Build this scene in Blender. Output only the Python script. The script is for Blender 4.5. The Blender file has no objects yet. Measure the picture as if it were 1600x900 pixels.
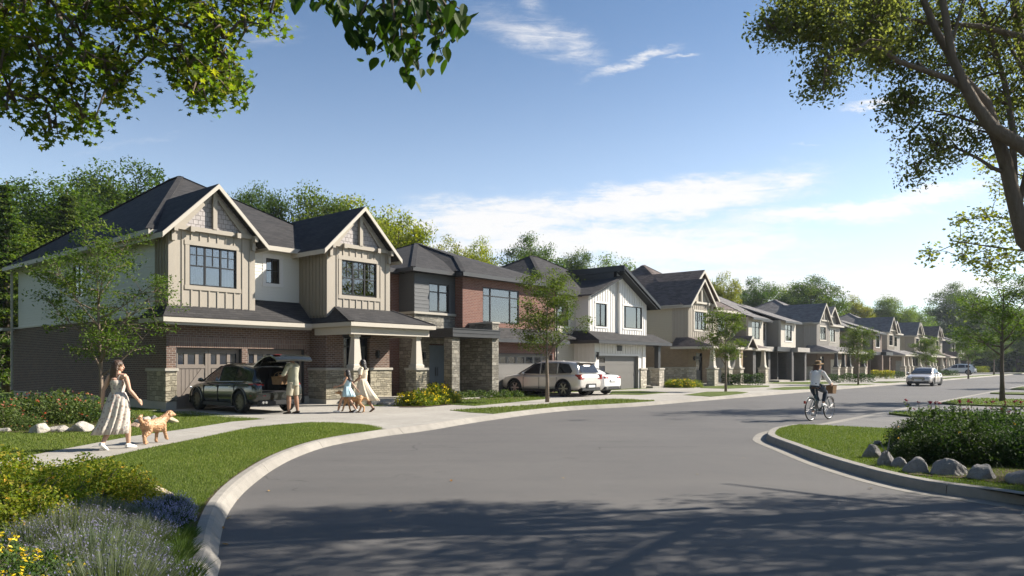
import bpy, bmesh, math, random
import numpy as np
from mathutils import Vector, Matrix, Euler
R = math.radians
SC = bpy.context.scene
COL = SC.collection

# ---------------------------------------------------------------- camera
F, HC, HY = 1150.0, 1.52, 570.0            # focal length in photo pixels, eye height over the lawns, horizon row
cam_d = bpy.data.cameras.new('camera'); cam = bpy.data.objects.new('camera', cam_d); COL.objects.link(cam)
cam.location = (0, 0, HC); cam.rotation_euler = (R(90), 0, 0)
cam_d.sensor_width = 36; cam_d.lens = 36*F/1600; cam_d.shift_y = 120/1600
cam_d.clip_start = 0.05; cam_d.clip_end = 6000
SC.camera = cam

# ---------------------------------------------------------------- light
SUN_EL, SUN_AZ = 35.0, math.degrees(math.atan2(0.965, 0.26))   # azimuth from +Y towards +X
w = bpy.data.worlds.new('World'); SC.world = w; w.use_nodes = True
sd = bpy.data.lights.new('sun', 'SUN'); so = bpy.data.objects.new('sun', sd); COL.objects.link(so)
sd.energy = 5.0; sd.angle = R(0.55); sd.color = (1.0, 0.93, 0.82)
sv = Vector((math.sin(R(SUN_AZ))*math.cos(R(SUN_EL)), math.cos(R(SUN_AZ))*math.cos(R(SUN_EL)), math.sin(R(SUN_EL))))
so.rotation_euler = (-sv).to_track_quat('-Z', 'Y').to_euler()
so.location = (30, 10, 40)
SC.view_settings.view_transform = 'Standard'; SC.view_settings.look = 'None'
SC.view_settings.exposure = 1.17; SC.view_settings.gamma = 1; SC.view_settings.use_curve_mapping = False
SC.render.engine = 'CYCLES'
SC.cycles.use_adaptive_sampling = True; SC.cycles.adaptive_threshold = 0.02
SC.cycles.max_bounces = 6; SC.cycles.diffuse_bounces = 3; SC.cycles.glossy_bounces = 3
SC.cycles.transmission_bounces = 4; SC.cycles.transparent_max_bounces = 8; SC.cycles.volume_bounces = 0
SC.cycles.use_denoising = True

class NT:
    def __init__(s, tree): s.t = tree; s.t.nodes.clear()
    def n(s, typ, ins=None, **kw):
        nd = s.t.nodes.new(typ)
        for k, v in kw.items(): setattr(nd, k, v)
        for k, v in (ins or {}).items():
            sock = nd.inputs[k]
            if isinstance(v, bpy.types.NodeSocket): s.t.links.new(v, sock)
            else: sock.default_value = v
        return nd
    def m(s, op, a, b=0.0, c=0.0, clamp=False):
        nd = s.t.nodes.new('ShaderNodeMath'); nd.operation = op; nd.use_clamp = clamp
        for i, v in enumerate((a, b, c)):
            if isinstance(v, bpy.types.NodeSocket): s.t.links.new(v, nd.inputs[i])
            else: nd.inputs[i].default_value = v
        return nd.outputs[0]
    def mix(s, f, a, b, mode='MIX'):
        nd = s.t.nodes.new('ShaderNodeMix'); nd.data_type = 'RGBA'; nd.blend_type = mode
        for i, v in ((0, f), (6, a), (7, b)):
            if isinstance(v, bpy.types.NodeSocket): s.t.links.new(v, nd.inputs[i])
            else: nd.inputs[i].default_value = (v if i == 0 else (*v, 1) if len(v) == 3 else v)
        return nd.outputs[2]
    def ramp(s, f, stops):
        nd = s.t.nodes.new('ShaderNodeValToRGB'); s.t.links.new(f, nd.inputs[0])
        e = nd.color_ramp.elements
        while len(e) < len(stops): e.new(0.5)
        for el, (p, c) in zip(e, stops): el.position = p; el.color = (*c, 1) if not isinstance(c, (int, float)) else (c, c, c, 1)
        return nd.outputs[0]
    def noise(s, vec, scale, detail=4, rough=0.55, dist=0.0):
        return s.n('ShaderNodeTexNoise', {'Vector': vec, 'Scale': scale, 'Detail': detail, 'Roughness': rough, 'Distortion': dist}).outputs[0]

def build_world():
    t = NT(w.node_tree)
    sky = t.n('ShaderNodeTexSky', sky_type='NISHITA', sun_disc=False, sun_elevation=R(SUN_EL), sun_rotation=R(SUN_AZ),
              altitude=100, air_density=1.0, dust_density=0.15, ozone_density=2.6)
    g = t.n('ShaderNodeTexCoord').outputs['Generated']
    sp = t.n('ShaderNodeSeparateXYZ', {0: g})
    yy = t.m('MAXIMUM', t.m('ABSOLUTE', sp.outputs[1]), 0.04)
    a = t.m('DIVIDE', sp.outputs[0], yy); b = t.m('DIVIDE', sp.outputs[2], yy)
    # cirrus streaks: (a, b, half length, half width, tilt deg, strength); a and b are tangents of direction
    S = [(0.20,.222,.21,.026,8,1.0),(-.02,.195,.17,.034,3,.85),(.33,.24,.10,.011,10,.8),(.10,.165,.30,.026,3,.9),
         (.24,.155,.22,.03,0,.75),(.52,.222,.15,.014,9,1.0),(.42,.205,.16,.018,5,.75),(.22,.118,.38,.03,0,.6),(.46,.10,.36,.018,1,.85),(.05,.10,.35,.05,0,.7),
         (.03,.450,.10,.030,-14,.42),(.085,.435,.055,.026,-28,.42),(.165,.412,.075,.010,20,.55),(.23,.42,.03,.005,18,.4),(.50,.358,.05,.008,14,.8),(-.33,.45,.06,.02,10,.25),
         (-.52,.30,.10,.012,12,.22),(.40,.30,.03,.004,-10,.3),(.02,.50,.05,.02,-40,.3),(.62,.31,.05,.012,12,.4)]
    tot = None
    cv = t.n('ShaderNodeCombineXYZ', {0: a, 1: b, 2: 0.0}).outputs[0]
    warp = t.noise(t.n('ShaderNodeMapping', {0: cv, 3: (7, 20, 1)}).outputs[0], 1.0, 8, .70)
    wz = t.m('MULTIPLY', t.m('SUBTRACT', warp, .5), .085)
    for (ca, cb, L, W, ang, st) in S:
        c, s_ = math.cos(R(ang)), math.sin(R(ang))
        da = t.m('SUBTRACT', a, ca); db = t.m('ADD', t.m('SUBTRACT', b, cb), wz)
        x = t.m('DIVIDE', t.m('ADD', t.m('MULTIPLY', da, c), t.m('MULTIPLY', db, s_)), L)
        y = t.m('DIVIDE', t.m('SUBTRACT', t.m('MULTIPLY', db, c), t.m('MULTIPLY', da, s_)), W)
        r2 = t.m('ADD', t.m('POWER', t.m('ABSOLUTE', x), 2.6), t.m('POWER', t.m('ABSOLUTE', y), 2.0))
        m_ = t.m('MULTIPLY', t.m('POWER', 2.718, t.m('MULTIPLY', r2, -1.1)), st)
        tot = m_ if tot is None else t.m('MAXIMUM', tot, m_)
    n1 = t.noise(t.n('ShaderNodeMapping', {0: cv, 2: (0, 0, R(-12)), 3: (7, 52, 1)}).outputs[0], 1.0, 12, .70, 1.2)
    n2 = t.noise(t.n('ShaderNodeMapping', {0: cv, 2: (0, 0, R(-30)), 3: (14, 34, 1)}).outputs[0], 1.0, 12, .74, 1.6)
    nn = t.m('ADD', t.m('MULTIPLY', n1, .55), t.m('MULTIPLY', n2, .45))
    f = t.m('MULTIPLY', tot, t.m('ADD', t.m('MULTIPLY', nn, 4.6), -1.15), clamp=True)
    f = t.n('ShaderNodeMapRange', {0: f, 1: .10, 2: .95, 3: 0., 4: 1.}, interpolation_type='SMOOTHSTEP').outputs[0]
    up = t.n('ShaderNodeMapRange', {0: b, 1: 0.01, 2: .05}).outputs[0]
    f = t.m('MULTIPLY', t.m('MULTIPLY', f, up), .93)
    el = t.n('ShaderNodeMapRange', {0: sp.outputs[2], 1: .12, 2: .50}, interpolation_type='SMOOTHSTEP').outputs[0]
    hs = t.n('ShaderNodeHueSaturation', {'Saturation': t.m('ADD', .76, t.m('MULTIPLY', el, .30)), 'Value': t.m('SUBTRACT', .92, t.m('MULTIPLY', el, .24)), 'Color': sky.outputs[0]})
    b1 = t.n('ShaderNodeBackground', {0: hs.outputs[0], 1: 0.088})
    b2 = t.n('ShaderNodeBackground', {0: (1.0, .98, .96, 1), 1: .455})
    mx = t.n('ShaderNodeMixShader', {0: f, 1: b1.outputs[0], 2: b2.outputs[0]})
    t.n('ShaderNodeOutputWorld', {0: mx.outputs[0]})
build_world()

# ---------------------------------------------------------------- places
def gp(px, py, z=0.0):
    """ground point that a photo pixel shows"""
    Y = (HC - z)*F/(py - HY); return ((px-800)/F*Y, Y)
def W(px, py, Y): return Vector(((px-800)/F*Y, Y, HC-(py-HY)/F*Y))
ROW = Vector((-11.64, 24.79, 0)); RA = R(40.1)
RU = Vector((math.sin(RA), math.cos(RA), 0)); RV = Vector((-math.cos(RA), math.sin(RA), 0)); RROT = R(90)-RA
def row(u, v, z=0.0): return ROW + RU*u + RV*v + Vector((0, 0, z))

# ---------------------------------------------------------------- objects
def tag(o, label=None, cat=None, group=None, kind=None):
    if label: o['label'] = label
    if cat: o['category'] = cat
    if group: o['group'] = group
    if kind: o['kind'] = kind
    return o
def thing(name, label, cat, loc=(0, 0, 0), rz=0.0, group=None):
    o = bpy.data.objects.new(name, None); COL.objects.link(o); o.empty_display_size = .2
    o.location = loc; o.rotation_euler = (0, 0, rz); return tag(o, label, cat, group)
def link(name, me, m=None, parent=None):
    o = bpy.data.objects.new(name, me); COL.objects.link(o)
    if m is not None and not me.materials: me.materials.append(m)
    if parent is not None: o.parent = parent
    return o
def copy_tree(o, parent=None):
    c = o.copy(); COL.objects.link(c); c.parent = parent
    for ch in o.children: copy_tree(ch, c)
    return c

def ident(a, d, z): return (a, d, z)
class MB:
    def __init__(s, T=ident): s.v = []; s.f = []; s.T = T
    def add(s, vs, fs):
        b = len(s.v); s.v += [s.T(*p) for p in vs]; s.f += [tuple(i+b for i in f) for f in fs]; return s
    def box(s, x0, x1, y0, y1, z0, z1):
        return s.add([(x, y, z) for z in (z0, z1) for y in (y0, y1) for x in (x0, x1)],
                     [(0,2,3,1),(4,5,7,6),(0,1,5,4),(2,6,7,3),(0,4,6,2),(1,3,7,5)])
    def prism(s, poly, y0, y1):          # polygon in (x,z) extruded along y
        n = len(poly)
        return s.add([(x, y0, z) for x, z in poly]+[(x, y1, z) for x, z in poly],
                     [tuple(range(n)), tuple(range(2*n-1, n-1, -1))]+[(i, (i+1) % n, n+(i+1) % n, n+i) for i in range(n)])
    def slab(s, pts, th):                # polygon in 3D thickened downwards
        n = len(pts)
        return s.add(list(pts)+[(x, y, z-th) for x, y, z in pts],
                     [tuple(range(n)), tuple(range(2*n-1, n-1, -1))]+[(i, (i+1) % n, n+(i+1) % n, n+i) for i in range(n)])
    def beam(s, p, q, wd, h, up=(0, 0, 1)):
        p, q, up = Vector(p), Vector(q), Vector(up); d = (q-p).normalized()
        sd_ = d.cross(up); sd_ = sd_.normalized() if sd_.length > 1e-6 else Vector((1, 0, 0)); u2 = sd_.cross(d)
        vs = [tuple(c+sd_*(a*wd/2)+u2*(b*h/2)) for c in (p, q) for a, b in ((-1,-1),(1,-1),(1,1),(-1,1))]
        return s.add(vs, [(3,2,1,0),(4,5,6,7)]+[(i, (i+1) % 4, 4+(i+1) % 4, 4+i) for i in range(4)])
    def cyl(s, p, q, r0, r1=None, n=12):
        return s.tube([p, q], [r0, r0 if r1 is None else r1], n)
    def tube(s, pts, rs, n=8, sq=None):
        pts = [Vector(p) for p in pts]; vs = []; k = len(pts); prev = None
        for i, p in enumerate(pts):
            d = (pts[min(i+1, k-1)]-pts[max(i-1, 0)]); d = d.normalized() if d.length > 1e-9 else Vector((0, 0, 1))
            ref = prev if prev is not None else (Vector((0, 0, 1)) if abs(d.z) < .9 else Vector((1, 0, 0)))
            a = d.cross(ref); a = a.normalized() if a.length > 1e-6 else d.orthogonal().normalized(); b = a.cross(d).normalized(); prev = b
            r = rs[i]; ra, rb = (r if isinstance(r, tuple) else (r, r))
            for j in range(n):
                t = 2*math.pi*j/n; vs.append(tuple(p+a*(ra*math.cos(t))+b*(rb*math.sin(t))))
        fs = [(i*n+j, i*n+(j+1) % n, (i+1)*n+(j+1) % n, (i+1)*n+j) for i in range(k-1) for j in range(n)]
        fs += [tuple(range(n-1, -1, -1)), tuple(range((k-1)*n, k*n))]
        return s.add(vs, fs)
    def lathe(s, c, axis, prof, n=24):   # prof: (radius, offset along axis)
        c = Vector(c); ax = Vector(axis).normalized(); a = ax.orthogonal().normalized(); b = ax.cross(a); vs = []
        for r, o in prof:
            for j in range(n):
                t = 2*math.pi*j/n; vs.append(tuple(c+ax*o+(a*math.cos(t)+b*math.sin(t))*r))
        k = len(prof)
        fs = [(i*n+j, i*n+(j+1) % n, (i+1)*n+(j+1) % n, (i+1)*n+j) for i in range(k-1) for j in range(n)]
        return s.add(vs, fs)
    def ball(s, c, r, n=10, m=7):
        rx, ry, rz = r if isinstance(r, tuple) else (r, r, r); vs = []; fs = []
        for i in range(m+1):
            ph = math.pi*i/m
            for j in range(n):
                t = 2*math.pi*j/n; vs.append((c[0]+rx*math.sin(ph)*math.cos(t), c[1]+ry*math.sin(ph)*math.sin(t), c[2]+rz*math.cos(ph)))
        for i in range(m):
            for j in range(n): fs.append((i*n+j, (i+1)*n+j, (i+1)*n+(j+1) % n, i*n+(j+1) % n))
        return s.add(vs, fs)
    def mesh(s, name, smooth=False, bevel=0.0, recalc=True):
        me = bpy.data.meshes.new(name)
        if bevel or recalc:
            me.from_pydata(s.v, [], s.f)
            bm = bmesh.new(); bm.from_mesh(me)
            bmesh.ops.remove_doubles(bm, verts=bm.verts, dist=1e-5)
            if recalc: bmesh.ops.recalc_face_normals(bm, faces=bm.faces)
            if bevel: bmesh.ops.bevel(bm, geom=[e for e in bm.edges if len(e.link_faces) == 2 and e.calc_face_angle(0) > .5], offset=bevel, segments=2, affect='EDGES', clamp_overlap=True)
            bm.to_mesh(me); bm.free()
        else: me.from_pydata(s.v, [], s.f)
        if smooth: me.polygons.foreach_set('use_smooth', [True]*len(me.polygons))
        me.update(); return me
    def build(s, name, m=None, parent=None, smooth=False, bevel=0.0):
        return link(name, s.mesh(name, smooth, bevel), m, parent)

def np_mesh(name, V, faces_flat, counts, attr=None, smooth=False):
    """mesh from numpy arrays (fast)"""
    me = bpy.data.meshes.new(name); nf = len(counts)
    me.vertices.add(len(V)); me.vertices.foreach_set('co', np.asarray(V, np.float32).ravel())
    me.loops.add(len(faces_flat)); me.loops.foreach_set('vertex_index', np.asarray(faces_flat, np.int32))
    me.polygons.add(nf); st = np.zeros(nf, np.int32); st[1:] = np.cumsum(counts)[:-1]
    me.polygons.foreach_set('loop_start', st)
    if attr is not None:
        at = me.attributes.new('rnd', 'FLOAT', 'FACE'); at.data.foreach_set('value', np.asarray(attr, np.float32))
    me.update(calc_edges=True); me.validate()
    me.polygons.foreach_set('use_smooth', np.full(nf, smooth))
    return me

def evaluated(o, mods):
    """apply modifiers and give back the plain mesh"""
    for typ, kw in mods:
        md = o.modifiers.new(typ, typ)
        for k, v in kw.items(): setattr(md, k, v)
    dg = bpy.context.evaluated_depsgraph_get(); dg.update()
    me = bpy.data.meshes.new_from_object(o.evaluated_get(dg)); o.modifiers.clear(); return me
def applied(me, mods):
    o = bpy.data.objects.new('work', me); COL.objects.link(o)
    r = evaluated(o, mods); bpy.data.objects.remove(o); return r

# ---------------------------------------------------------------- materials
MATS = {}
def principled(t, color, rough=.6, metal=0.0, spec=.4, normal=None, **kw):
    ins = {'Base Color': color if isinstance(color, bpy.types.NodeSocket) else (*color, 1), 'Roughness': rough, 'Metallic': metal, 'Specular IOR Level': spec}
    if normal is not None: ins['Normal'] = normal
    ins.update(kw); return t.n('ShaderNodeBsdfPrincipled', ins)
def new_mat(name):
    m = bpy.data.materials.new(name); m.use_nodes = True; MATS[name] = m; return m, NT(m.node_tree)
def done(t, sh): t.n('ShaderNodeOutputMaterial', {0: sh.outputs[0] if hasattr(sh, 'outputs') else sh})
def objc(t): return t.n('ShaderNodeTexCoord').outputs['Object']
def wall_vec(t, su=1.0, sv_=1.0):
    tc = t.n('ShaderNodeTexCoord'); s = t.n('ShaderNodeSeparateXYZ', {0: tc.outputs['Object']}); n = t.n('ShaderNodeSeparateXYZ', {0: tc.outputs['Normal']})
    g = t.m('GREATER_THAN', t.m('ABSOLUTE', n.outputs[0]), t.m('ABSOLUTE', n.outputs[1]))
    uu = t.m('ADD', t.m('MULTIPLY', g, s.outputs[1]), t.m('MULTIPLY', t.m('SUBTRACT', 1.0, g), s.outputs[0]))
    return t.n('ShaderNodeCombineXYZ', {0: t.m('MULTIPLY', uu, su), 1: t.m('MULTIPLY', s.outputs[2], sv_), 2: 0.0}).outputs[0], uu, s.outputs[2]
def bump(t, h, strength=.4, dist=.02):
    return t.n('ShaderNodeBump', {'Strength': strength, 'Distance': dist, 'Height': h}).outputs[0]

def m_plain(name, col, rough=.6, metal=0., spec=.4, var=.06, scale=3.0, bmp=0.0, bscale=60):
    """painted or coated surface with faint mottling"""
    m, t = new_mat(name); o = objc(t)
    n = t.noise(o, scale, 4); c = t.mix(n, tuple(x*(1-var*1.6) for x in col), tuple(min(1, x*(1+var)) for x in col))
    nm = bump(t, t.noise(o, bscale, 3), bmp, .01) if bmp else None
    rg = t.m('ADD', t.m('MULTIPLY', t.m('SUBTRACT', t.noise(o, scale*4, 3), .5), .14), rough)
    done(t, principled(t, c, rg, metal, spec, nm)); return m
def m_brick(name, c1, c2, mortar, bw=.21, bh=.075, soldier=False, ms=.012, rough=.85):
    m, t = new_mat(name); vec, uu, zz = wall_vec(t)
    if soldier: vec = t.n('ShaderNodeMapping', {0: vec, 2: (0, 0, R(90))}).outputs[0]
    br = t.n('ShaderNodeTexBrick', {'Vector': vec, 'Color1': (*c1, 1), 'Color2': (*c2, 1), 'Mortar': (*mortar, 1), 'Scale': 1.0, 'Mortar Size': ms, 'Mortar Smooth': .25, 'Bias': 0.0, 'Brick Width': bw, 'Row Height': bh})
    br.offset = 0.0 if soldier else .5
    o = objc(t); n = t.noise(o, 9, 5, .7); n2 = t.noise(o, .7, 3)
    c = t.mix(.55, br.outputs[0], t.mix(n, (.25, .25, .25), (1.35, 1.3, 1.25)), 'MULTIPLY')
    c = t.mix(t.m('MULTIPLY', n2, .35), c, tuple(x*.75 for x in c1))
    h = t.m('SUBTRACT', t.m('MULTIPLY', n, .3), br.outputs[1])
    done(t, principled(t, c, rough, 0, .25, bump(t, h, .7, .012))); return m
def m_stone(name, base, rough=.9, bw=.34, bh=.17):
    m, t = new_mat(name); vec, uu, zz = wall_vec(t); o = objc(t)
    wv = t.n('ShaderNodeVectorMath', {0: vec, 1: t.n('ShaderNodeVectorMath', {0: t.n('ShaderNodeTexNoise', {'Vector': o, 'Scale': 2.2}).outputs[1], 1: (.10, .09, 0)}, operation='MULTIPLY').outputs[0]}, operation='ADD').outputs[0]
    b1 = t.n('ShaderNodeTexBrick', {'Vector': wv, 'Color1': (.55, .55, .55, 1), 'Color2': (1.25, 1.25, 1.25, 1), 'Mortar': (.38, .36, .33, 1), 'Scale': 1.0, 'Mortar Size': .010, 'Mortar Smooth': .4, 'Bias': .1, 'Brick Width': bw, 'Row Height': bh})
    b2 = t.n('ShaderNodeTexBrick', {'Vector': wv, 'Color1': (.7, .7, .7, 1), 'Color2': (1.15, 1.15, 1.15, 1), 'Mortar': (.38, .36, .33, 1), 'Scale': 1.0, 'Mortar Size': .008, 'Mortar Smooth': .4, 'Bias': 0, 'Brick Width': bw*.62, 'Row Height': bh*.5})
    sel = t.m('GREATER_THAN', t.n('ShaderNodeTexNoise', {'Vector': t.n('ShaderNodeMapping', {0: vec, 3: (1/bw*.5, 1/bh*.5, 1)}).outputs[0], 'Scale': 1.1}).outputs[0], .52)
    g = t.mix(sel, b1.outputs[0], b2.outputs[0])
    n = t.noise(o, 14, 6, .7); n3 = t.noise(o, 3.1, 3)
    c = t.mix(1.0, g, t.mix(n3, tuple(x*.85 for x in base), (base[0]*1.12, base[1]*1.06, base[2]*.96)), 'MULTIPLY')
    c = t.mix(.5, c, t.mix(n, (.5, .5, .5), (1.4, 1.4, 1.4)), 'MULTIPLY')
    mo = t.mix(sel, b1.outputs[1], b2.outputs[1])
    h = t.m('SUBTRACT', t.m('MULTIPLY', n, .8), mo)
    done(t, principled(t, c, rough, 0, .2, bump(t, h, 1.0, .03))); return m
def m_siding(name, col, pitch=.125, rough=.55):
    m, t = new_mat(name); vec, uu, zz = wall_vec(t)
    fr = t.m('FRACT', t.m('DIVIDE', zz, pitch))
    h = t.m('SUBTRACT', 1.0, fr)                     # each board leans out to its lower edge
    gap = t.m('LESS_THAN', fr, .07)
    h = t.m('MULTIPLY', h, .25)
    n = t.noise(t.n('ShaderNodeMapping', {0: vec, 3: (2, 30, 1)}).outputs[0], 3, 4)
    c = t.mix(n, tuple(x*.93 for x in col), tuple(min(1, x*1.03) for x in col))
    done(t, principled(t, c, rough, 0, .35, bump(t, h, .9, .022))); return m
def m_shingle(name, c1, c2, row_=.085):
    m, t = new_mat(name); vec, uu, zz = wall_vec(t); o = objc(t)
    br = t.n('ShaderNodeTexBrick', {'Vector': vec, 'Color1': (*c1, 1), 'Color2': (*c2, 1), 'Mortar': tuple(x*.45 for x in c1)+(1,), 'Scale': 1.0, 'Mortar Size': .006, 'Mortar Smooth': .3, 'Bias': 0, 'Brick Width': .33, 'Row Height': row_})
    n = t.noise(o, 2.2, 5, .65); n2 = t.noise(t.n('ShaderNodeMapping', {0: vec, 3: (3.0, 11.7, 1)}).outputs[0], 1.0, 2)
    c = t.mix(.6, br.outputs[0], t.mix(n, (.55, .55, .57), (1.4, 1.38, 1.35)), 'MULTIPLY')
    c = t.mix(.5, c, t.mix(n2, (.6, .6, .6), (1.45, 1.42, 1.4)), 'MULTIPLY')
    h = t.m('ADD', t.m('SUBTRACT', 1.0, t.m('FRACT', t.m('DIVIDE', zz, row_))), t.m('MULTIPLY', n2, .6))
    done(t, principled(t, c, .92, 0, .2, bump(t, h, .6, .015))); return m
def m_leaf(name, cols, trans=.35, rough=.5):
    m, t = new_mat(name); at = t.n('ShaderNodeAttribute', attribute_name='rnd')
    k = len(cols); c = t.ramp(at.outputs['Fac'], [(i/(k-1), cc) for i, cc in enumerate(cols)])
    o = t.n('ShaderNodeObjectInfo'); c = t.n('ShaderNodeHueSaturation', {'Hue': t.m('ADD', .49, t.m('MULTIPLY', o.outputs['Random'], .02)), 'Value': t.m('ADD', .88, t.m('MULTIPLY', o.outputs['Random'], .24)), 'Color': c}).outputs[0]
    p = principled(t, c, min(.8, rough+.15), 0, .18)
    tr = t.n('ShaderNodeBsdfTranslucent', {0: t.mix(1.0, c, (1.5, 1.7, .6), 'MULTIPLY')})
    done(t, t.n('ShaderNodeMixShader', {0: trans, 1: p.outputs[0], 2: tr.outputs[0]})); return m
def m_bark(name, c1, c2):
    m, t = new_mat(name); o = objc(t)
    n = t.noise(t.n('ShaderNodeMapping', {0: o, 3: (14, 14, 3)}).outputs[0], 1.5, 6, .7)
    done(t, principled(t, t.mix(n, c1, c2), .9, 0, .2, bump(t, n, 1.0, .03))); return m
def m_glass_win(name, tint=(.62, .64, .66), trn=.57):
    m, t = new_mat(name)
    gl = t.n('ShaderNodeBsdfGlossy', {0: (.74, .74, .75, 1), 1: .02}); tr = t.n('ShaderNodeBsdfTransparent', {0: (*tint, 1)})
    fr = t.n('ShaderNodeFresnel', {0: 1.9}).outputs[0]
    done(t, t.n('ShaderNodeMixShader', {0: t.m('ADD', t.m('MULTIPLY', fr, 1.1), 1-trn-.3, clamp=True), 1: tr.outputs[0], 2: gl.outputs[0]})); return m
def m_carpaint(name, col, metal=.3, rough=.28):
    m, t = new_mat(name); o = objc(t); n = t.noise(o, 400, 2)
    c = t.mix(n, tuple(x*.92 for x in col), tuple(min(1, x*1.06) for x in col))
    done(t, principled(t, c, rough, metal, .5, **{'Coat Weight': 1.0, 'Coat Roughness': .04})); return m
def m_ground(name, cols, scales=(1.2, 9, 120), bstr=.5, bdist=.02, rough=.95):
    m, t = new_mat(name); o = objc(t)
    a = t.noise(o, scales[0], 4); b = t.noise(o, scales[1], 5, .65); c_ = t.noise(o, scales[2], 3, .7)
    c = t.mix(t.n('ShaderNodeMapRange', {0: a, 1: .3, 2: .7}).outputs[0], cols[0], cols[1]); c = t.mix(t.n('ShaderNodeMapRange', {0: b, 1: .35, 2: .7, 4: .8}).outputs[0], c, cols[2])
    c = t.mix(.5, c, t.mix(c_, (.45, .45, .45), (1.5, 1.5, 1.5)), 'MULTIPLY')
    done(t, principled(t, c, rough, 0, .2, bump(t, c_, bstr, bdist))); return m
def m_concrete(name, col, joint=0.0, ang=0.0):
    m, t = new_mat(name); o = objc(t)
    a = t.noise(o, .45, 5, .6); b = t.noise(o, 5, 6, .7); c_ = t.noise(o, 160, 3, .7)
    c = t.mix(t.n('ShaderNodeMapRange', {0: a, 1: .3, 2: .7}).outputs[0], tuple(x*.80 for x in col), tuple(x*1.08 for x in col)); c = t.mix(t.n('ShaderNodeMapRange', {0: b, 1: .42, 2: .75, 4: .6}).outputs[0], c, tuple(x*.62 for x in col))
    c = t.mix(.4, c, t.mix(c_, (.6, .6, .6), (1.35, 1.35, 1.35)), 'MULTIPLY'); h = c_
    if joint:
        br = t.n('ShaderNodeTexBrick', {'Vector': t.n('ShaderNodeMapping', {0: o, 2: (0, 0, ang)}).outputs[0], 'Color1': (1, 1, 1, 1), 'Color2': (.93, .93, .93, 1), 'Mortar': (.55, .53, .5, 1), 'Scale': 1.0, 'Mortar Size': .008, 'Mortar Smooth': .3, 'Bias': 0, 'Brick Width': joint, 'Row Height': joint})
        br.offset = 0.0; c = t.mix(1.0, c, br.outputs[0], 'MULTIPLY'); h = t.m('SUBTRACT', c_, t.m('MULTIPLY', br.outputs[1], 3.0))
    done(t, principled(t, c, .9, 0, .25, bump(t, h, .3, .008))); return m
def m_asphalt(name):
    m, t = new_mat(name); o = objc(t)
    a = t.noise(o, .16, 4, .6); b = t.noise(o, 1.3, 6, .7); c_ = t.noise(o, 190, 3, .8)
    # tyre-worn bands along the drive
    rv = t.n('ShaderNodeMapping', {0: o, 2: (0, 0, -RROT), 3: (.05, 1.15, 1)}).outputs[0]; wv = t.noise(rv, 1.0, 4, .6, .4)
    c = t.mix(t.n('ShaderNodeMapRange', {0: a, 1: .35, 2: .65}).outputs[0], (.084, .080, .078), (.110, .104, .099)); c = t.mix(t.n('ShaderNodeMapRange', {0: wv, 1: .35, 2: .7, 4: .40}).outputs[0], c, (.128, .121, .114))
    c = t.mix(t.n('ShaderNodeMapRange', {0: b, 1: .45, 2: .75, 4: .45}).outputs[0], c, (.074, .073, .072))
    c = t.mix(.75, c, t.mix(c_, (.35, .35, .35), (1.7, 1.68, 1.65)), 'MULTIPLY')
    vo = t.n('ShaderNodeTexVoronoi', {'Vector': t.n('ShaderNodeVectorMath', {0: o, 1: t.n('ShaderNodeVectorMath', {0: t.n('ShaderNodeTexNoise', {'Vector': o, 'Scale': .8, 'Detail': 5}).outputs[1], 1: (2.2, 2.2, 0)}, operation='MULTIPLY').outputs[0]}, operation='ADD').outputs[0], 'Scale': .11}, feature='DISTANCE_TO_EDGE')
    cr = t.m('MULTIPLY', t.m('LESS_THAN', vo.outputs[0], .0022), t.m('GREATER_THAN', t.noise(o, .35, 2), .53))
    st = t.n('ShaderNodeMapRange', {0: t.noise(o, .9, 6, .72, 1.0), 1: .60, 2: .72, 4: .5}).outputs[0]; c = t.mix(st, c, (.045, .044, .043)); c = t.mix(t.m('MULTIPLY', cr, .65), c, (.035, .034, .033))
    done(t, principled(t, c, .82, 0, .35, bump(t, c_, .45, .006))); return m
def m_cloth(name, col, col2=None, scale=40, rough=.85):
    m, t = new_mat(name); o = objc(t); n = t.noise(o, scale, 4); c = t.mix(n, tuple(x*.9 for x in col), tuple(min(1, x*1.05) for x in col))
    if col2 is not None:
        vo = t.n('ShaderNodeTexVoronoi', {'Vector': o, 'Scale': 17}); k = t.m('LESS_THAN', t.m('ADD', vo.outputs[0], t.m('MULTIPLY', t.noise(o, 30, 3), .4)), .56)
        pick = t.ramp(t.n('ShaderNodeSeparateXYZ', {0: vo.outputs[1]}).outputs[0], [(0, col2[0]), (.5, col2[1]), (1, col2[2])])
        c = t.mix(t.m('MULTIPLY', k, .85), c, pick)
    done(t, principled(t, c, rough, 0, .2, bump(t, t.noise(o, 200, 2), .15, .002), **{'Sheen Weight': .2})); return m
def m_skin(name, col):
    m, t = new_mat(name); o = objc(t); n = t.noise(o, 18, 3)
    done(t, principled(t, t.mix(n, tuple(x*.88 for x in col), col), .5, 0, .35, None, **{'Subsurface Weight': .08, 'Subsurface Radius': (.02, .008, .004), 'Subsurface Scale': .6})); return m
def m_hair(name, c1, c2, sx=90):
    m, t = new_mat(name); o = objc(t); n = t.noise(t.n('ShaderNodeMapping', {0: o, 3: (sx, sx, 8)}).outputs[0], 1, 3)
    done(t, principled(t, t.mix(n, c1, c2), .45, 0, .5, bump(t, n, .6, .01))); return m

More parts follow.
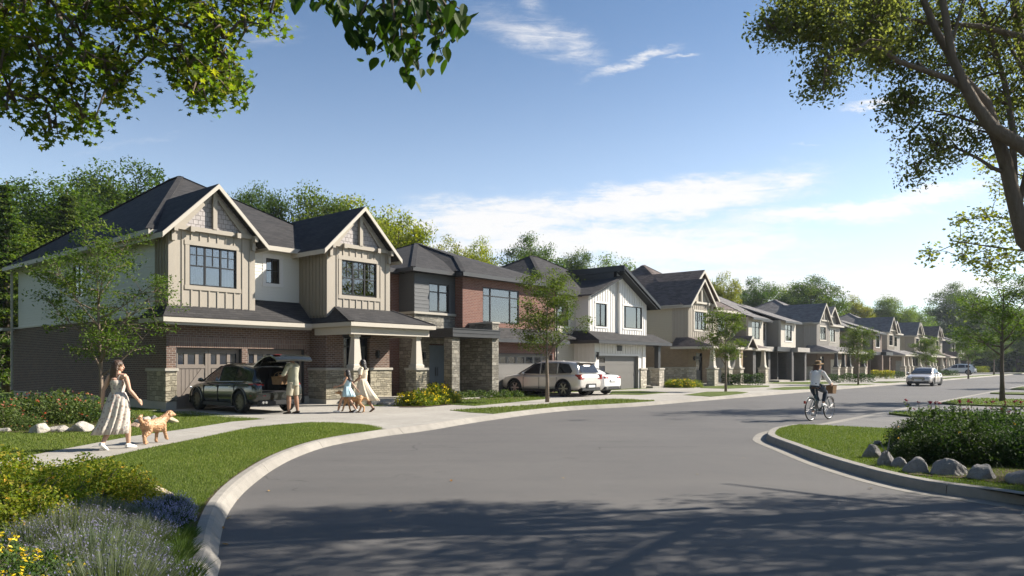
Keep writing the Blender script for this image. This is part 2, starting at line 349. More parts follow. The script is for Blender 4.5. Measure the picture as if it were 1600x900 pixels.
BRN_BRICK = m_brick('brown_brick', (.190, .116, .086), (.100, .064, .054), (.30, .27, .24))
BRN_SOLD = m_brick('brown_soldier_brick', (.25, .165, .125), (.165, .105, .085), (.30, .27, .24), bw=.33, bh=.075, soldier=True)
RED_BRICK = m_brick('red_brick', (.21, .098, .074), (.155, .068, .055), (.26, .20, .17))
TAN_BRICK = m_brick('tan_brick', (.30, .215, .13), (.22, .155, .095), (.33, .28, .22))
GRY_BRICK = m_brick('grey_brick', (.12, .115, .115), (.085, .082, .085), (.17, .165, .16))
UMB_BRICK = m_brick('umber_brick', (.19, .135, .105), (.14, .10, .08), (.24, .21, .18))
STONE_A = m_stone('buff_stone', (.34, .315, .25)); STONE_B = m_stone('grey_stone', (.25, .24, .215)); STONE_C = m_stone('pale_stone', (.47, .44, .385))
CAP = m_plain('cast_stone', (.40, .37, .315), .85, var=.08, bmp=.2); CREAM = m_plain('cream_trim', (.45, .41, .345), .55, var=.03)
TAUPE = m_plain('taupe_paint', (.335, .295, .24), .6, var=.04); TAUPE_D = m_plain('dark_taupe_paint', (.26, .225, .17), .6, var=.04)  # second taupe is a darker tone, used on the bay side walls
GREIGE = m_plain('greige_paint', (.30, .275, .245), .6, var=.04); SLATE = m_plain('slate_paint', (.062, .064, .066), .6, var=.05)
WHITE_P = m_plain('white_paint', (.66, .635, .60), .5, var=.02); SHAKE = m_brick('shake_shingle', (.50, .465, .455), (.41, .38, .375), (.20, .185, .18), bw=.17, bh=.16, ms=.012)
SID_W = m_siding('white_siding', (.64, .62, .56)); SID_G = m_siding('dark_grey_siding', (.075, .078, .082), .17); SID_C = m_siding('cream_siding', (.42, .37, .28), .13)
SID_T = m_siding('taupe_siding', (.27, .245, .21), .14); SID_P = m_siding('pale_siding', (.50, .46, .40), .14)
SH_DK = m_shingle('charcoal_shingle', (.034, .033, .034), (.052, .050, .050)); SH_BR = m_shingle('brown_shingle', (.085, .068, .062), (.145, .118, .108)); SH_GR = m_shingle('grey_shingle', (.13, .122, .12), (.20, .19, .185))
BLACK = m_plain('black_frame', (.012, .012, .013), .4, var=.1); CHAR = m_plain('charcoal_metal', (.04, .041, .043), .45, var=.05)
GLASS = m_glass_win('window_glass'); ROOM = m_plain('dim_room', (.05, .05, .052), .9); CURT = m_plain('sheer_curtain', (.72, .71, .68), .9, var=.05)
GLASS_D = m_plain('dark_pane', (.012, .016, .028), .08, 0, .45, var=.02)
DOORG = m_plain('grey_garage_paint', (.135, .128, .118), .5, var=.04); DOORT = m_plain('taupe_garage_paint', (.185, .155, .130), .55, var=.04); DOORB = m_plain('blue_grey_door', (.10, .125, .155), .4, var=.04)
DOORC = m_plain('cream_garage_paint', (.42, .38, .31), .55, var=.04)
CONC = m_concrete('concrete', (.37, .345, .305), 1.6, -RROT); KERB = m_concrete('kerb_concrete', (.275, .255, .225)); DRIVE = m_concrete('grey_drive', (.17, .163, .155))
ASPH = m_asphalt('asphalt')
LAWN = m_ground('lawn', ((.065, .098, .016), (.095, .135, .024), (.125, .145, .04)), (.7, 6, 90), 1.0, .04)
SOIL = m_ground('soil', ((.09, .066, .043), (.125, .09, .058), (.065, .048, .032)), (2, 14, 90), 1.0, .05)
# ---------------------------------------------------------------- helpers for lines and sheets
def catmull(P, step=.35):
    P = [Vector((p[0], p[1])) for p in P]; out = []
    for i in range(len(P)-1):
        a, b, c, d = P[max(i-1, 0)], P[i], P[i+1], P[min(i+2, len(P)-1)]
        n = max(2, min(40, int((c-b).length/step)))
        for k in range(n):
            t = k/n; out.append(.5*((2*b)+(-a+c)*t+(2*a-5*b+4*c-d)*t*t+(-a+3*b-3*c+d)*t**3))
    out.append(P[-1]); return out
def offset(L, d):
    out = []
    for i, p in enumerate(L):
        t = (L[min(i+1, len(L)-1)]-L[max(i-1, 0)]).normalized(); out.append(p+Vector((-t.y, t.x))*d)
    return out
def sheet(name, pts, z, m, kind='structure', th=0.0):
    mb = MB()
    if th: mb.slab([(p[0], p[1], z) for p in pts], th)
    else: mb.add([(p[0], p[1], z) for p in pts], [tuple(range(len(pts)))])
    me = bpy.data.meshes.new(name); me.from_pydata(mb.v, [], mb.f)
    bm = bmesh.new(); bm.from_mesh(me); bmesh.ops.triangulate(bm, faces=bm.faces, ngon_method='EAR_CLIP'); bmesh.ops.recalc_face_normals(bm, faces=bm.faces)
    if not th and bm.faces and sum(f.normal.z for f in bm.faces) < 0: bmesh.ops.reverse_faces(bm, faces=bm.faces)
    bm.to_mesh(me); bm.free(); o = link(name, me, m)
    if kind: o['kind'] = kind
    return o
ZR = -.13
def rp(px, py): return gp(px, py, ZR)
# left edge of the roadway, then straight along the row of houses
EL = [(-1.35, -14), (-1.45, -4), (-1.6, 1.2), (-1.9, 3.6)] + [rp(*p) for p in [(340,900),(341,870),(345,840),(353,810),(368,785),(392,760),(430,732),(470,712),(520,696),(600,682),(668,673),(765,657),(880,642.5)]]
EL += [tuple(row(u, -9.9)[:2]) for u in (14, 18, 25, 40, 60, 100, 160, 260, 420)]
EL = catmull(EL)
ER = [(70, 1.5), (30, 3.2), (14, 5.3)] + [rp(*p) for p in [(1750,820),(1600,797),(1500,782),(1420,770),(1340,751),(1260,725),(1210,704),(1180,691),(1177,684),(1192,675),(1240,667.5)]]
ER += [tuple(row(u, -18.2)[:2]) for u in (9, 14, 25, 60, 120, 260, 420)]
ER = catmull(ER)
sheet('ground', [(-900, -300), (900, -300), (900, 1500), (-900, 1500)], -.35, LAWN)
road = sheet('road', [(p.x, p.y) for p in EL]+[(p.x, p.y) for p in reversed(ER)]+[(70, -40), (-1.3, -40)], ZR, ASPH)
KL = offset(EL, .19)
sheet('left_verge_ground', [(p.x, p.y) for p in KL]+[tuple(row(420, 250)[:2]), (-600, 420), (-600, -40), (-1.6, -40)], 0.0, LAWN)

def kerb(name, L, prof_a, prof_b, kfun, seg=3.0, gap=.005, maxu=None):
    """sweep a profile along a line in cast lengths with open joints"""
    mb = MB(); acc = 0.0; cur = [0]; runs = []
    for i in range(1, len(L)):
        acc += (L[i]-L[i-1]).length; cur.append(i)
        if acc > seg or i == len(L)-1: runs.append(cur); cur = [i]; acc = 0
    nrm = [(L[min(i+1, len(L)-1)]-L[max(i-1, 0)]).normalized() for i in range(len(L))]
    for rn in runs:
        k = len(rn); m_ = len(prof_a); vs = []
        for a, i in enumerate(rn):
            t = nrm[i]; n = Vector((-t.y, t.x)); p = L[i]+(t*gap if a == 0 else -t*gap if a == k-1 else t*0); kk = kfun(L[i])
            for (oa, za), (ob, zb) in zip(prof_a, prof_b):
                q = p+n*(oa*kk+ob*(1-kk)); vs.append((q.x, q.y, za*kk+zb*(1-kk)))
        fs = [(a*m_+j, (a+1)*m_+j, (a+1)*m_+j+1, a*m_+j+1) for a in range(k-1) for j in range(m_-1)]
        fs += [tuple(range(m_)), tuple(reversed(range((k-1)*m_, k*m_)))]
        mb.add(vs, fs)
    o = mb.build(name, KERB); o['kind'] = 'structure'; return o
def uv_of(p): d = Vector((p[0], p[1], 0))-ROW; return d.dot(RU), d.dot(RV)
DR_ZONES = [(-.6, 10.2), (17.2, 22.6), (26.0, 33.5), (44, 47.5), (50, 56), (68, 71), (80, 84), (92, 96), (103, 107), (117, 123)]
def kf(p):
    u, v = uv_of(p); k = 1.0
    if p.y < 16.0: return k
    for a, b in DR_ZONES: k = min(k, max(0, min(1, max(a-u, u-b)/.6)))
    return k
kerb('kerb', EL, [(0,-.16),(0,-.127),(.035,-.075),(.075,-.020),(.12,.006),(.205,.010),(.205,-.12)], [(0,-.16),(0,-.127),(.02,-.120),(.05,-.100),(.178,.009),(.205,.009),(.205,-.12)], kf)
ERi = [p for p in ER if uv_of(p)[0] < 7.9 or p.y < 15]
G0 = kerb('gutter', ER, [(0,-.16),(0,-.126),(-.01-.27,-.121),(-.28,-.16)], [(0,-.16),(0,-.126),(-.28,-.121),(-.28,-.16)], lambda p: 1)
kerb('island_kerb', offset(ERi, -.28), [(0,-.16),(-.0,-.12),(-.02,-.01),(-.04,.008),(-.19,.010),(-.19,-.1)], [(0,-.16),(-.0,-.12),(-.02,-.01),(-.04,.008),(-.19,.010),(-.19,-.1)], lambda p: 1)
# right-hand land: grey drives level with the road, the kerbed corner island and grass strips
KR = offset([p for p in ER if uv_of(p)[0] > 6.5 and p.y > 15], -.28)
sheet('drives', [(p.x, p.y) for p in KR]+[tuple(row(420, -400)[:2]), (60, 4.2), (12, 12)], -.121, DRIVE)
ISL_L = offset(ERi, -.46)
isl = [(p.x, p.y) for p in ISL_L]+[tuple(row(7.7, -18.75)[:2]), tuple(row(7.9, -22)[:2]), tuple(row(7.8, -60)[:2])]
ISL = sheet('island_ground', isl, 0.0, LAWN)
RSTRIP = [(14.2, 16.6), (22.8, 29.5), (36.8, 39.6), (46, 54), (60, 63), (70, 78), (85, 88), (95, 104), (112, 140)]
rpolys = []
for a, b in RSTRIP:
    P = [row(a+.9, -18.75), row(b-.9, -18.75), row(b, -19.6), row(b, -70), row(a, -70), row(a, -19.6)]
    P = [(p.x, p.y) for p in P]; rpolys.append(P); sheet('verge', P, -.06, LAWN, th=.07)

# concrete: walk, drives and the paving in front of the houses
def poly(*pts, z=0.0): return [gp(x, y, z) for x, y in pts]
walk_lo = [(-60,764),(0,749),(70,735),(140.6,721),(219.4,703),(300,687),(393,668),(447,662.7),(483,660)]
walk_up = [(-90,744),(-40,731),(11,719),(93.7,703),(202.5,682.5),(300,669),(363,659),(415,655)]
conc = [gp(*p) for p in walk_up]+[tuple(row(-.55, -4.6)[:2]), tuple(row(-.55, .35)[:2]), tuple(row(8.9, .35)[:2]), tuple(row(9.4,-1.2)[:2]), tuple(row(160, -1.2)[:2]), tuple(row(160, -9.6)[:2])]
kl2 = [(p.x, p.y) for p in KL if p.y > 17.25 and uv_of(p)[0] < 158]
conc += list(reversed(kl2))
conc += [gp(*p) for p in [(598,670),(575,664),(530,660.5)]]+[gp(*p) for p in reversed(walk_lo)]
sheet('paving', conc, .005, CONC)
lawnA = [gp(*p) for p in walk_lo]+[gp(*p) for p in [(530,660.5),(575,664),(598,668.5)]]
kA = [(p.x, p.y) for p in offset(EL, .215) if p.y < gp(598, 671)[1]-.05 and p.y > -3]
lawnA += list(reversed(kA))+[(-12, -3)]
lawnB = [gp(*p) for p in walk_up]+[gp(*p) for p in [(347,649),(300,643)]]+[tuple(row(-.6,-.9)[:2]), tuple(row(-.1, .2)[:2]), tuple(row(-.1, 16)[:2]), tuple(row(-18, 16)[:2]), (-24, 10)]
LW = {'C': poly((703,641.5),(735,645),(778,647.3),(830,643),(900,638),(1000,631.3),(1027,628.3),(1022,626),(962,623.5),(900,627),(850,632),(780,636.5)),
 'D': poly((700,632.5),(742,634.5),(800,629),(860,623),(838,617.5),(740,620),(690,625)),
 'E': poly((952,616.5),(1000,617.3),(1046,613.6),(1000,611),(956,611.5)),
 'F': poly((1068,617.5),(1115,620.3),(1160,615.2),(1169,613.2),(1150,612),(1105,612.3)),
 'G': poly((1197,608.2),(1225,609.6),(1275,608),(1305,605),(1290,603.3),(1225,605.2)),
 'H': poly((1094,606.5),(1135,607.7),(1202,604.7),(1202,602.8),(1130,601),(1094,604)),
 'I': poly((1200,599.2),(1270,601),(1300,599.5),(1290,596.5),(1210,597.5)),
 'J': poly((1306,602.2),(1350,602.9),(1376,601),(1360,600),(1312,600.4)),
 'K': poly((1360,598.3),(1395,599.2),(1418,598.2),(1416,595.8),(1372,596.2)),
 'L': poly((1462,593.2),(1500,592),(1560,587.5),(1600,584.6),(1600,582.4),(1540,586),(1480,590)),
 'M': poly((548,634.2),(590,635),(613,633.2),(600,631.6),(560,632)),
 'N': poly((1462,588.2),(1500,586.8),(1500,585.4),(1462,586))}
EA = np.array([tuple(p) for p in EL]); EN = np.array([tuple(b-a) for a, b in zip(EL, EL[1:]+[EL[-1]+(EL[-1]-EL[-2])])]); EN = np.stack([-EN[:, 1], EN[:, 0]], 1)/np.linalg.norm(EN, axis=1)[:, None]
for k in LW:
    Q = []
    for (x, y), (x2, y2) in zip(LW[k], LW[k][1:]+LW[k][:1]):
        for s in (0, .25, .5, .75):
            p = np.array([x+(x2-x)*s, y+(y2-y)*s]); j = int(np.argmin(np.linalg.norm(EA-p, axis=1))); dd = float((p-EA[j]) @ EN[j])
            if dd < .30: p = p+EN[j]*(.30-dd)
            Q.append(tuple(p))
    LW[k] = Q
for k, P in LW.items(): sheet('verge', P, .016, LAWN, th=.02)
# soil margin where the kerb meets the near grass
mg = [p for p in EL if p.y < gp(598, 671)[1]-.6 and p.y > 0]
sheet('soil_margin', [(p.x, p.y) for p in offset(mg, .207)]+[(p.x, p.y) for p in reversed(offset(mg, .245))], .006, SOIL)

# ---------------------------------------------------------------- grass blades
def in_poly(P, X, Y):
    P = np.array(P); n = len(P); ins = np.zeros(len(X), bool); j = n-1
    for i in range(n):
        xi, yi = P[i]; xj, yj = P[j]
        c = ((yi > Y) != (yj > Y)) & (X < (xj-xi)*(Y-yi)/((yj-yi) or 1e-12)+xi); ins ^= c; j = i
    return ins
GRASS = m_leaf('grass_blades', [(.055, .085, .014), (.10, .142, .022), (.145, .185, .034), (.19, .215, .055), (.26, .23, .11)], .25, .6)
def blades(P, z, dens, h, wd, seed, name, label, group=None, ymax=30, fade=12.0):
    rg = np.random.default_rng(seed); A = np.array(P); x0, y0 = A.min(0); x1, y1 = A.max(0); y1 = min(y1, ymax); x0 = max(x0, -22); x1 = min(x1, 24); y0 = max(y0, 3.5)
    n = int((x1-x0)*(y1-y0)*dens); X = rg.uniform(x0, x1, n); Y = rg.uniform(y0, y1, n)
    keep = in_poly(P, X, Y) & (np.abs(X)/np.maximum(Y, .1) < .78) & (rg.random(n) < np.minimum(1, (fade/np.maximum(Y, .1))**1.3))
    X, Y = X[keep], Y[keep]; n = len(X); sc = np.maximum(1.0, Y/fade)
    a = rg.uniform(0, 6.28, n); hh = h*rg.uniform(.5, 1.25, n); ww = wd*rg.uniform(.7, 1.3, n)*sc; ln = rg.normal(0, .35, (n, 2))*hh[:, None]
    pn = np.sin(X*1.7+np.sin(Y*1.3)*1.5)*np.sin(Y*1.1+X*.6)
    V = np.zeros((n, 3, 3)); V[:, 0, 0] = X-np.cos(a)*ww/2; V[:, 0, 1] = Y-np.sin(a)*ww/2; V[:, 1, 0] = X+np.cos(a)*ww/2; V[:, 1, 1] = Y+np.sin(a)*ww/2
    V[:, 0, 2] = z-.004; V[:, 1, 2] = z-.004; V[:, 2, 0] = X+ln[:, 0]; V[:, 2, 1] = Y+ln[:, 1]; V[:, 2, 2] = z+hh*(1+.12*pn)
    me = np_mesh(name, V.reshape(-1, 3), np.arange(n*3), np.full(n, 3), np.clip(rg.normal(.42, .2, n)+.10*pn, 0, 1))
    return tag(link(name, me, GRASS), label, 'grass', group, 'stuff')
blades(lawnA, 0, 3000, .034, .007, 1, 'grass', 'mown green grass of the strip between the curved kerb and the walk')
blades(lawnB, 0, 1600, .036, .009, 2, 'grass', 'mown green grass around the boulder bed beside the brick side wall', ymax=27)
blades(isl, 0, 1900, .036, .008, 3, 'grass', 'mown green grass of the kerbed corner island at the right')
for i, (k, lb) in enumerate([('C', 'grass strip between kerb and walk below the thin tree by the silver car'), ('D', 'grass patch behind the walk in front of the grey stone porch')]):
    blades(LW[k], .016, 450, .05, .014, 5+i, 'grass', lb, ymax=45, fade=14)
blades(rpolys[0], -.06, 260, .05, .016, 8, 'grass', 'narrow grass strip between the two nearest grey drives at the right', ymax=34)
blades(rpolys[1], -.06, 200, .05, .018, 9, 'grass', 'grass strip carrying the young tree at the right', ymax=42)

# ---------------------------------------------------------------- foliage tools
SH = {'diamond': ([(0,-.5),(.28,0),(0,.5),(-.28,0)], [(0,1,2,3)]),
 'oval': ([(0,-.5),(.22,-.25),(.27,.05),(.13,.35),(0,.55),(-.13,.35),(-.27,.05),(-.22,-.25)], [(0,1,2,3,4),(0,4,5,6,7)]),
 'maple': ([(0,-.5),(.16,-.2),(.45,-.28),(.34,-.02),(.5,.2),(.2,.16),(0,.55),(-.2,.16),(-.5,.2),(-.34,-.02),(-.45,-.28),(-.16,-.2)], [(0,1,2,3,4,5,6),(0,6,7,8,9,10,11)]),
 'blade': ([(-.05,-.5),(.05,-.5),(0,.5)], [(0,1,2)])}
def leaf_mesh(name, C, size, rg, shape='diamond', nrm=None, flat=.6, attr=None, fold=.15, vert=0.0):
    C = np.asarray(C, float); n = len(C); tv, tf = SH[shape]; tv = np.array(tv); k = len(tv)
    N = rg.normal(0, 1, (n, 3)); N[:, 2] = np.abs(N[:, 2])+flat
    if nrm is not None: N = N*.55+nrm*1.1
    N /= np.linalg.norm(N, axis=1)[:, None]
    A = rg.normal(0, 1, (n, 3)); A[:, 2] -= vert*4
    A -= N*np.sum(A*N, 1)[:, None]; A /= np.linalg.norm(A, axis=1)[:, None]+1e-9; B = np.cross(N, A)
    s = (size*rg.uniform(.65, 1.3, n))[:, None, None]
    V = C[:, None, :]+s*(B[:, None, :]*tv[None, :, 0, None]+A[:, None, :]*tv[None, :, 1, None]+N[:, None, :]*(np.abs(tv[:, 0])*fold)[None, :, None])
    nf = len(tf); loops = np.concatenate([np.array(f) for f in tf]); cnt = np.array([len(f) for f in tf])
    L = (loops[None, :]+(np.arange(n)*k)[:, None]).ravel()
    at = rg.random(n) if attr is None else attr
    return np_mesh(name, V.reshape(-1, 3), L, np.tile(cnt, n), np.repeat(at, nf))
def bez(a, b, c, n): return [a*((1-t)**2)+b*(2*t*(1-t))+c*(t*t) for t in [i/(n-1) for i in range(n)]]
def tree_mesh(seed, H, fork, cr, n_limb, n_sub, per, leaf, sig, trunk_r, shape='diamond', cz=None, dens_top=0, lean=(0, 0), sides=6, narrow=1.0, nclump=0):
    """trunk and limbs plus a crown of separate leaves gathered round the twig ends"""
    rd = random.Random(seed); rg = np.random.default_rng(seed); mb = MB(); rx, ry, rz = cr; cz = cz if cz is not None else H-rz
    top = Vector((lean[0], lean[1], H-rz*.35)); pts = [Vector((0, 0, -.1))]
    for i in range(1, 7):
        t = i/6; pts.append(Vector((lean[0]*t+rd.uniform(-.03, .03)*H*.3*t, lean[1]*t+rd.uniform(-.03, .03)*H*.3*t, t*top.z)))
    mb.tube(pts, [trunk_r*(1.25 if i == 0 else 1)*(1-.85*(i/6)**1.1) for i in range(7)], sides+2)
    ends = []
    def at(t): x = t*6; i = min(5, int(x)); return pts[i].lerp(pts[i+1], x-i)
    for i in range(n_limb):
        t0 = (fork/top.z)+(1-fork/top.z)*(i/n_limb)*.92; a = at(min(t0, .97)); ang = i*2.4+rd.uniform(-.4, .4); rr = rd.uniform(.6, .92)
        zz = cz+rz*min(.95, max(-.85, (a.z-cz)/rz*.7+rd.uniform(.1, .75))); q = math.sqrt(max(.12, 1-((zz-cz)/rz)**2))
        c = Vector((lean[0]*.8+rx*rr*q*math.cos(ang), lean[1]*.8+ry*rr*q*math.sin(ang), zz))
        m_ = a.lerp(c, .5)+Vector((0, 0, -rz*.10 if a.z < c.z else rz*.15)); r0 = trunk_r*(.5 if i > n_limb*.3 else .6)*(1-.5*t0)
        B = bez(a, m_, c, 6); mb.tube(B, [r0*(1-.85*j/5) for j in range(6)], sides); ends.append((c, 1.0))
        for k in range(n_sub):
            s = rd.uniform(.3, .95); b0 = a*((1-s)**2)+m_*(2*s*(1-s))+c*(s*s); L = (c-a).length*rd.uniform(.22, .5)
            d = Vector((rd.gauss(0, 1), rd.gauss(0, 1), rd.gauss(.35, .6))).normalized(); e = b0+Vector((d.x*L, d.y*L, d.z*L*.8))
            q_ = math.sqrt(((e.x-lean[0]*.8)/rx)**2+((e.y-lean[1]*.8)/ry)**2+((e.z-cz)/rz)**2)
            if q_ > 1.0: cc_ = Vector((lean[0]*.8, lean[1]*.8, cz)); e = cc_+(e-cc_)/q_*rd.uniform(.9, 1.04)
            mb.tube([b0, b0.lerp(e, .5)+Vector((0, 0, L*.08)), e], [r0*.42, r0*.26, r0*.08], 4); ends.append((e, .8)); ends.append((b0.lerp(e, .55), .5))
    for k in range(nclump):     # inner fill so a big crown reads as a mass
        d = rg.normal(0, 1, 3); d /= np.linalg.norm(d); r = rg.uniform(.45, 1.0); ends.append((Vector((lean[0]*.8+d[0]*rx*r, lean[1]*.8+d[1]*ry*r, cz+d[2]*rz*r)), .9))
    C = []; AT = []
    for e, wt in ends:
        n = max(3, int(per*wt*rd.uniform(.6, 1.4))); sg = sig*rd.uniform(.7, 1.25)
        P = np.clip(rg.normal(0, 1, (n, 3)), -1.7, 1.7)*np.array([sg, sg, sg*.62])+np.array(e); C.append(P); AT.append(np.clip(rg.normal(rd.uniform(.3, .7), .16, n), 0, 1))
    C = np.concatenate(C); AT = np.concatenate(AT); k = C[:, 2] > fork*.55; C, AT = C[k], AT[k]
    return mb.mesh('trunk', smooth=True), leaf_mesh('crown', C, leaf, rg, shape, attr=AT, vert=.25)
BARK = m_bark('bark', (.07, .052, .04), (.17, .135, .105)); BARK_L = m_bark('pale_bark', (.16, .115, .085), (.30, .235, .18)); BARK_G = m_bark('grey_bark', (.11, .088, .068), (.27, .215, .165))
LF_MID = m_leaf('leaves_mid', [(.035, .06, .010), (.07, .11, .016), (.12, .165, .024), (.20, .225, .04)], .45)
LF_DRK = m_leaf('leaves_dark', [(.025, .045, .012), (.045, .080, .016), (.08, .12, .022), (.14, .17, .035)], .45)
LF_YEL = m_leaf('leaves_yellow_green', [(.08, .10, .010), (.15, .165, .018), (.24, .23, .025), (.34, .28, .035)], .45)
LF_ROW = m_leaf('leaves_street', [(.035, .06, .010), (.065, .105, .016), (.11, .15, .03), (.17, .19, .045)], .4)
LF_MAP = m_leaf('leaves_maple', [(.032, .055, .009), (.07, .10, .014), (.14, .155, .018), (.30, .26, .03)], .6)
LF_BEE = m_leaf('leaves_beech', [(.018, .045, .008), (.03, .065, .010), (.05, .09, .014), (.09, .12, .02)], .45, .4)
LF_GRY = m_leaf('leaves_grey_green', [(.075, .085, .036), (.12, .135, .06), (.17, .18, .08), (.28, .27, .11)], .5)
# ---------------------------------------------------------------- house building kit (house space: x along the street, y into the lot, z up)
def Tf(c): return lambda a, d, z: (a, c+d, z)          # wall facing the street
def Tl(c): return lambda a, d, z: (c+d, a, z)          # wall facing left
def Tr(c): return lambda a, d, z: (c-d, a, z)          # wall facing right
def panel(mb, a0, a1, z0, z1, th=.2, holes=(), d=0.0):
    xs = sorted({a0, a1, *[h[0] for h in holes], *[h[1] for h in holes]}); zs = sorted({z0, z1, *[h[2] for h in holes], *[h[3] for h in holes]})
    xs = [x for x in xs if a0 <= x <= a1]; zs = [z for z in zs if z0 <= z <= z1]
    for i in range(len(xs)-1):
        run = None
        for j in range(len(zs)-1):
            cx, cz = (xs[i]+xs[i+1])/2, (zs[j]+zs[j+1])/2
            if any(h[0] < cx < h[1] and h[2] < cz < h[3] for h in holes):
                if run: mb.box(xs[i], xs[i+1], d, d+th, *run); run = None
            else: run = (run[0], zs[j+1]) if run else (zs[j], zs[j+1])
        if run: mb.box(xs[i], xs[i+1], d, d+th, *run)
    return mb
def laps(mb, a0, a1, z0, z1, pitch=.125, holes=(), d=.016):
    """overlapping boards, each leaning out to its lower edge"""
    n = max(1, round((z1-z0)/pitch)); p = (z1-z0)/n
    for i in range(n):
        za, zb = z0+i*p, z0+(i+1)*p; segs = [(a0, a1)]
        for h in holes:
            if h[2]-.10 < (za+zb)/2 < h[3]+.10: segs = [s for q in segs for s in ((q[0], min(q[1], h[0]-.05)), (max(q[0], h[1]+.05), q[1])) if s[1]-s[0] > .03]
        for x0, x1 in segs: mb.add([(x0, -d, za), (x1, -d, za), (x1, .002, za), (x0, .002, za), (x0, -.002, zb), (x1, -.002, zb)], [(0, 1, 5, 4), (3, 2, 1, 0), (0, 4, 3), (1, 2, 5)])
    return mb
def battens(mb, a0, a1, z0, z1, step=.33, holes=(), w=.055, d=.028, top=None):
    n = max(1, round((a1-a0)/step))
    for i in range(n+1):
        x = a0+(a1-a0)*i/n; x = min(max(x, a0+w/2), a1-w/2); zt = top(x) if top else z1; segs = [(z0, zt)]
        for h in holes:
            if h[0]-.02 < x < h[1]+.02: segs = [s for q in segs for s in ((q[0], min(q[1], h[2])), (max(q[0], h[3]), q[1])) if s[1]-s[0] > .03]
        for s in segs: mb.box(x-w/2, x+w/2, -d, .01, *s)
def window(root, T, a0, a1, z0, z1, cols=(), rows=(), bars=(), trim=None, tw=.12, fw=.05, curtains=True, frame=None, seed=0, name='window', sill=True):
    """frame and bars; pane, curtain, dim recess and casing hang under it. cols/rows are fractions of the opening"""
    fm = frame or BLACK; W_, H_ = a1-a0, z1-z0; mb = MB(T); d0, d1 = .02, .10
    mb.box(a0, a0+fw, d0, d1, z0, z1); mb.box(a1-fw, a1, d0, d1, z0, z1); mb.box(a0+fw, a1-fw, d0, d1, z0, z0+fw); mb.box(a0+fw, a1-fw, d0, d1, z1-fw, z1)
    for c in cols: x = a0+c*W_; mb.box(x-fw*.6, x+fw*.6, d0+.004, d1-.004, z0+fw, z1-fw)
    for r_ in rows: z = z0+r_*H_; mb.box(a0+fw, a1-fw, d0+.008, d1-.008, z-fw*.45, z+fw*.45)
    for (k, p, q0, q1) in bars:
        if k == 'v': x = a0+p*W_; mb.box(x-.014, x+.014, d0+.012, d1-.02, z0+q0*H_, z0+q1*H_)
        else: z = z0+p*H_; mb.box(a0+q0*W_, a0+q1*W_, d0+.013, d1-.021, z-.014, z+.014)
    wo = mb.build(name, fm, root)
    MB(T).box(a0+.02, a1-.02, .055, .062, z0+.02, z1-.02).build('pane', GLASS, wo)
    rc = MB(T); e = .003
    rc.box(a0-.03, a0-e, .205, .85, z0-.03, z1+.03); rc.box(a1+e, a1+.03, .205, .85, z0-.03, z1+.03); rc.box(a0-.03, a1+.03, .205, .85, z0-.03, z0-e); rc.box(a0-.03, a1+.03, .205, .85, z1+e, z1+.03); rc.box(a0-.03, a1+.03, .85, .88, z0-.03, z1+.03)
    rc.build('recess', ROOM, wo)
    if curtains:
        rd = random.Random(seed); cm = MB(T)
        ends = [(a0+.03, a0+W_*.30), (a1-W_*.30, a1-.03)] if W_ > 1.0 else [(a0+W_*.5, a1-.03)]
        for c0, c1 in ends:
            n = max(8, int((c1-c0)/.02)); vs = []; fs = []
            for i in range(n+1):
                x = c0+(c1-c0)*i/n; dd = .20+.028*math.sin(i*1.15+rd.random())
                vs += [(x, dd, z0+.05), (x, dd, z1-.05)]
            fs = [(2*i, 2*i+2, 2*i+3, 2*i+1) for i in range(n)]; cm.add(vs, fs)
        me = cm.mesh('curtain', smooth=True, recalc=False); link('curtain', me, CURT, wo)
    if trim:
        t = MB(T); o = .025
        t.box(a0-tw, a0-.001, -o, .05, z0-.001, z1+.001); t.box(a1+.001, a1+tw, -o, .05, z0-.001, z1+.001)
        t.box(a0-tw-.03, a1+tw+.03, -o-.008, .05, z1+.001, z1+tw*1.1)
        if sill: t.box(a0-tw-.03, a1+tw+.03, -o-.015, .05, z0-tw, z0-.001)
        t.build('window_trim', trim, wo, bevel=.004)
    return wo
def gable_roof(root, a0, a1, zf, ac, za, v0, v1, m, trim, th=.10, rake=.20, name='roof'):
    mb = MB(); mb.slab([(a0, v0, zf), (ac, v0, za), (ac, v1, za), (a0, v1, zf)], th); mb.slab([(ac, v0, za), (a1, v0, zf), (a1, v1, zf), (ac, v1, za)], th)
    r = mb.build(name, m, root); t = MB()
    for (p, q) in (((a0, zf), (ac, za)), ((a1, zf), (ac, za))):
        sl = (q[1]-p[1])/abs(q[0]-p[0]); zz = -.015
        t.prism([(p[0], p[1]+zz), (q[0], q[1]+zz), (q[0], q[1]+zz-rake), (p[0], p[1]+zz-rake)], v0-.05, v0+.002)
    t.box(a0-.02, a0+.03, v0, v1, zf-.19, zf-.02); t.box(a1-.03, a1+.02, v0, v1, zf-.19, zf-.02)
    t.build('rake_board', trim, root); return r
def gable_wall(mb, a0, a1, z0, ac, za, th=.2, d=0.0):
    mb.add([(a0, d, z0), (a1, d, z0), (ac, d, za), (a0, d+th, z0), (a1, d+th, z0), (ac, d+th, za)], [(0, 1, 2), (5, 4, 3), (0, 3, 4, 1), (1, 4, 5, 2), (2, 5, 3, 0)])
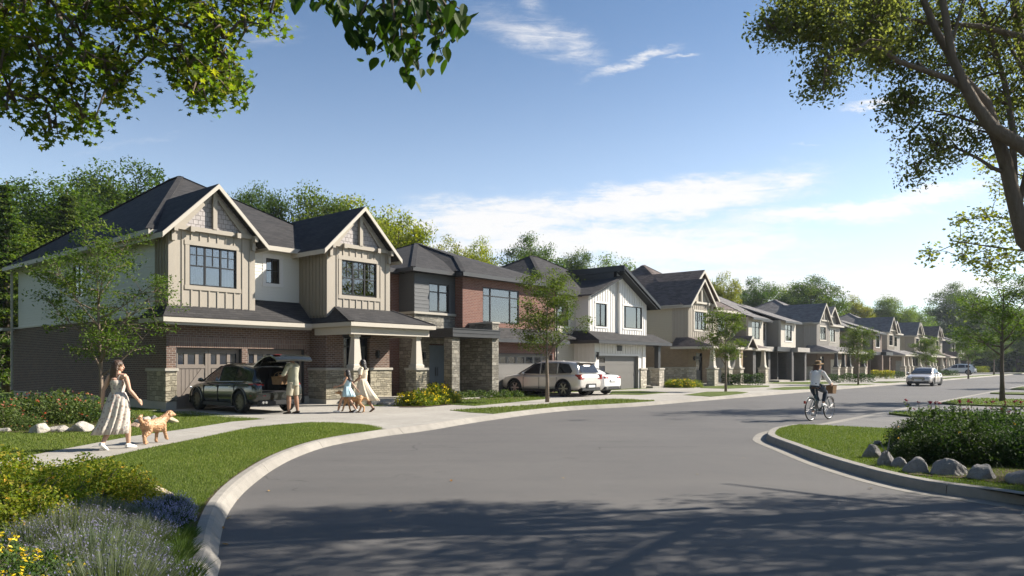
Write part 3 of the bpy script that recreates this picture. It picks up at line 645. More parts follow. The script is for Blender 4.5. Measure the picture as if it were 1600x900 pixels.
def hip(root, a0, a1, v0, v1, z, apexes, m, trim, th=.10, fas=.18, name='roof', soffit=True):
    """hip roof; apexes is one point or (left end, right end) of the ridge"""
    L, Rr = (apexes[0], apexes[-1]); mb = MB(); c = [(a0, v0, z), (a1, v0, z), (a1, v1, z), (a0, v1, z)]
    if L == Rr:
        for i in range(4): mb.add([c[i], c[(i+1) % 4], L], [(0, 1, 2)])
    elif abs(L[0]-Rr[0]) > abs(L[1]-Rr[1]): mb.add([c[0], c[1], Rr, L], [(0, 1, 2, 3)]); mb.add([c[1], c[2], Rr], [(0, 1, 2)]); mb.add([c[2], c[3], L, Rr], [(0, 1, 2, 3)]); mb.add([c[3], c[0], L], [(0, 1, 2)])
    else: mb.add([c[0], c[1], L], [(0, 1, 2)]); mb.add([c[1], c[2], Rr, L], [(0, 1, 2, 3)]); mb.add([c[2], c[3], Rr], [(0, 1, 2)]); mb.add([c[3], c[0], L, Rr], [(0, 1, 2, 3)])
    mb.add(c, [(3, 2, 1, 0)])
    r = mb.build(name, m, root); t = MB(); e = .02
    # ridge and hip caps
    cp = MB()
    for cc, ap in zip(c, (L, Rr if abs(L[0]-Rr[0]) > abs(L[1]-Rr[1]) else L, Rr, L if abs(L[0]-Rr[0]) > abs(L[1]-Rr[1]) else Rr)): cp.beam(cc, ap, .22, .03)
    if L != Rr: cp.beam(L, Rr, .22, .03)
    cp.build('ridge_cap', m, r)
    t.box(a0-e, a1+e, v0-e, v0+.03, z-fas, z-.004); t.box(a0-e, a0+.03, v0+.03, v1, z-fas, z-.004); t.box(a1-.03, a1+e, v0+.03, v1, z-fas, z-.004); t.box(a0-e, a1+e, v1, v1+.03, z-fas, z-.004)
    if soffit: t.box(a0+.03, a1-.03, v0+.03, v1, z-fas+.02, z-fas+.04)
    t.build('fascia', trim, root); return r
def truss(root, ac, zb, za, half, v, m, mb2=None):
    """king post, collar beam, inner rakes and brackets in a gable"""
    t = MB(); y0, y1 = v-.10, v-.005; s = (za-zb)/half
    t.box(ac-half*.86, ac+half*.86, y0, y1, zb, zb+.15); t.box(ac-.075, ac+.075, y0-.02, y1, zb+.15, za-.22)
    for sg in (-1, 1):
        t.prism([(ac+sg*half*.84, zb+.15), (ac+sg*.05, za-.25), (ac+sg*.05, za-.40), (ac+sg*half*.64, zb+.15)], v-.04, v-.006)
        t.box(ac+sg*half*.52-.07, ac+sg*half*.52+.07, v-.22, v-.10, zb-.05, zb+.13)
    t.build('gable_truss', m, root)
    for sg in (-1, 1):
        x = ac+sg*(half-.16); b = MB(); b.prism([(x-.07, zb-.42), (x+.07, zb-.42), (x+.07, zb+.12), (x-.07, zb+.12)], v-.14, v-.006); b.box(x-.07, x+.07, v-.32, v-.14, zb-.12, zb+.10)
        b.build('bracket', m, root, bevel=.01)
def stone_base(root, x0, x1, y0, y1, z1, m, z0=0.0, cap=CAP, capw=.05, name='stone_base'):
    s = MB().box(x0, x1, y0, y1, z0, z1).build(name, m, root)
    MB().box(x0-capw, x1+capw, y0-capw, y1+capw, z1, z1+.10).build('cap', cap, s, bevel=.012); return s
def column(root, x, y, zb, zt, m, base_m=None, base_z0=0., bw=.60, w0=.36, w1=.22, cap=CAP):
    if base_m: stone_base(root, x-bw/2, x+bw/2, y-bw/2, y+bw/2, zb, base_m, base_z0, cap, .06, 'column_base')
    c = MB(); z0 = zb+.10 if base_m else zb
    pr = [(w0*.62, z0), (w0*.62, z0+.10), (w0*.5, z0+.14), (w1*.5, zt-.10), (w1*.68, zt-.08), (w1*.68, zt)]
    vs = [(x+sx*r, y+sy*r, z) for r, z in pr for sx, sy in ((-1,-1),(1,-1),(1,1),(-1,1))]
    fs = [(i*4+j, i*4+(j+1) % 4, i*4+4+(j+1) % 4, i*4+4+j) for i in range(len(pr)-1) for j in range(4)]+[(3,2,1,0), tuple(range(len(pr)*4-4, len(pr)*4))]
    c.add(vs, fs).build('column', m, root)
def garage_door(root, a0, a1, v, z1, m, style='carriage', z0=0.0):
    T = Tf(v); g = MB(T); W_, H_ = a1-a0, z1-z0; hs = []
    if style == 'carriage':
        wz0, wz1 = z0+H_*.735, z0+H_*.92; n = 6
        for k in range(n):
            c = a0+W_*(k+.5)/n+(.02 if k < 3 else -.02)*0; hs.append((c-W_*.057, c+W_*.057, wz0, wz1))
        panel(g, a0, a1, z0, z1, .05, hs, .06)
        for x0_, x1_ in ((a0, a0+.10), ((a0+a1)/2-.10, (a0+a1)/2-.005), ((a0+a1)/2+.005, (a0+a1)/2+.10), (a1-.10, a1)): g.box(x0_, x1_, .035, .06, z0+.02, z1)
        for x0_, x1_ in ((a0+.10, (a0+a1)/2-.10), ((a0+a1)/2+.10, a1-.10)):
            g.box(x0_, x1_, .037, .06, z0+.02, z0+.14); g.box(x0_, x1_, .037, .06, wz0-.14, wz0-.04); g.box(x0_, x1_, .037, .06, z1-.10, z1)
            for k in range(1, 7): x = x0_+(x1_-x0_)*k/7; g.box(x-.005, x+.005, .050, .06, z0+.14, wz0-.14)
        for sx in (1, -1):
            cx = (a0+a1)/2; g.beam((cx+sx*(W_/2-.10)-0, .045, z0+.14), (cx+sx*.10, .045, wz0-.14), .10, .02, up=(0, -1, 0)) if False else None
            p = (cx+sx*(W_/2-.12), z0+.16); q = (cx+sx*.14, wz0-.16); g.prism([p, (p[0]-sx*.11, p[1]), (q[0], q[1]-.13), q, (q[0]+sx*.11, q[1]), (p[0], p[1]+.13)], .040, .058)
    elif style == 'row':
        n = 7; wz0, wz1 = z0+H_*.78, z0+H_*.93
        for k in range(n): hs.append((a0+W_*(k+.12)/n, a0+W_*(k+.88)/n, wz0, wz1))
        panel(g, a0, a1, z0, z1, .05, hs, .06)
        for k in range(1, 4): z = z0+H_*k/4-.003; g.box(a0, a1, .052, .06, z, z+.008)
    elif style == 'side':
        hs = [(a0+.12, a0+.95, z0+H_*(k+.18)/4, z0+H_*(k+.82)/4) for k in range(4)]
        panel(g, a0, a1, z0, z1, .05, hs, .06)
        for k in range(1, 4): z = z0+H_*k/4-.003; g.box(a0, a1, .052, .06, z, z+.008)
    else:
        panel(g, a0, a1, z0, z1, .05, (), .06)
        for i in range(4):
            for j in range(int(W_/.6)): x = a0+W_*(j+.5)/int(W_/.6); g.box(x-.22, x+.22, .045, .06, z0+H_*i/4+.08, z0+H_*(i+1)/4-.08)
    o = g.build('garage_door', m, root)
    for h in hs:
        MB(T).box(h[0], h[1], .085, .095, h[2], h[3]).build('pane', GLASS_D, o)
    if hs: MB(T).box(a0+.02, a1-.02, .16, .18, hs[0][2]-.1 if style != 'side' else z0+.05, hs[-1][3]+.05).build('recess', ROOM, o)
    return o
def entry_door(root, a0, a1, v, z0, z1, m, sidelight=0.0, transom=.35, double=False, glassy=True, frame=None, T=None):
    fm = frame or BLACK; T = T or Tf(v); mb = MB(T); sl = sidelight; L = a0+sl
    mb.box(a0-.06, a0, -.02, .12, z0, z1+.06); mb.box(a1, a1+.06, -.02, .12, z0, z1+.06); mb.box(a0-.06, a1+.06, -.02, .121, z1+.06, z1+.12)
    if sl: mb.box(L-.05, L, -.02, .12, z0, z1)
    zt = z1-transom if transom else z1
    if transom: mb.box(a0, a1, -.015, .118, zt, zt+.05)
    fr = mb.build('door_frame', fm, root)
    if transom: MB(T).box(a0, a1, .06, .068, zt+.05, z1+.055).build('pane', GLASS_D, fr)
    if sl: MB(T).box(a0, L-.05, .06, .069, z0, zt).build('pane', GLASS_D, fr)
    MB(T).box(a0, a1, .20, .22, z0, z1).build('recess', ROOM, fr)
    for k, (d0, d1) in enumerate([(L, a1)] if not double else [(L, (L+a1)/2-.004), ((L+a1)/2+.004, a1)]):
        dm = MB(T); h = [(d0+.14, d1-.14, z0+1.0, zt-.16)] if glassy else []
        panel(dm, d0+.004, d1-.004, z0+.01, zt-.004, .05, h, .05)
        if glassy: dm.box(d0+.14, d1-.14, .06, .07, z0+.18, z0+.86)
        else: dm.box(d0+.12, d1-.12, .040, .05, z0+.15, zt-.15)
        do = dm.build('door', m, root)
        if glassy: MB(T).box(h[0][0], h[0][1], .07, .078, h[0][2], h[0][3]).build('pane', GLASS_D, do)
        hx = d1-.07 if (k == 0) else d0+.07
        MB(T).box(hx-.012, hx+.012, -.01, .02, z0+.85, z0+1.25).build('handle', CHAR, do)
def wall_lamp(root, a, v, z, T=None, h=.32):
    T = T or Tf(v); l = MB(T); l.box(a-.05, a+.05, -.03, .0, z-.08, z+.08); l.box(a-.065, a+.065, -.16, -.03, z+h*.4, z+h*.5); l.box(a-.055, a+.055, -.15, -.04, z-h*.5, z-h*.45)
    for sx in (-.055, .045): l.box(a+sx, a+sx+.01, -.15, -.14, z-h*.45, z+h*.4)
    l.box(a-.045, a+.045, -.14, -.05, z-h*.44, z+h*.38); return l.build('wall_lamp', BLACK, root)
def house(name, label, cat='house', group=None):
    return thing(name, label, cat, (ROW.x, ROW.y, 0), RROT, group)

def craftsman():
    h = house('house', 'nearest house, twin trussed gables, brown brick, taupe boards and tapered porch columns')
    # ground floor
    g = MB(Tf(0.0)); panel(g, 0, 5.65, .28, 2.95, .2, [(.33, 2.75, 0, 2.12), (2.98, 5.40, 0, 2.12)])
    g.T = Tl(0.0); panel(g, .2, 15.7, .28, 3.25, .2)
    g.T = Tl(5.65); panel(g, -1.1, .0, .2, 3.45, .2); g.T = Tf(-1.1); panel(g, 5.85, 8.8, .2, 3.3, .2, [(6.45, 7.75, .2, 2.62)]); g.T = Tr(8.8); panel(g, -.9, 8, .2, 3.3, .2)
    g.build('brick_wall', BRN_BRICK, h)
    s = MB(Tf(-.012)); s.box(.08, 5.5, 0, .05, 2.12, 2.46); s.build('brick_lintel', BRN_SOLD, h)
    p = MB(); p.box(-.03, .33, -.03, .2, 0, .28); p.box(2.75, 2.98, -.02, .2, 0, .28); p.box(-.03, .17, .2, 15.7, 0, .30); p.box(5.42, 5.65, -.02, .2, 0, .28); p.box(5.62, 6.45, -1.13, -.9, 0, .2); p.box(7.75, 8.83, -1.13, -.9, 0, .2); p.box(5.62, 5.82, -.9, 0, 0, .2)
    p.build('plinth', CAP, h)
    stone_base(h, -.05, .33, -.055, 1.35, 1.30, STONE_A, .28); stone_base(h, 5.59, 6.45, -1.16, .0, 1.30, STONE_A, .2); stone_base(h, 7.75, 8.86, -1.16, -.3, 1.30, STONE_A, .2)
    for a0, a1 in ((.33, 2.75), (2.98, 5.40)):
        MB(Tf(.0)).box(a0, a0+.03, .02, .22, 0, 2.12).box(a1-.03, a1, .02, .22, 0, 2.12).box(a0+.03, a1-.03, .02, .22, 2.09, 2.12).build('door_surround', CHAR, h)
        garage_door(h, a0+.03, a1-.03, .12, 2.09, DOORT, 'carriage')
    entry_door(h, 6.52, 7.68, -.95, .2, 2.55, CHAR, .34, .32)
    MB().box(6.40, 7.80, -1.12, -.85, 2.62, 2.70).build('door_head', BLACK, h)
    wall_lamp(h, 8.1, -1.1, 1.95)
    # frieze, porch
    f = MB(); f.box(-.02, 5.66, -.03, .21, 2.95, 3.02); f.box(-.32, 5.35, -.57, -.49, 2.86, 3.0); f.box(-.33, 5.6, -.49, -.03, 2.93, 2.97)
    f.build('frieze', CREAM, h)
    f = MB(); f.box(-.40, 5.38, -.66, -.60, 2.95, 3.10); f.box(-.40, -.34, -.60, 1.2, 2.95, 3.10); f.box(5.32, 5.38, -3.0, -.66, 2.95, 3.10); f.box(5.32, 9.60, -3.06, -3.0, 2.95, 3.10); f.box(9.54, 9.60, -3.0, .6, 2.95, 3.10)
    f.build('fascia', CREAM, h)
    f = MB(); f.box(5.46, 9.42, -2.86, -2.66, 2.66, 2.93); f.box(5.46, 5.64, -2.66, -.6, 2.66, 2.93); f.box(9.24, 9.42, -2.66, .4, 2.66, 2.93); f.box(5.38, 9.54, -2.99, .5, 2.935, 2.96)
    f.build('porch_beam', CREAM, h)
    for x in (5.85, 8.95): column(h, x, -2.6, 1.30, 2.66, CREAM, STONE_A, .2 if x > 8 else .0)
    MB().box(6.3, 9.5, -3.0, -1.14, 0.0, .2).box(6.6, 8.2, -3.35, -3.0, 0, .10).build('porch_slab', CONC, h, bevel=.01)
    k = .65; r = MB()
    r.add([(-.42, -.66, 3.12), (5.36, -.66, 3.12), (5.65, .72, 3.12+1.38*k), (.05, .72, 3.12+1.38*k), (.02, -.02, 3.12+.64*k)], [(0, 1, 2, 3, 4)])
    r.add([(-.42, -.66, 3.12), (.02, -.02, 3.53), (.02, 1.2, 3.53), (-.42, 1.2, 3.12)], [(0, 1, 2, 3)]); r.add([(-.42, 1.2, 3.12), (.02, 1.2, 3.53), (.02, 1.2, 3.12)], [(0, 1, 2)])
    r.add([(5.34, -3.06, 3.12), (9.62, -3.06, 3.12), (8.95, -1.1, 3.78), (6.12, -1.1, 3.78)], [(0, 1, 2, 3)])
    r.add([(5.34, -3.06, 3.12), (6.12, -1.1, 3.78), (5.64, -1.1, 3.36), (5.64, .2, 3.36), (5.34, .2, 3.10)], [(0, 1, 2, 3, 4)])
    r.add([(9.62, -3.06, 3.12), (9.62, .6, 3.12), (8.95, .6, 3.78), (8.95, -1.1, 3.78)], [(0, 1, 2, 3)]); r.add([(9.62, .6, 3.12), (8.8, .6, 3.12), (8.8, .6, 3.78), (8.95, .6, 3.78)], [(0, 1, 2, 3)])
    r.beam((5.34, -3.06, 3.13), (6.12, -1.1, 3.79), .2, .03); r.beam((9.62, -3.06, 3.13), (8.95, -1.1, 3.79), .2, .03)
    me = bpy.data.meshes.new('porch_roof'); me.from_pydata(r.v, [], r.f); link('porch_roof', me, SH_DK, h)
    # upper floor
    w = MB(Tl(.04)); panel(w, .9, 15.1, 3.25, 6.0, .2, [(7.3, 8.4, 4.25, 5.6)]); laps(w, .95, 15.08, 3.27, 5.95, .13, [(7.3, 8.4, 4.25, 5.6)]); w.T = Tf(.7); panel(w, 3.3, 5.65, 3.8, 6.05, .2, [(4.15, 4.74, 4.68, 5.65)]); laps(w, 3.28, 5.64, 3.8, 6.0, .13, [(4.15, 4.74, 4.68, 5.65)]); w.T = Tr(8.78); panel(w, 1.2, 15.1, 3.3, 6.0, .2)
    w.T = ident; w.box(.24, 8.6, 14.9, 15.1, 3.25, 6.0); w.build('siding_wall', SID_W, h)
    MB().box(-.06, .04, 1.35, 15.9, 3.2, 3.27).box(-.5, .04, 15.5, 16.0, 3.12, 3.25).build('ledge', CREAM, h)
    window(h, Tl(.04), 7.3, 8.4, 4.25, 5.6, (.5,), (.5,), trim=WHITE_P, seed=3)
    window(h, Tf(.7), 4.15, 4.74, 4.68, 5.65, (.5,), (.52,), trim=WHITE_P, tw=.14, fw=.035, seed=4)
    for (a0, a1, v, zb, side_l, side_r) in ((.05, 3.26, 0.0, 3.42, .92, .72), (5.65, 8.8, -1.1, 3.3, 1.8, 2.2)):
        ac = (a0+a1)/2; hf = (a1-a0)/2; hole = (ac-.87, ac+.87, 4.27, 5.66); b = MB(Tf(v))
        panel(b, a0, a1, zb, 6.2, .2, [hole]); battens(b, a0+.17, a1-.17, zb, 6.2, .305, [(hole[0]-.14, hole[1]+.14, hole[2]-.14, hole[3]+.15)])
        for x0_, x1_ in ((a0, a0+.17), (a1-.17, a1)): b.box(x0_, x1_, -.03, 0, zb, 6.15)
        b.build('board_wall', TAUPE, h)
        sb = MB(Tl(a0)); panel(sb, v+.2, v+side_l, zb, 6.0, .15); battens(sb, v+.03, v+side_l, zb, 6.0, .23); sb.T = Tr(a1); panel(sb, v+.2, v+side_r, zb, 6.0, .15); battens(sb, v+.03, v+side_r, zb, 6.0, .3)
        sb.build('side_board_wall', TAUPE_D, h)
        s = MB(Tf(v+.01)); gable_wall(s, a0, a1, 6.2, ac, 6.2+hf*.98, .18); s.build('shake_gable', SHAKE, h)
        gable_roof(h, ac-hf-.36, ac+hf+.36, 5.94, ac, 5.94+(hf+.36)*.985, v-.36, 4.6, SH_DK, CREAM, rake=.17)
        truss(h, ac, 6.14, 5.94+(hf+.36)*.985-.05, hf+.04, v-.03, TAUPE)
        bars = [('v', (i+.5)/3, .53, .97) for i in range(3)]+[('h', .77, .02, .98)]
        window(h, Tf(v), *hole, cols=(1/3, 2/3), rows=(.5,), bars=bars, trim=TAUPE, tw=.15, seed=int(v*10))
    hip(h, -.45, 9.25, .3, 15.6, 6.08, [(3.95, 7.2, 9.82), (3.95, 8.2, 9.82)], SH_DK, CREAM, name='main_roof')
    MB().beam((-.2, 15.2, 5.95), (-.2, 15.2, .3), .08, .08).build('downpipe', CREAM, h)

def prairie():
    h = house('house', 'red brick and dark grey house with hip roof and stone porch under flat canopy')
    b = MB(Tf(1.05)); panel(b, 10.4, 11.25, 0, 5.7, .2); b.T = Tl(10.4); panel(b, 1.25, 11, 0, 5.7, .2); b.T = Tf(-.5); panel(b, 13.83, 21.2, 3.3, 5.72, .2, [(15.25, 18.05, 3.62, 5.35)])
    panel(b, 14.72, 21.2, 0, 2.78, .2, [(15.9, 20.9, 0, 2.07)]); b.T = Tl(13.83); panel(b, -.3, .1, 3.3, 5.72, .2); b.T = Tr(21.2); panel(b, -.3, 11, 0, 5.72, .2); b.build('brick_wall', RED_BRICK, h)
    g = MB(Tf(0)); panel(g, 11.2, 13.83, 3.95, 5.72, .2, [(12.1, 13.42, 3.98, 5.32)]); laps(g, 11.2, 13.82, 3.96, 5.7, .18, [(12.15, 13.37, 3.98, 5.32)]); g.T = Tl(11.2); panel(g, .2, 1.05, 3.95, 5.72, .2); laps(g, 0, 1.04, 3.96, 5.7, .18); g.build('siding_wall', SID_G, h)
    MB().box(11.12, 13.9, -.08, .2, 3.84, 3.95).box(11.12, 11.3, .2, 1.05, 3.84, 3.95).build('sill_band', CAP, h, bevel=.01)
    s = MB(Tf(.02)); panel(s, 11.22, 14.26, 0, 3.84, .2, [(12.15, 13.25, .25, 2.5)]); s.T = Tl(11.22); panel(s, .22, 1.05, 0, 3.84, .2); s.T = ident; s.box(14.26, 14.72, -2.0, .0, 0, 3.45); s.box(11.6, 12.08, -2.0, -1.5, 0, 2.72)
    s.build('stone_wall', STONE_B, h)
    MB().box(14.2, 14.78, -2.05, .0, 3.45, 3.53).build('wall_cap', CAP, h, bevel=.01)
    MB().box(11.4, 15.2, -2.1, .3, 0, .15).box(11.6, 14.3, -2.6, -2.1, 0, .07).build('porch_slab', CONC, h)
    c = MB(); c.box(11.5, 14.66, -2.15, -.0, 2.76, 3.10); c.box(11.47, 14.69, -2.18, -.0, 3.10, 3.14); c.box(11.48, 14.68, -2.17, -.0, 2.93, 2.94); c.build('canopy', CHAR, h)
    entry_door(h, 12.15, 13.25, .1, .15, 2.44, DOORB, 0, 0, True, False, SLATE); wall_lamp(h, 11.75, 0.02, 1.95)
    MB(Tf(-.5)).box(15.86, 15.9, -.01, .2, 0, 2.11).box(20.9, 20.94, -.01, .2, 0, 2.11).box(15.9, 20.9, -.01, .2, 2.07, 2.11).build('door_surround', CHAR, h)
    garage_door(h, 15.9, 20.9, -.38, 2.07, DOORG, 'row')
    r = MB(); r.slab([(14.78, -1.15, 2.80), (21.6, -1.15, 2.80), (21.6, -.5, 3.40), (14.78, -.5, 3.40)], .05); r.build('garage_roof', SH_DK, h)
    MB().box(14.78, 21.62, -1.19, -1.15, 2.64, 2.81).box(14.78, 21.6, -1.15, -.5, 2.69, 2.72).build('fascia', CHAR, h)
    window(h, Tf(0), 12.1, 13.42, 3.98, 5.32, (.5,), (.70,), fw=.06, seed=11)
    window(h, Tf(-.5), 15.25, 18.05, 3.62, 5.35, (.21, .75), (.76,), bars=[('h', .5, .76, .98)], fw=.06, seed=12)
    hip(h, 10.75, 21.6, -.42, 10.6, 5.9, [(15.9, 5.0, 8.15)], SH_DK, CHAR); r2 = MB(); A_, B_, L2, R2 = (13.42, -.92, 5.9), (21.62, -.92, 5.9), (15.2, 1.35, 7.0), (15.92, 4.9, 8.14); r2.add([A_, B_, L2, R2, (13.42, 1.8, 6.2), (21.62, 10.4, 5.9)], [(0, 1, 2), (1, 3, 2), (0, 2, 4), (2, 3, 4), (1, 5, 3)]); me = bpy.data.meshes.new('bay_roof'); me.from_pydata(r2.v, [], r2.f); br_ = link('bay_roof', me, SH_DK, h); MB().beam(A_, L2, .2, .03).beam(L2, R2, .2, .03).build('ridge_cap', SH_DK, br_); MB().box(13.40, 21.64, -.96, -.92, 5.70, 5.89).box(13.38, 13.42, -.92, .2, 5.70, 5.89).box(21.6, 21.64, -.92, .2, 5.7, 5.89).box(13.42, 21.6, -.92, -.48, 5.72, 5.74).build('fascia', CHAR, h)
    MB().beam((21.25, -.56, 5.7), (21.25, -.56, .1), .08, .08).build('downpipe', CHAR, h)
    hip(h, 9.95, 11.2, .7, 11, 5.88, [(11.15, 5, 6.9)], SH_DK, CHAR)

def farmhouse():
    h = house('house', 'white board-and-batten house with dark offset shed roofs and grey garage door')
    w = MB(Tf(-.5)); panel(w, 25, 30.95, 0, 2.9, .2, [(25.5, 30.1, 0, 2.07)]); battens(w, 25.0, 30.95, 2.2, 2.9, .3); w.T = Tl(25.0); panel(w, -.3, 6, 0, 2.9, .2); battens(w, -.3, 6, 0, 2.9, .3)
    w.T = Tr(30.95); panel(w, -.3, 6, 0, 2.9, .2)
    tl = lambda x: 5.72+(x-25.0)*.40
    w.T = Tf(0); hl = (25.95, 27.15, 3.86, 5.28); panel(w, 25.2, 28.35, 3.3, 5.6, .2, [hl]); w.prism([(25.2, 5.6), (28.35, 5.6), (28.35, tl(28.35)-.1), (25.2, tl(25.2)-.1)], 0, .2); battens(w, 25.3, 28.2, 3.3, 0, .3, [(hl[0]-.13, hl[1]+.13, hl[2]-.13, hl[3]+.13)], top=lambda x: tl(x)-.14)
    tr_ = lambda x: 7.55-(x-28.3)*.50
    w.T = Tf(-.18); hr = (28.85, 31.15, 3.86, 5.28); panel(w, 28.35, 31.75, 3.2, 5.6, .2, [hr]); w.prism([(28.35, 5.6), (31.75, 5.6), (31.75, tr_(31.75)-.12), (28.35, tr_(28.35)-.12)], 0, .2); battens(w, 28.42, 31.7, 3.2, 0, .3, [(hr[0]-.13, hr[1]+.13, hr[2]-.13, hr[3]+.13)], top=lambda x: tr_(x)-.16)
    w.T = Tr(31.75); panel(w, .0, 10, 3.2, 5.6, .2); w.T = Tl(25.2); panel(w, .2, 3, 3.2, 5.7, .2); w.build('batten_wall', WHITE_P, h)
    s = MB(Tf(.95)); panel(s, 22.2, 25.3, 0, 5.6, .2, [(23.35, 24.45, 3.8, 5.25)]); s.T = Tl(22.2); panel(s, 1.15, 11, 0, 5.6, .2); s.build('siding_wall', SID_P, h)
    MB(Tf(-.5)).box(25.36, 25.5, -.03, .2, 0, 2.07).box(30.1, 30.24, -.03, .2, 0, 2.07).box(25.36, 30.24, -.03, .2, 2.07, 2.20).build('door_surround', WHITE_P, h)
    garage_door(h, 25.5, 30.1, -.40, 2.07, DOORG, 'side')
    stone_base(h, 30.26, 31.0, -.62, -.2, 1.2, STONE_C)
    MB().box(25.0, 25.36, -.56, -.49, 0, 2.9).box(30.6, 30.98, -.56, -.49, 1.3, 2.9).build('corner_board', WHITE_P, h)
    MB(Tf(-.5)).box(27.55, 28.1, -.04, -.01, 2.38, 2.72).build('house_number_plate', BLACK, h); wall_lamp(h, 25.2, -.56, 2.05, h=.45)
    r = MB(); r.slab([(24.55, -1.15, 2.98), (33.4, -1.15, 2.98), (33.0, .05, 3.58), (25.0, .05, 3.58)], .06); r.slab([(24.55, -1.15, 2.98), (25.0, .05, 3.58), (25.0, 1.0, 3.58), (24.55, 1.0, 2.98)], .06); r.slab([(22.0, .35, 3.08), (25.0, .35, 3.08), (25.0, .98, 3.4), (22.0, .98, 3.4)], .06); r.slab([(33.4, -1.15, 2.98), (33.4, 2.5, 2.98), (33, 2.5, 3.58), (33.0, .05, 3.58)], .06); r.build('porch_roof', SH_DK, h)
    MB().box(24.52, 33.42, -1.19, -1.15, 2.78, 2.97).box(24.51, 24.55, -1.15, .9, 2.78, 2.97).box(33.4, 33.44, -1.15, 2.4, 2.78, 2.97).box(24.6, 33.35, -1.1, -.55, 2.80, 2.83).box(30.98, 33.35, -.55, 2.2, 2.80, 2.83).build('fascia', CHAR, h)
    stone_base(h, 31.9, 32.55, -1.05, -.4, 1.2, STONE_C, name='column_base'); MB().box(32.08, 32.38, -.88, -.58, 1.3, 2.74).box(32.03, 32.43, -.93, -.53, 2.68, 2.79).build('column', CHAR, h)
    MB().box(30.98, 33.3, -1.1, 2.5, 0, .12).build('porch_slab', CONC, h)
    entry_door(h, 31.95, 32.9, 2.5, .12, 2.4, SLATE, 0, 0, False, False); MB(Tf(2.5)).box(30.95, 33.3, .02, .2, .12, 2.9).build('porch_wall', SID_P, h)
    window(h, Tf(0), *hl, cols=(.5,), trim=WHITE_P, tw=.10, seed=21); window(h, Tf(-.18), *hr, cols=(.13, .74), trim=WHITE_P, tw=.10, seed=22); window(h, Tf(.95), 23.35, 24.45, 3.8, 5.25, cols=(.5,), trim=WHITE_P, tw=.10, seed=23)
    u = MB(); u.slab([(24.8, -.45, 5.70), (28.35, -.45, 7.12), (28.35, 8, 7.12), (24.8, 8, 5.70)], .08); u.slab([(28.0, -.75, 7.72), (32.5, -.75, 5.48), (32.5, 9, 5.48), (28.0, 9, 7.72)], .08); u.build('shed_roof', SH_DK, h)
    t = MB(); t.prism([(28.0, 7.70), (32.52, 5.45), (32.52, 5.24), (28.0, 7.48)], -.80, -.752); t.box(27.96, 28.0, -.80, 9, 7.36, 7.72); t.box(28.0, 28.35, .0, 8.8, 6.9, 7.62); t.box(32.5, 32.54, -.8, 9, 5.2, 5.47); t.prism([(24.8, 5.60), (28.3, 7.02), (28.3, 6.94), (24.8, 5.5)], -.48, -.452)
    t.prism([(28.05, 7.33), (32.3, 5.22), (32.3, 5.18), (28.05, 7.29)], -.75, -.2); t.build('roof_edge', BLACK, h)
    hip(h, 21.8, 32.6, .5, 11.5, 5.8, [(26.4, 5.4, 8.7), (27.2, 5.4, 8.7)], SH_DK, CHAR, name='main_roof')

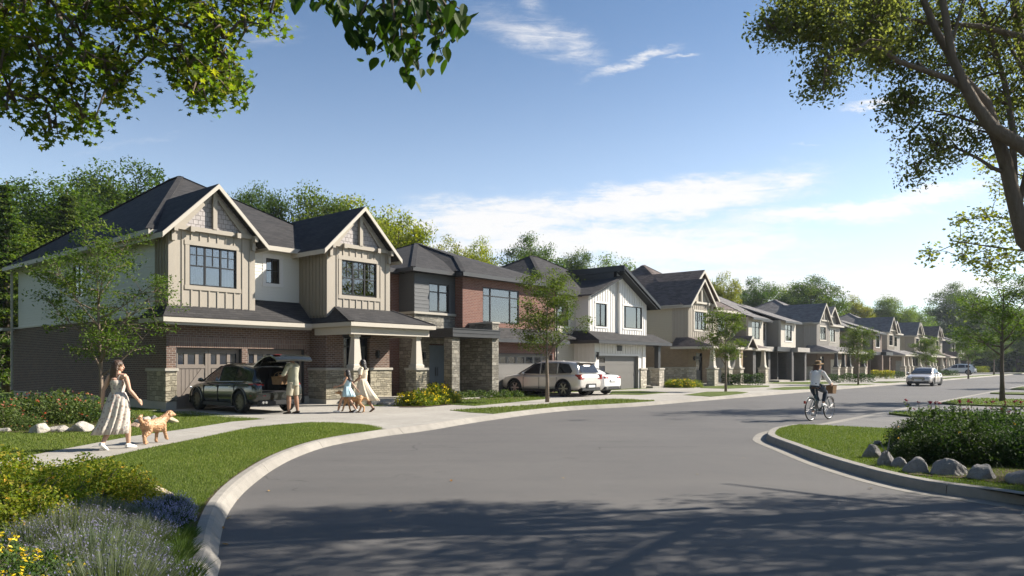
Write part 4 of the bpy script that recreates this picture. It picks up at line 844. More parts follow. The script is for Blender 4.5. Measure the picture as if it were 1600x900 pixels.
def craft2(label, u0, wd, side_m, brick, board, trim, roof, stone, doorm, seed=0, gar='panel', group=None, far=False, col_m=None, front_m=None, bco=3.4, zb=8.85, gw=2.4, pgable=True, flip=False):
    """gabled two-storey neighbour: bay with double gable on the left, porch on columns, window wall on the right"""
    h = house('house', label, 'house', group); a = u0; e = u0+wd; rd = random.Random(seed)
    b = MB(Tl(a)); panel(b, 0, 12, 0, 3.2, .2); b.T = Tf(0); panel(b, a+.2, e, 0, 3.3, .2, [(a+1.2, a+2.3, .15, 2.4), (a+4.6, e-.6, 0, 2.1)]); b.T = Tr(e); panel(b, .2, 12, 0, 3.2, .2); b.build('brick_wall', brick, h)
    stone_base(h, a-.05, a+1.2, -.05, 6.0, 1.25, stone)
    s = MB(Tl(a+.02)); panel(s, 1.3, 12, 3.2, 6.0, .2); laps(s, 1.32, 12, 3.22, 5.9, .14); s.T = Tf(.7); panel(s, a+3.9, e, 3.2, 6.0, .2, [(a+4.5, a+5.6, 4.1, 5.45), (a+6.6, a+8.4, 4.1, 5.45)]); s.T = Tr(e-.02); panel(s, .9, 12, 3.2, 6.0, .2); s.build('siding_wall', side_m, h)
    hl = (a+1.0, a+2.9, 4.15, 5.5); f = MB(Tf(0)); panel(f, a, a+3.9, 3.2, 6.1, .2, [hl]); battens(f, a+.1, a+3.8, 3.2, 6.1, .31, [(hl[0]-.13, hl[1]+.13, hl[2]-.13, hl[3]+.13)]); f.T = Tl(a-.003); battens(f, 0, 1.3, 3.2, 6.0, .25); f.box(0, 1.3, -.0, .03, 3.2, 6.0); f.T = Tr(a+3.9); panel(f, .2, .75, 3.3, 6, .15); f.build('board_wall', front_m or board, h)
    ac = a+1.95; gg = MB(Tf(.01)); gable_wall(gg, a, a+3.9, 6.1, ac, 6.1+1.95*.93, .18); gg.build('gable_wall', front_m or board, h)
    gable_roof(h, a-.3, a+4.2, 5.9, ac, 5.9+2.25*.93, -.35, 4.5, roof, trim, rake=.2); truss(h, ac, 6.1, 5.9+2.25*.93-.05, 2.0, -.03, trim)
    # larger gable set behind
    bc = a+bco; sl = .80; lw = (zb-5.95)/sl
    g2 = MB(Tf(.71)); g2.add([(bc-gw, 0, zb-gw*sl-.1), (bc+gw, 0, zb-gw*sl-.1), (bc, 0, zb-.1), (bc-gw, .2, zb-gw*sl-.1), (bc+gw, .2, zb-gw*sl-.1), (bc, .2, zb-.1)], [(0,1,2),(5,4,3),(0,3,4,1),(1,4,5,2),(2,5,3,0)]); panel(g2, bc-gw+.1, bc+gw-.1, 5.9, max(6.0, zb-gw*sl-.08), .2); g2.build('upper_gable_wall', side_m, h)
    r = MB(); r.slab([(bc-lw, .35, 5.95), (bc, .35, zb), (bc, 9, zb), (bc-lw, 9, 5.95)], .1); r.slab([(bc, .35, zb), (bc+gw+.3, .35, zb-(gw+.3)*sl), (bc+gw+.3, 9, zb-(gw+.3)*sl), (bc, 9, zb)], .1); r.build('upper_gable_roof', roof, h)
    t = MB(); t.prism([(bc-gw, zb-gw*sl-.02), (bc, zb-.02), (bc, zb-.24), (bc-gw, zb-gw*sl-.24)], .30, .352); t.prism([(bc+gw+.3, zb-(gw+.3)*sl-.02), (bc, zb-.02), (bc, zb-.24), (bc+gw+.3, zb-(gw+.3)*sl-.24)], .30, .352); t.box(bc-.06, bc+.06, .6, .69, zb-1.15, zb-.3); t.box(bc-.8, bc+.8, .6, .69, zb-1.2, zb-1.08); t.box(bc-lw-.03, bc-lw, .35, 9, 5.76, 5.93); t.build('upper_rake', trim, h)
    hip(h, a-.3, e+.3, .3, 12.2, 5.94, [(a+4.9, 6.5, 9.9), (a+5.3, 7.0, 9.9)] if not far else [(a+4.5, 6, 8.9), (a+5.3, 6.1, 8.9)], roof, trim, name='main_roof')
    window(h, Tf(0), *hl, cols=(1/3, 2/3), rows=(.5,), bars=[('v', (i+.5)/3, .53, .97) for i in range(3)]+[('h', .77, .02, .98)], trim=trim, tw=.13, seed=seed); window(h, Tf(.7), a+4.5, a+5.6, 4.1, 5.45, cols=(.5,), rows=(.5,), trim=trim, tw=.11, seed=seed+1); window(h, Tf(.7), a+6.6, a+8.4, 4.1, 5.45, cols=(.5,), rows=(.5,), trim=trim, tw=.11, seed=seed+2)
    # porch
    p = MB(); p.slab([(a-.85, -2.35, 2.85), (e-.2, -2.35, 2.85), (e-.2, .0, 3.55), (a+.0, .0, 3.55)], .06); p.slab([(a-.85, -2.35, 2.85), (a, 0, 3.55), (a, 1.0, 3.55), (a-.85, 1.0, 2.85)], .06); p.build('porch_roof', roof, h)
    gc = a+5.6
    if pgable: gable_roof(h, gc-1.0, gc+1.0, 2.9, gc, 3.75, -2.55, -.6, roof, trim, rake=.16, name='porch_gable')
    MB().box(a-.88, e-.17, -2.39, -2.35, 2.68, 2.84).box(a-.88, a-.84, -2.35, 1, 2.68, 2.84).box(a-.8, e-.3, -2.3, -.02, 2.70, 2.73).build('fascia', trim, h)
    for x in (a-.15, a+2.3, a+4.35, e-.55): column(h, x, -1.95, 1.2, 2.70, col_m or trim, stone, bw=.6)
    MB().box(a-.4, a+4.5, -2.2, -.06, 0, .15).build('porch_slab', CONC, h)
    entry_door(h, a+1.25, a+2.25, .05, .15, 2.35, doorm, 0, .25); garage_door(h, a+4.6, e-.6, .1, 2.1, DOORC if gar == 'cream' else DOORG, 'panel'); wall_lamp(h, a+.8, 0, 2.0)
    return h
def modern(label, u0, wd, brick, side_m, panel_m, accent, roof, dark, seed=0, group=None):
    """boxy two-storey neighbour: three upper bays, flat canopies, brick ground floor with deep openings"""
    h = house('house', label, 'house', group); a = u0; e = u0+wd; B = wd/3
    b = MB(Tl(a)); panel(b, -.4, 12, 0, 3.1, .25); b.T = ident; b.box(a+.25, a+.6, -.4, .1, 0, 2.7); b.box(a+B-.1, a+B+.35, -.4, 3, 0, 2.7); b.box(a+B*1.9, a+B*1.9+.5, -1.3, -.8, 0, 2.7); b.box(a+B*2.1, a+B*2.1+.3, .3, 3, 0, 2.7); b.box(e-.45, e, -1.3, 8, 0, 3.1); b.box(a+.25, e-.45, 2.0, 2.2, 0, 3.1); b.build('brick_wall', brick, h)
    MB().box(a-.1, a+B+.5, -.7, 2, 2.7, 3.1).box(e-B*.9, e+.1, -1.6, 2, 2.7, 3.1).build('canopy', panel_m, h); MB().box(a+B+.5, e-B*.9, -1.0, 2, 2.72, 3.12).build('dark_canopy', dark, h)
    bays = [(a, a+B*.92, 0.0, accent), (a+B*1.05, a+B*1.65, .7, side_m), (a+B*1.9, e, -.3, accent)]
    for i, (x0, x1, v, m) in enumerate(bays):
        c = (x0+x1)/2; hw = min(.85, (x1-x0)*.34); hole = (c-hw, c+hw, 3.75, 5.25)
        f = MB(Tf(v)); panel(f, x0, x1, 3.1, 5.6, .2, [hole]); f.build('bay_wall', m, h)
        s = MB(Tl(x0)); panel(s, v+.2, v+2.2, 3.1, 5.6, .2); s.build('bay_side', side_m, h); s = MB(Tr(x1)); panel(s, v+.2, v+2.2, 3.1, 5.6, .2); s.build('bay_side', side_m, h)
        window(h, Tf(v), *hole, cols=(.5,), rows=(.68,) if i != 1 else (), trim=WHITE_P if i == 2 else None, tw=.1, seed=seed+i)
        r = MB(); r.slab([(x0-.2, v-.5, 5.55), (x1+.25, v-.5, 5.55), (x1+.25, v+5.0, 7.5), (x0-.2, v+5.0, 7.5)], .1); r.build('bay_roof', roof, h)
        MB().box(x0-.22, x1+.27, v-.54, v-.5, 5.36, 5.54).box(x0-.24, x0-.2, v-.5, v+.2, 5.36, 5.54).prism([(v+.2, 5.70), (v+5.0, 7.40), (v+5.0, 5.6), (v+.2, 5.55)], 0, .02).build('roof_edge', dark, h) if False else MB().box(x0-.22, x1+.27, v-.54, v-.5, 5.36, 5.54).build('roof_edge', dark, h)
    w = MB(Tf(1.2)); panel(w, a, e, 3.1, 5.6, .2); w.T = Tl(a); panel(w, 1.4, 12, 3.1, 5.6, .2); laps(w, 1.4, 12, 3.12, 5.5, .15); w.T = Tr(e); panel(w, 1.4, 12, 3.1, 5.6, .2); w.build('siding_wall', side_m, h)
    hip(h, a-.35, e+.35, .8, 12.3, 5.62, [(a+wd*.40, 6, 8.3), (a+wd*.62, 6, 8.3)], roof, dark, name='main_roof')
    entry_door(h, a+B*1.2, a+B*1.2+1.0, 1.95, .15, 2.45, SLATE, .4, 0); MB().box(a+B+.36, e-B*.9, -1.2, 1.98, 0, .15).build('porch_slab', CONC, h)
    garage_door(h, a+.7, a+B-.15, 1.8, 2.3, CHAR, 'panel')
    return h

craftsman(); prairie(); farmhouse()
craft2('brown-roofed house with cream gables and tan brick, beside the white batten house', 38.15, 9.9, SID_C, TAN_BRICK, TAUPE, CREAM, SH_BR, STONE_C, CHAR, 40)
modern('boxy grey house with three window bays, stepped shed roofs and flat canopies', 49.2, 10.6, GRY_BRICK, SID_T, GREIGE, CREAM, SH_GR, CHAR, 50)
craft2('greige gabled house with dark porch posts on pale stone bases, directly behind the cyclist', 66.9, 10.2, SID_T, UMB_BRICK, GREIGE, CREAM, SH_GR, STONE_C, CHAR, 60, 'cream', None, True, CHAR, bco=7.2, zb=8.0, gw=1.9, pgable=False)
modern('umber brick house with stepped grey roofs, left of the oncoming car', 80.5, 11.0, UMB_BRICK, SID_T, CHAR, UMB_BRICK, SH_GR, CHAR, 70)
craft2('house with cream side wall and grey shingle gables behind the oncoming car', 111.5, 10.2, SID_C, GRY_BRICK, TAUPE, CREAM, SH_GR, STONE_C, CHAR, 80, 'cream', None, True, bco=6.6, zb=8.1, gw=2.0, pgable=False)
craft2('brown gabled house far down the row beside the parked hatchback', 126.5, 10.2, SID_T, UMB_BRICK, TAUPE, CREAM, SH_BR, STONE_C, CHAR, 90, 'panel', None, True, bco=7.6, zb=7.9, gw=1.7)
modern('last house of the row, low grey roof seen between the far trees', 141.5, 11.0, GRY_BRICK, SID_G, CHAR, SID_T, SH_GR, CHAR, 95)
craft2('taupe gabled house between the umber brick and the cream-sided far houses', 95.5, 10.2, SID_T, UMB_BRICK, TAUPE, CREAM, SH_GR, STONE_C, CHAR, 85, 'panel', None, True, None, BLACK and None, 7.0, 7.7, 1.6, False)
# ---------------------------------------------------------------- trees
def place_tree(meshes, mats, label, x, y, scale, rz, group=None, name='tree', z=0.0, first={}):
    t = thing(name, label, 'tree', (x, y, z), rz, group); t.scale = (scale,)*3 if not isinstance(scale, tuple) else scale
    link('trunk', meshes[0], mats[0], t); link('crown', meshes[1], mats[1], t); return t
BG = {'broad': (tree_mesh(101, 12, 3.0, (4.6, 4.6, 4.9), 13, 4, 190, .20, .52, .30, cz=7.0, nclump=240), (BARK, LF_DRK)),
      'round': (tree_mesh(102, 11, 3.0, (4.0, 4.0, 4.3), 12, 4, 180, .19, .50, .26, cz=6.6, nclump=190), (BARK, LF_MID)),
      'loose': (tree_mesh(103, 11, 2.8, (3.4, 3.4, 4.4), 14, 6, 140, .19, .42, .22, cz=6.4, nclump=110), (BARK, LF_YEL)),
      'tall': (tree_mesh(104, 13, 3.0, (3.6, 3.6, 5.6), 13, 4, 175, .19, .48, .26, cz=7.3, nclump=190), (BARK, LF_DRK)),
      'young': (tree_mesh(105, 11, 2.5, (4.4, 4.0, 4.4), 13, 4, 175, .19, .52, .24, cz=6.3, nclump=180), (BARK, LF_MID))}
def conifer_mesh(seed, H=12, r0=2.3):
    rd = random.Random(seed); rg = np.random.default_rng(seed); mb = MB(); mb.tube([(0, 0, -.1), (0, 0, H)], [.22, .02], 7); C = []; z = 1.0
    while z < H-.3:
        r = r0*(1-z/H)**.8*rd.uniform(.8, 1.1)
        for k in range(7):
            a = rd.uniform(0, 6.28); e = Vector((r*math.cos(a), r*math.sin(a), z-.25*r)); b = Vector((0, 0, z)); mb.tube([b, b.lerp(e, .5)+Vector((0, 0, .08*r)), e], [.035, .02, .008], 4)
            for s in np.linspace(.25, 1, 7): C.append(rg.normal(0, 1, (14, 3))*np.array([.16, .16, .07])*(1.3-.5*s)+np.array(b.lerp(e, s)))
        z += .38
    C = np.concatenate(C); return mb.mesh('trunk', smooth=True), leaf_mesh('crown', C, .16, rg, 'diamond', flat=.3)
BG['conifer'] = (conifer_mesh(7), (BARK, LF_DRK))
KIND = {'broad': 'dark green broad tree', 'round': 'mid green round-crowned tree', 'loose': 'yellow-green loose tree', 'tall': 'tall dark green tree', 'young': 'bushy green tree', 'conifer': 'dark conifer with a pointed top'}
HT = {'broad': 12, 'round': 11, 'loose': 11, 'tall': 13, 'young': 11, 'conifer': 12}
def bg(kind, px, py, Y, where, k=1.0):
    top = HC-(py-HY)/F*Y; s = top/(HT[kind]*(.97 if kind != 'conifer' else 1)); x = (px-800)/F*Y
    t = place_tree(BG[kind][0], BG[kind][1], KIND[kind]+' '+where, x, Y, (s*k, s*k, s), px*1.7, 'trees behind the row of houses', 'tree' if kind != 'conifer' else 'conifer'); return t
for a in [('conifer', 10, 284, 41, 'at the far left edge', 1.25), ('conifer', 105, 300, 47, 'between the two tallest trees at left', 1.1), ('tall', 72, 284, 50, 'second from the left, beside the conifer', 1.15), ('round', 128, 300, 62, 'between the two tall ones at left', .8), ('broad', 198, 268, 56, 'rising highest over the left roof slope', .85),
          ('young', 30, 350, 44, 'low at the left edge beside the brick wall', 1.2), ('young', -60, 330, 46, 'cut by the left edge of the picture', 1.2), ('conifer', -20, 330, 60, 'cut off by the left edge', 1.2), ('tall', 415, 293, 60, 'between the two front gables', .62), ('tall', 372, 300, 64, 'just behind the first gable', .5),
          ('round', 497, 305, 62, 'left of the second gable peak', .75), ('loose', 562, 308, 66, 'behind the second gable peak', .9), ('loose', 622, 330, 62, 'right of the second gable', .8), ('young', 597, 345, 80, 'low behind the second gable', .8),
          ('loose', 700, 373, 76, 'above the grey hip roof', .6), ('loose', 745, 374, 82, 'above the red brick storey', .6), ('loose', 665, 392, 90, 'peeping over the dark hip roof', .7),
          ('broad', 832, 378, 84, 'above the street tree by the silver car', .72), ('tall', 905, 390, 88, 'left of the white shed roof peak', .62), ('young', 958, 402, 92, 'above the white shed roof', .8),
          ('loose', 1130, 426, 104, 'right of the tallest brown gable', .6), ('broad', 1186, 441, 112, 'above the stepped grey roofs', .75), ('broad', 1266, 438, 112, 'broadest over the grey roofs, behind the cyclist', 1.0), ('round', 1232, 452, 125, 'filling the gap over the stepped roofs', .8),
          ('loose', 1338, 462, 140, 'pale one over the far roofs', .7), ('round', 1390, 466, 150, 'round one over the far roofs', .85), ('young', 1425, 480, 165, 'low one over the far roofs', .9), ('young', 1360, 482, 170, 'smallest over the far roofs', .7)]: bg(*a)
for a in [('broad', 1497, 449, 175, 'large one where the street ends', .95), ('young', 1545, 470, 165, 'second where the street ends', 1.0), ('round', 1590, 480, 150, 'at the right edge of the far street', 1.1), ('young', 1460, 500, 210, 'hazy one at the street end', .9), ('tall', 1530, 505, 215, 'hazy dark one at the street end', 1.3),
          ('round', 1580, 520, 240, 'farthest, hazy at the horizon', 1.6), ('broad', 1640, 470, 130, 'just past the right edge', 1.1), ('young', 1680, 500, 200, 'far off past the right edge', 1.5), ('broad', 1625, 530, 260, 'tiny on the horizon at right', 2.5)]:
    t = bg(*a); t['group'] = 'trees at the far end of the street'
hedge = MB()
# street trees
T_AIRY = tree_mesh(31, 5.9, 1.15, (2.35, 2.0, 2.35), 16, 8, 62, .082, .17, .075, 'oval', cz=3.65, lean=(-.15, 0), sides=5)
T_B = tree_mesh(32, 5.5, 1.7, (1.75, 1.6, 1.95), 16, 7, 74, .082, .165, .075, 'diamond', cz=3.5, sides=5)
T_C = tree_mesh(33, 5.0, 1.5, (1.7, 1.6, 1.75), 14, 7, 70, .095, .17, .07, cz=3.2, sides=5)
T_D = tree_mesh(34, 5.6, 1.8, (2.3, 2.0, 2.0), 16, 7, 74, .09, .19, .09, 'diamond', cz=3.7, sides=5)
GS = 'young street trees'
def st(m, px, py, top, label, k=1.0, z=0.0, lf=LF_ROW, bk=BARK_G, name='street_tree', rz=0.0):
    x, y = gp(px, py, z); H = {id(T_AIRY): 5.9, id(T_B): 5.5, id(T_C): 5.0, id(T_D): 5.6}[id(m)]; s = (HC-(top-HY)/F*y-z)/H
    return place_tree(m, (bk, lf), label, x, y, (s*k, s*k, s), rz, GS, name, z)
st(T_AIRY, 160, 645, 352, 'airy young tree in the boulder bed before the shaded brick side wall', bk=BARK_L, rz=.2)
st(T_B, 855, 628.5, 414, 'slim tree on the verge in front of the silver car', rz=1.0)
st(T_C, 1134, 612, 476, 'young tree on the triangular verge before the brown-roofed house', rz=2.0)
st(T_C, 1341, 601.5, 505, 'young tree on the verge just right of the cyclist', rz=3.0)
st(T_C, 1447, 596.5, 522, 'small tree rising behind the oncoming car', rz=4.0)
st(T_B, 1513, 590.5, 518, 'far street tree beside the parked hatchback', rz=5.0, k=1.2)
st(T_C, 1553, 585.5, 520, 'farthest thin street tree near the bend', rz=.6, k=1.3)
st(T_D, 1566, 627, 424, 'young tree on the right verge, yellow-green against sky', z=-.06, bk=BARK, lf=LF_ROW, rz=1.2, k=1.1)
for i, (u, lb) in enumerate([(52, 'tree of the right verge just outside the picture'), (75, 'second tree of the right verge outside the picture')]):
    p = row(u, -21); place_tree(T_D, (BARK, LF_ROW), lb, p.x, p.y, 1.05, i*2.0, GS, 'street_tree', -.06)

# ---------------------------------------------------------------- big trees close to the camera
def pix_poly(P, n, rg, Y0, Y1):
    A = np.array(P, float); x0, y0 = A.min(0); x1, y1 = A.max(0); out = []
    while len(out) < n:
        x, y = rg.uniform(x0, x1, 64), rg.uniform(y0, y1, 64); k = in_poly(P, x, y)
        for a, b in zip(x[k], y[k]):
            if len(out) < n: out.append(tuple(W(a, b, rg.uniform(Y0, Y1))))
    return np.array(out)
def near_tree(label, base, limbs, clusters, leaf, sig, per, shape, lf, bk, seed, vert=.25, twig=.012, name='tree', lsides=8, flatk=.6):
    """limbs: lists of (point, radius) in world space; clusters: centres of leaf groups, each fed by a twig from the nearest limb"""
    rg = np.random.default_rng(seed); t = thing(name, label, 'tree', base); mb = MB(); o = Vector(base); P = []
    for L in limbs:
        pts = [Vector(p)-o for p, r in L]; rs = [r for p, r in L]; mb.tube(pts, rs, lsides)
        for i in range(len(pts)-1):
            for s in (0, .25, .5, .75): P.append(pts[i].lerp(pts[i+1], s))
    PA = np.array([tuple(p) for p in P]); C = []; AT = []
    for c in clusters:
        c = np.array(c)-np.array(o); d = PA-c; dist = np.linalg.norm(d, axis=1)+np.maximum(0, PA[:, 2]-c[2])*.3; j = int(np.argmin(dist)); a = Vector(PA[j]); b = Vector(c)
        if dist[j] < 3.2: mb.tube([a, a.lerp(b, .5)+Vector((rg.normal(0, .05), 0, .10)), b], [twig*1.5, twig, twig*.35], 4)
        n = int(per*rg.uniform(.6, 1.4)); C.append(np.clip(rg.normal(0, 1, (n, 3)), -1.7, 1.7)*np.array([sig, sig, sig*.75])+c); AT.append(np.clip(rg.normal(rg.uniform(.25, .75), .17, n), 0, 1))
        PA = np.vstack([PA, (np.array(a)+c)/2, c])
    mb.build('trunk', bk, t, smooth=True); link('crown', leaf_mesh('crown', np.concatenate(C), leaf, rg, shape, attr=np.concatenate(AT), vert=vert, flat=flatk), lf, t); return t
rg = np.random.default_rng(5)
KS = [.82]
def L(*a): return [(W(x, y, Y*KS[0]), r*(.48 if KS[0] < 1 else 1)) for x, y, Y, r in a]
def Q3(x, y, z): return (x*.82, y*.82, HC+(z-HC)*.82)
base = (7.55, 9.2, 0)
limbs = [[(base, .20), ((7.45, 9.2, 1.0), .17)]+L((1655, 430, 11, .21), (1600, 376, 11, .19), (1580, 293, 11, .17), (1571, 254, 11, .16), (1551, 195, 11, .15), (1541, 161, 11, .13), (1502, 120, 11, .11), (1483, 83, 11, .10), (1463, 49, 11, .09), (1443, 0, 11, .08), (1420, -90, 11, .05), (1390, -200, 11, .02)),
 [((7.5, 9.2, .9), .14)]+L((1680, 300, 10.7, .18), (1600, 230, 10.7, .17), (1551, 200, 10.8, .16), (1525, 165, 10.8, .14), (1506, 132, 10.8, .13), (1488, 90, 10.8, .10), (1473, 0, 10.7, .08), (1480, -120, 10.6, .04)),
 L((1510, 140, 10.9, .085), (1485, 124, 10.8, .08), (1453, 113, 10.7, .07), (1404, 96, 10.6, .06), (1378, 76, 10.5, .05), (1340, 68, 10.4, .04), (1300, 62, 10.3, .03), (1248, 58, 10.2, .018), (1205, 50, 10.1, .008)),
 L((1680, 75, 11.4, .10), (1600, 58, 11.4, .08), (1531, 41, 11.3, .07), (1453, 36, 11.2, .055), (1395, 27, 11.1, .04), (1326, 16, 11, .03), (1258, 4, 10.9, .015)),
 L((1575, 272, 11, .06), (1550, 262, 11, .05), (1531, 249, 11.1, .04), (1505, 236, 11.1, .034), (1485, 228, 11.2, .026), (1462, 240, 11.2, .015), (1430, 262, 11.3, .008)), L((1500, 235, 11.1, .02), (1478, 210, 11.1, .014), (1450, 208, 11.1, .007)),
 L((1660, 330, 12, .13), (1598, 90, 12, .12), (1585, 0, 12, .11), (1575, -150, 12, .06)), L((1585, 293, 11.4, .09), (1582, 200, 11.6, .08), (1570, 130, 11.7, .07), (1550, 60, 11.8, .05), (1520, -20, 11.8, .03)),
 L((1590, 330, 11, .08), (1615, 220, 11.4, .07), (1605, 120, 11.5, .05), (1560, 40, 11.7, .03)), L((1555, 205, 10.9, .05), (1520, 190, 11.2, .035), (1470, 175, 11.3, .02), (1420, 165, 11.3, .01)),
 L((1483, 83, 11, .05), (1500, 20, 11.2, .04), (1520, -60, 11.3, .02)), [(Q3(9.1, 11.3, 3.4), .10), (Q3(11.5, 11.5, 6.4), .06), (Q3(14, 11.8, 7.6), .02)], [(Q3(9.2, 11.2, 4.4), .09), (Q3(11, 9.6, 7.0), .05), (Q3(12, 8.2, 8.2), .02)]]
K_ = .82
def pp(P, n, a, b): return pix_poly(P, n, rg, a*K_, b*K_)
cl = [pp([(1195,5),(1190,40),(1215,60),(1240,55),(1255,100),(1262,150),(1290,155),(1310,120),(1330,85),(1360,90),(1400,60),(1400,-20),(1210,-20)], 92, 9.9, 11.0),
 pp([(1330,90),(1375,118),(1400,110),(1440,130),(1440,0),(1330,0)], 46, 10.9, 12.3), pp([(1375,150),(1380,180),(1400,190),(1425,188),(1440,150),(1420,138)], 13, 10.8, 11.4),
 pp([(1405,190),(1408,230),(1418,280),(1440,284),(1465,262),(1490,258),(1530,225),(1528,200),(1480,190),(1440,180)], 23, 11.0, 11.9), pp([(1440,0),(1440,140),(1480,200),(1530,190),(1600,240),(1640,250),(1640,-20),(1440,-20)], 130, 11.2, 13.2),
 pp([(1240,-20),(1700,-20),(1700,-90),(1260,-90)], 50, 10.4, 12.5)]
near_tree('large spreading tree with many winding limbs leaning in from the right edge', base, limbs, np.concatenate(cl), .046, .125, 125, 'oval', LF_GRY, BARK_G, 6, flatk=.2)
# the crown outside the picture that shades the near roadway: leaf groups placed up-sun of the shaded ground
PS = [(-3.0,6.2),(-2.2,6.75),(-1.3,7.2),(-.4,7.9),(.8,8.5),(1.6,8.3),(2.6,9.0),(3.6,9.2),(4.6,9.3),(5.6,9.1),(6.6,9.6),(8,9.8),(9.5,7),(8,4.2),(2,3.6),(-1.5,4.4)]
sc_ = []; tE = math.tan(R(SUN_EL)); hx_, hy_ = math.sin(R(SUN_AZ))/tE, math.cos(R(SUN_AZ))/tE
while len(sc_) < 400:
    X_, Y_ = rg.uniform(-3, 9.5), rg.uniform(3.6, 9.8)
    if not in_poly(PS, np.array([X_]), np.array([Y_]))[0]: continue
    for _ in range(8):
        h_ = rg.uniform(5.6, 9.2); p = (X_+hx_*h_, Y_+hy_*h_, h_)
        if p[0]/p[1] > .75 or (p[2]-HC-.3)/p[1] > 570/F+.02: sc_.append(p); break
bt = (14.2, 8.6, 0); tl_ = [[(bt, .30), ((14.0, 8.7, 2.5), .24), ((13.6, 8.9, 5.0), .18), ((13.2, 9.2, 7.4), .08)], [((13.9, 8.8, 3.6), .14), ((11.5, 9.6, 5.8), .08), ((9.0, 10.4, 6.8), .03)], [((13.7, 8.9, 4.6), .13), ((11.5, 8.4, 7.0), .07), ((8.8, 8.6, 8.2), .02)], [((13.6, 8.9, 5.0), .12), ((15.5, 10.4, 7.0), .06), ((17.5, 11.4, 7.8), .02)], [((13.7, 8.9, 4.2), .12), ((13.0, 11.0, 6.0), .06), ((12.5, 12.8, 6.8), .02)]]
near_tree('broad tree outside the picture whose shade falls over the near roadway', bt, tl_, np.array(sc_), .10, .26, 78, 'oval', LF_GRY, BARK_G, 66)
KS[0] = 2.0
# backlit spray of another tree, reaching in at the right
b2 = (26.0, 29.2, -.06)
lb = [[(b2, .2), ((25.9, 29.2, 5.0), .16), ((25.8, 29.2, 10), .10), ((25.8, 29.2, 13), .04)], [((25.9, 29.2, 4.4), .09)]+L((1700, 400, 14.2, .06), (1600, 392, 14, .045), (1545, 385, 14, .03), (1500, 378, 14, .02), (1445, 402, 14, .01)),
 [((25.8, 29.2, 6.6), .08)]+L((1680, 340, 14.2, .05), (1600, 345, 14, .035), (1550, 338, 14, .022), (1500, 345, 14, .01)), L((1660, 300, 14.2, .05), (1590, 272, 14.1, .03), (1540, 262, 14.1, .015))]
K_ = 2.0
cb = [pp([(1432,400),(1440,410),(1490,398),(1500,420),(1530,432),(1570,420),(1640,400),(1640,300),(1600,335),(1560,322),(1500,335),(1490,345),(1520,360),(1480,375)], 85, 13.4, 14.8), pp([(1525,248),(1530,285),(1560,312),(1640,310),(1640,235),(1580,235)], 30, 13.6, 14.8)]
x = [(26.5+1.8*rg.normal(), 29.4+1.5*rg.normal(), 11+1.8*rg.normal()) for k in range(90)]
cb.append(np.array([q for q in x if q[0]/q[1] > .78]))
near_tree('backlit yellow-green branch spray of a tree beyond the right edge, below the large limbs', b2, lb, np.concatenate(cb), .135, .22, 26, 'maple', LF_YEL, BARK, 8)
KS[0] = 1.0
# maple overhanging the upper left
b3 = (-8.6, 6.6, 0)
lm = [[(b3, .26), ((-8.5, 6.6, 2.5), .22), ((-8.2, 6.7, 4.6), .17), ((-7.8, 6.8, 6.4), .10), ((-7.2, 6.9, 8.0), .05)], [((-8.3, 6.7, 3.6), .10)]+L((-120, 200, 7.2, .06), (0, 100, 7.2, .035), (30, 75, 7.2, .025), (90, 60, 7.2, .02), (110, 130, 7.2, .012), (130, 190, 7.2, .006)),
 [((-8.0, 6.7, 5.2), .10)]+L((-60, -60, 7.3, .07), (60, -20, 7.3, .05), (140, 0, 7.3, .035), (185, 16, 7.3, .028), (250, 25, 7.4, .02), (300, 45, 7.4, .015), (340, 90, 7.4, .008)), L((185, 16, 7.3, .02), (215, 50, 7.3, .012), (245, 40, 7.4, .008)), L((90, 15, 7.3, .03), (100, 60, 7.3, .02), (160, 110, 7.3, .012), (190, 150, 7.3, .006)),
 L((140, 0, 7.3, .02), (125, 80, 7.2, .012), (85, 160, 7.1, .008), (90, 210, 7.1, .005)), L((250, 25, 7.4, .016), (290, 100, 7.4, .010), (320, 150, 7.4, .005)), L((200, -20, 7.3, .03), (330, -5, 7.5, .02), (430, 15, 7.6, .008)), [((-7.8, 6.8, 6.2), .06), ((-5.6, 7.2, 7.2), .04), ((-3.6, 7.4, 7.0), .015)]]
cm_ = [pix_poly([(-20,165),(15,172),(35,150),(60,185),(60,205),(88,220),(96,205),(112,195),(120,208),(152,208),(150,180),(160,165),(190,168),(218,165),(215,140),(200,125),(228,112),(195,98),(200,85),(218,60),(200,40),(170,50),(150,-20),(-20,-20)], 150, rg, 6.6, 8.0),
 pix_poly([(150,-20),(160,45),(200,45),(215,70),(245,90),(262,130),(290,138),(312,162),(336,170),(342,145),(378,150),(378,128),(388,118),(370,90),(362,50),(330,30),(300,-20)], 125, rg, 6.9, 8.1), pix_poly([(300,-20),(335,30),(368,36),(400,45),(420,48),(440,38),(432,8),(448,-10),(440,-25)], 26, rg, 7.2, 8.0),
 pix_poly([(-100,-140),(470,-140),(440,-25),(-100,-25)], 60, rg, 6.8, 8.0)]
x = [(-8.0+1.6*rg.normal(), 6.6+1.2*rg.normal(), 7.0+1.0*rg.normal()) for k in range(70)]
cm_.append(np.array([q for q in x if q[0]/q[1] < -.78]))
near_tree('maple foliage with lobed leaves hanging across the upper left corner', b3, lm, np.concatenate(cm_), .070, .10, 23, 'maple', LF_MAP, BARK, 9, vert=.4)
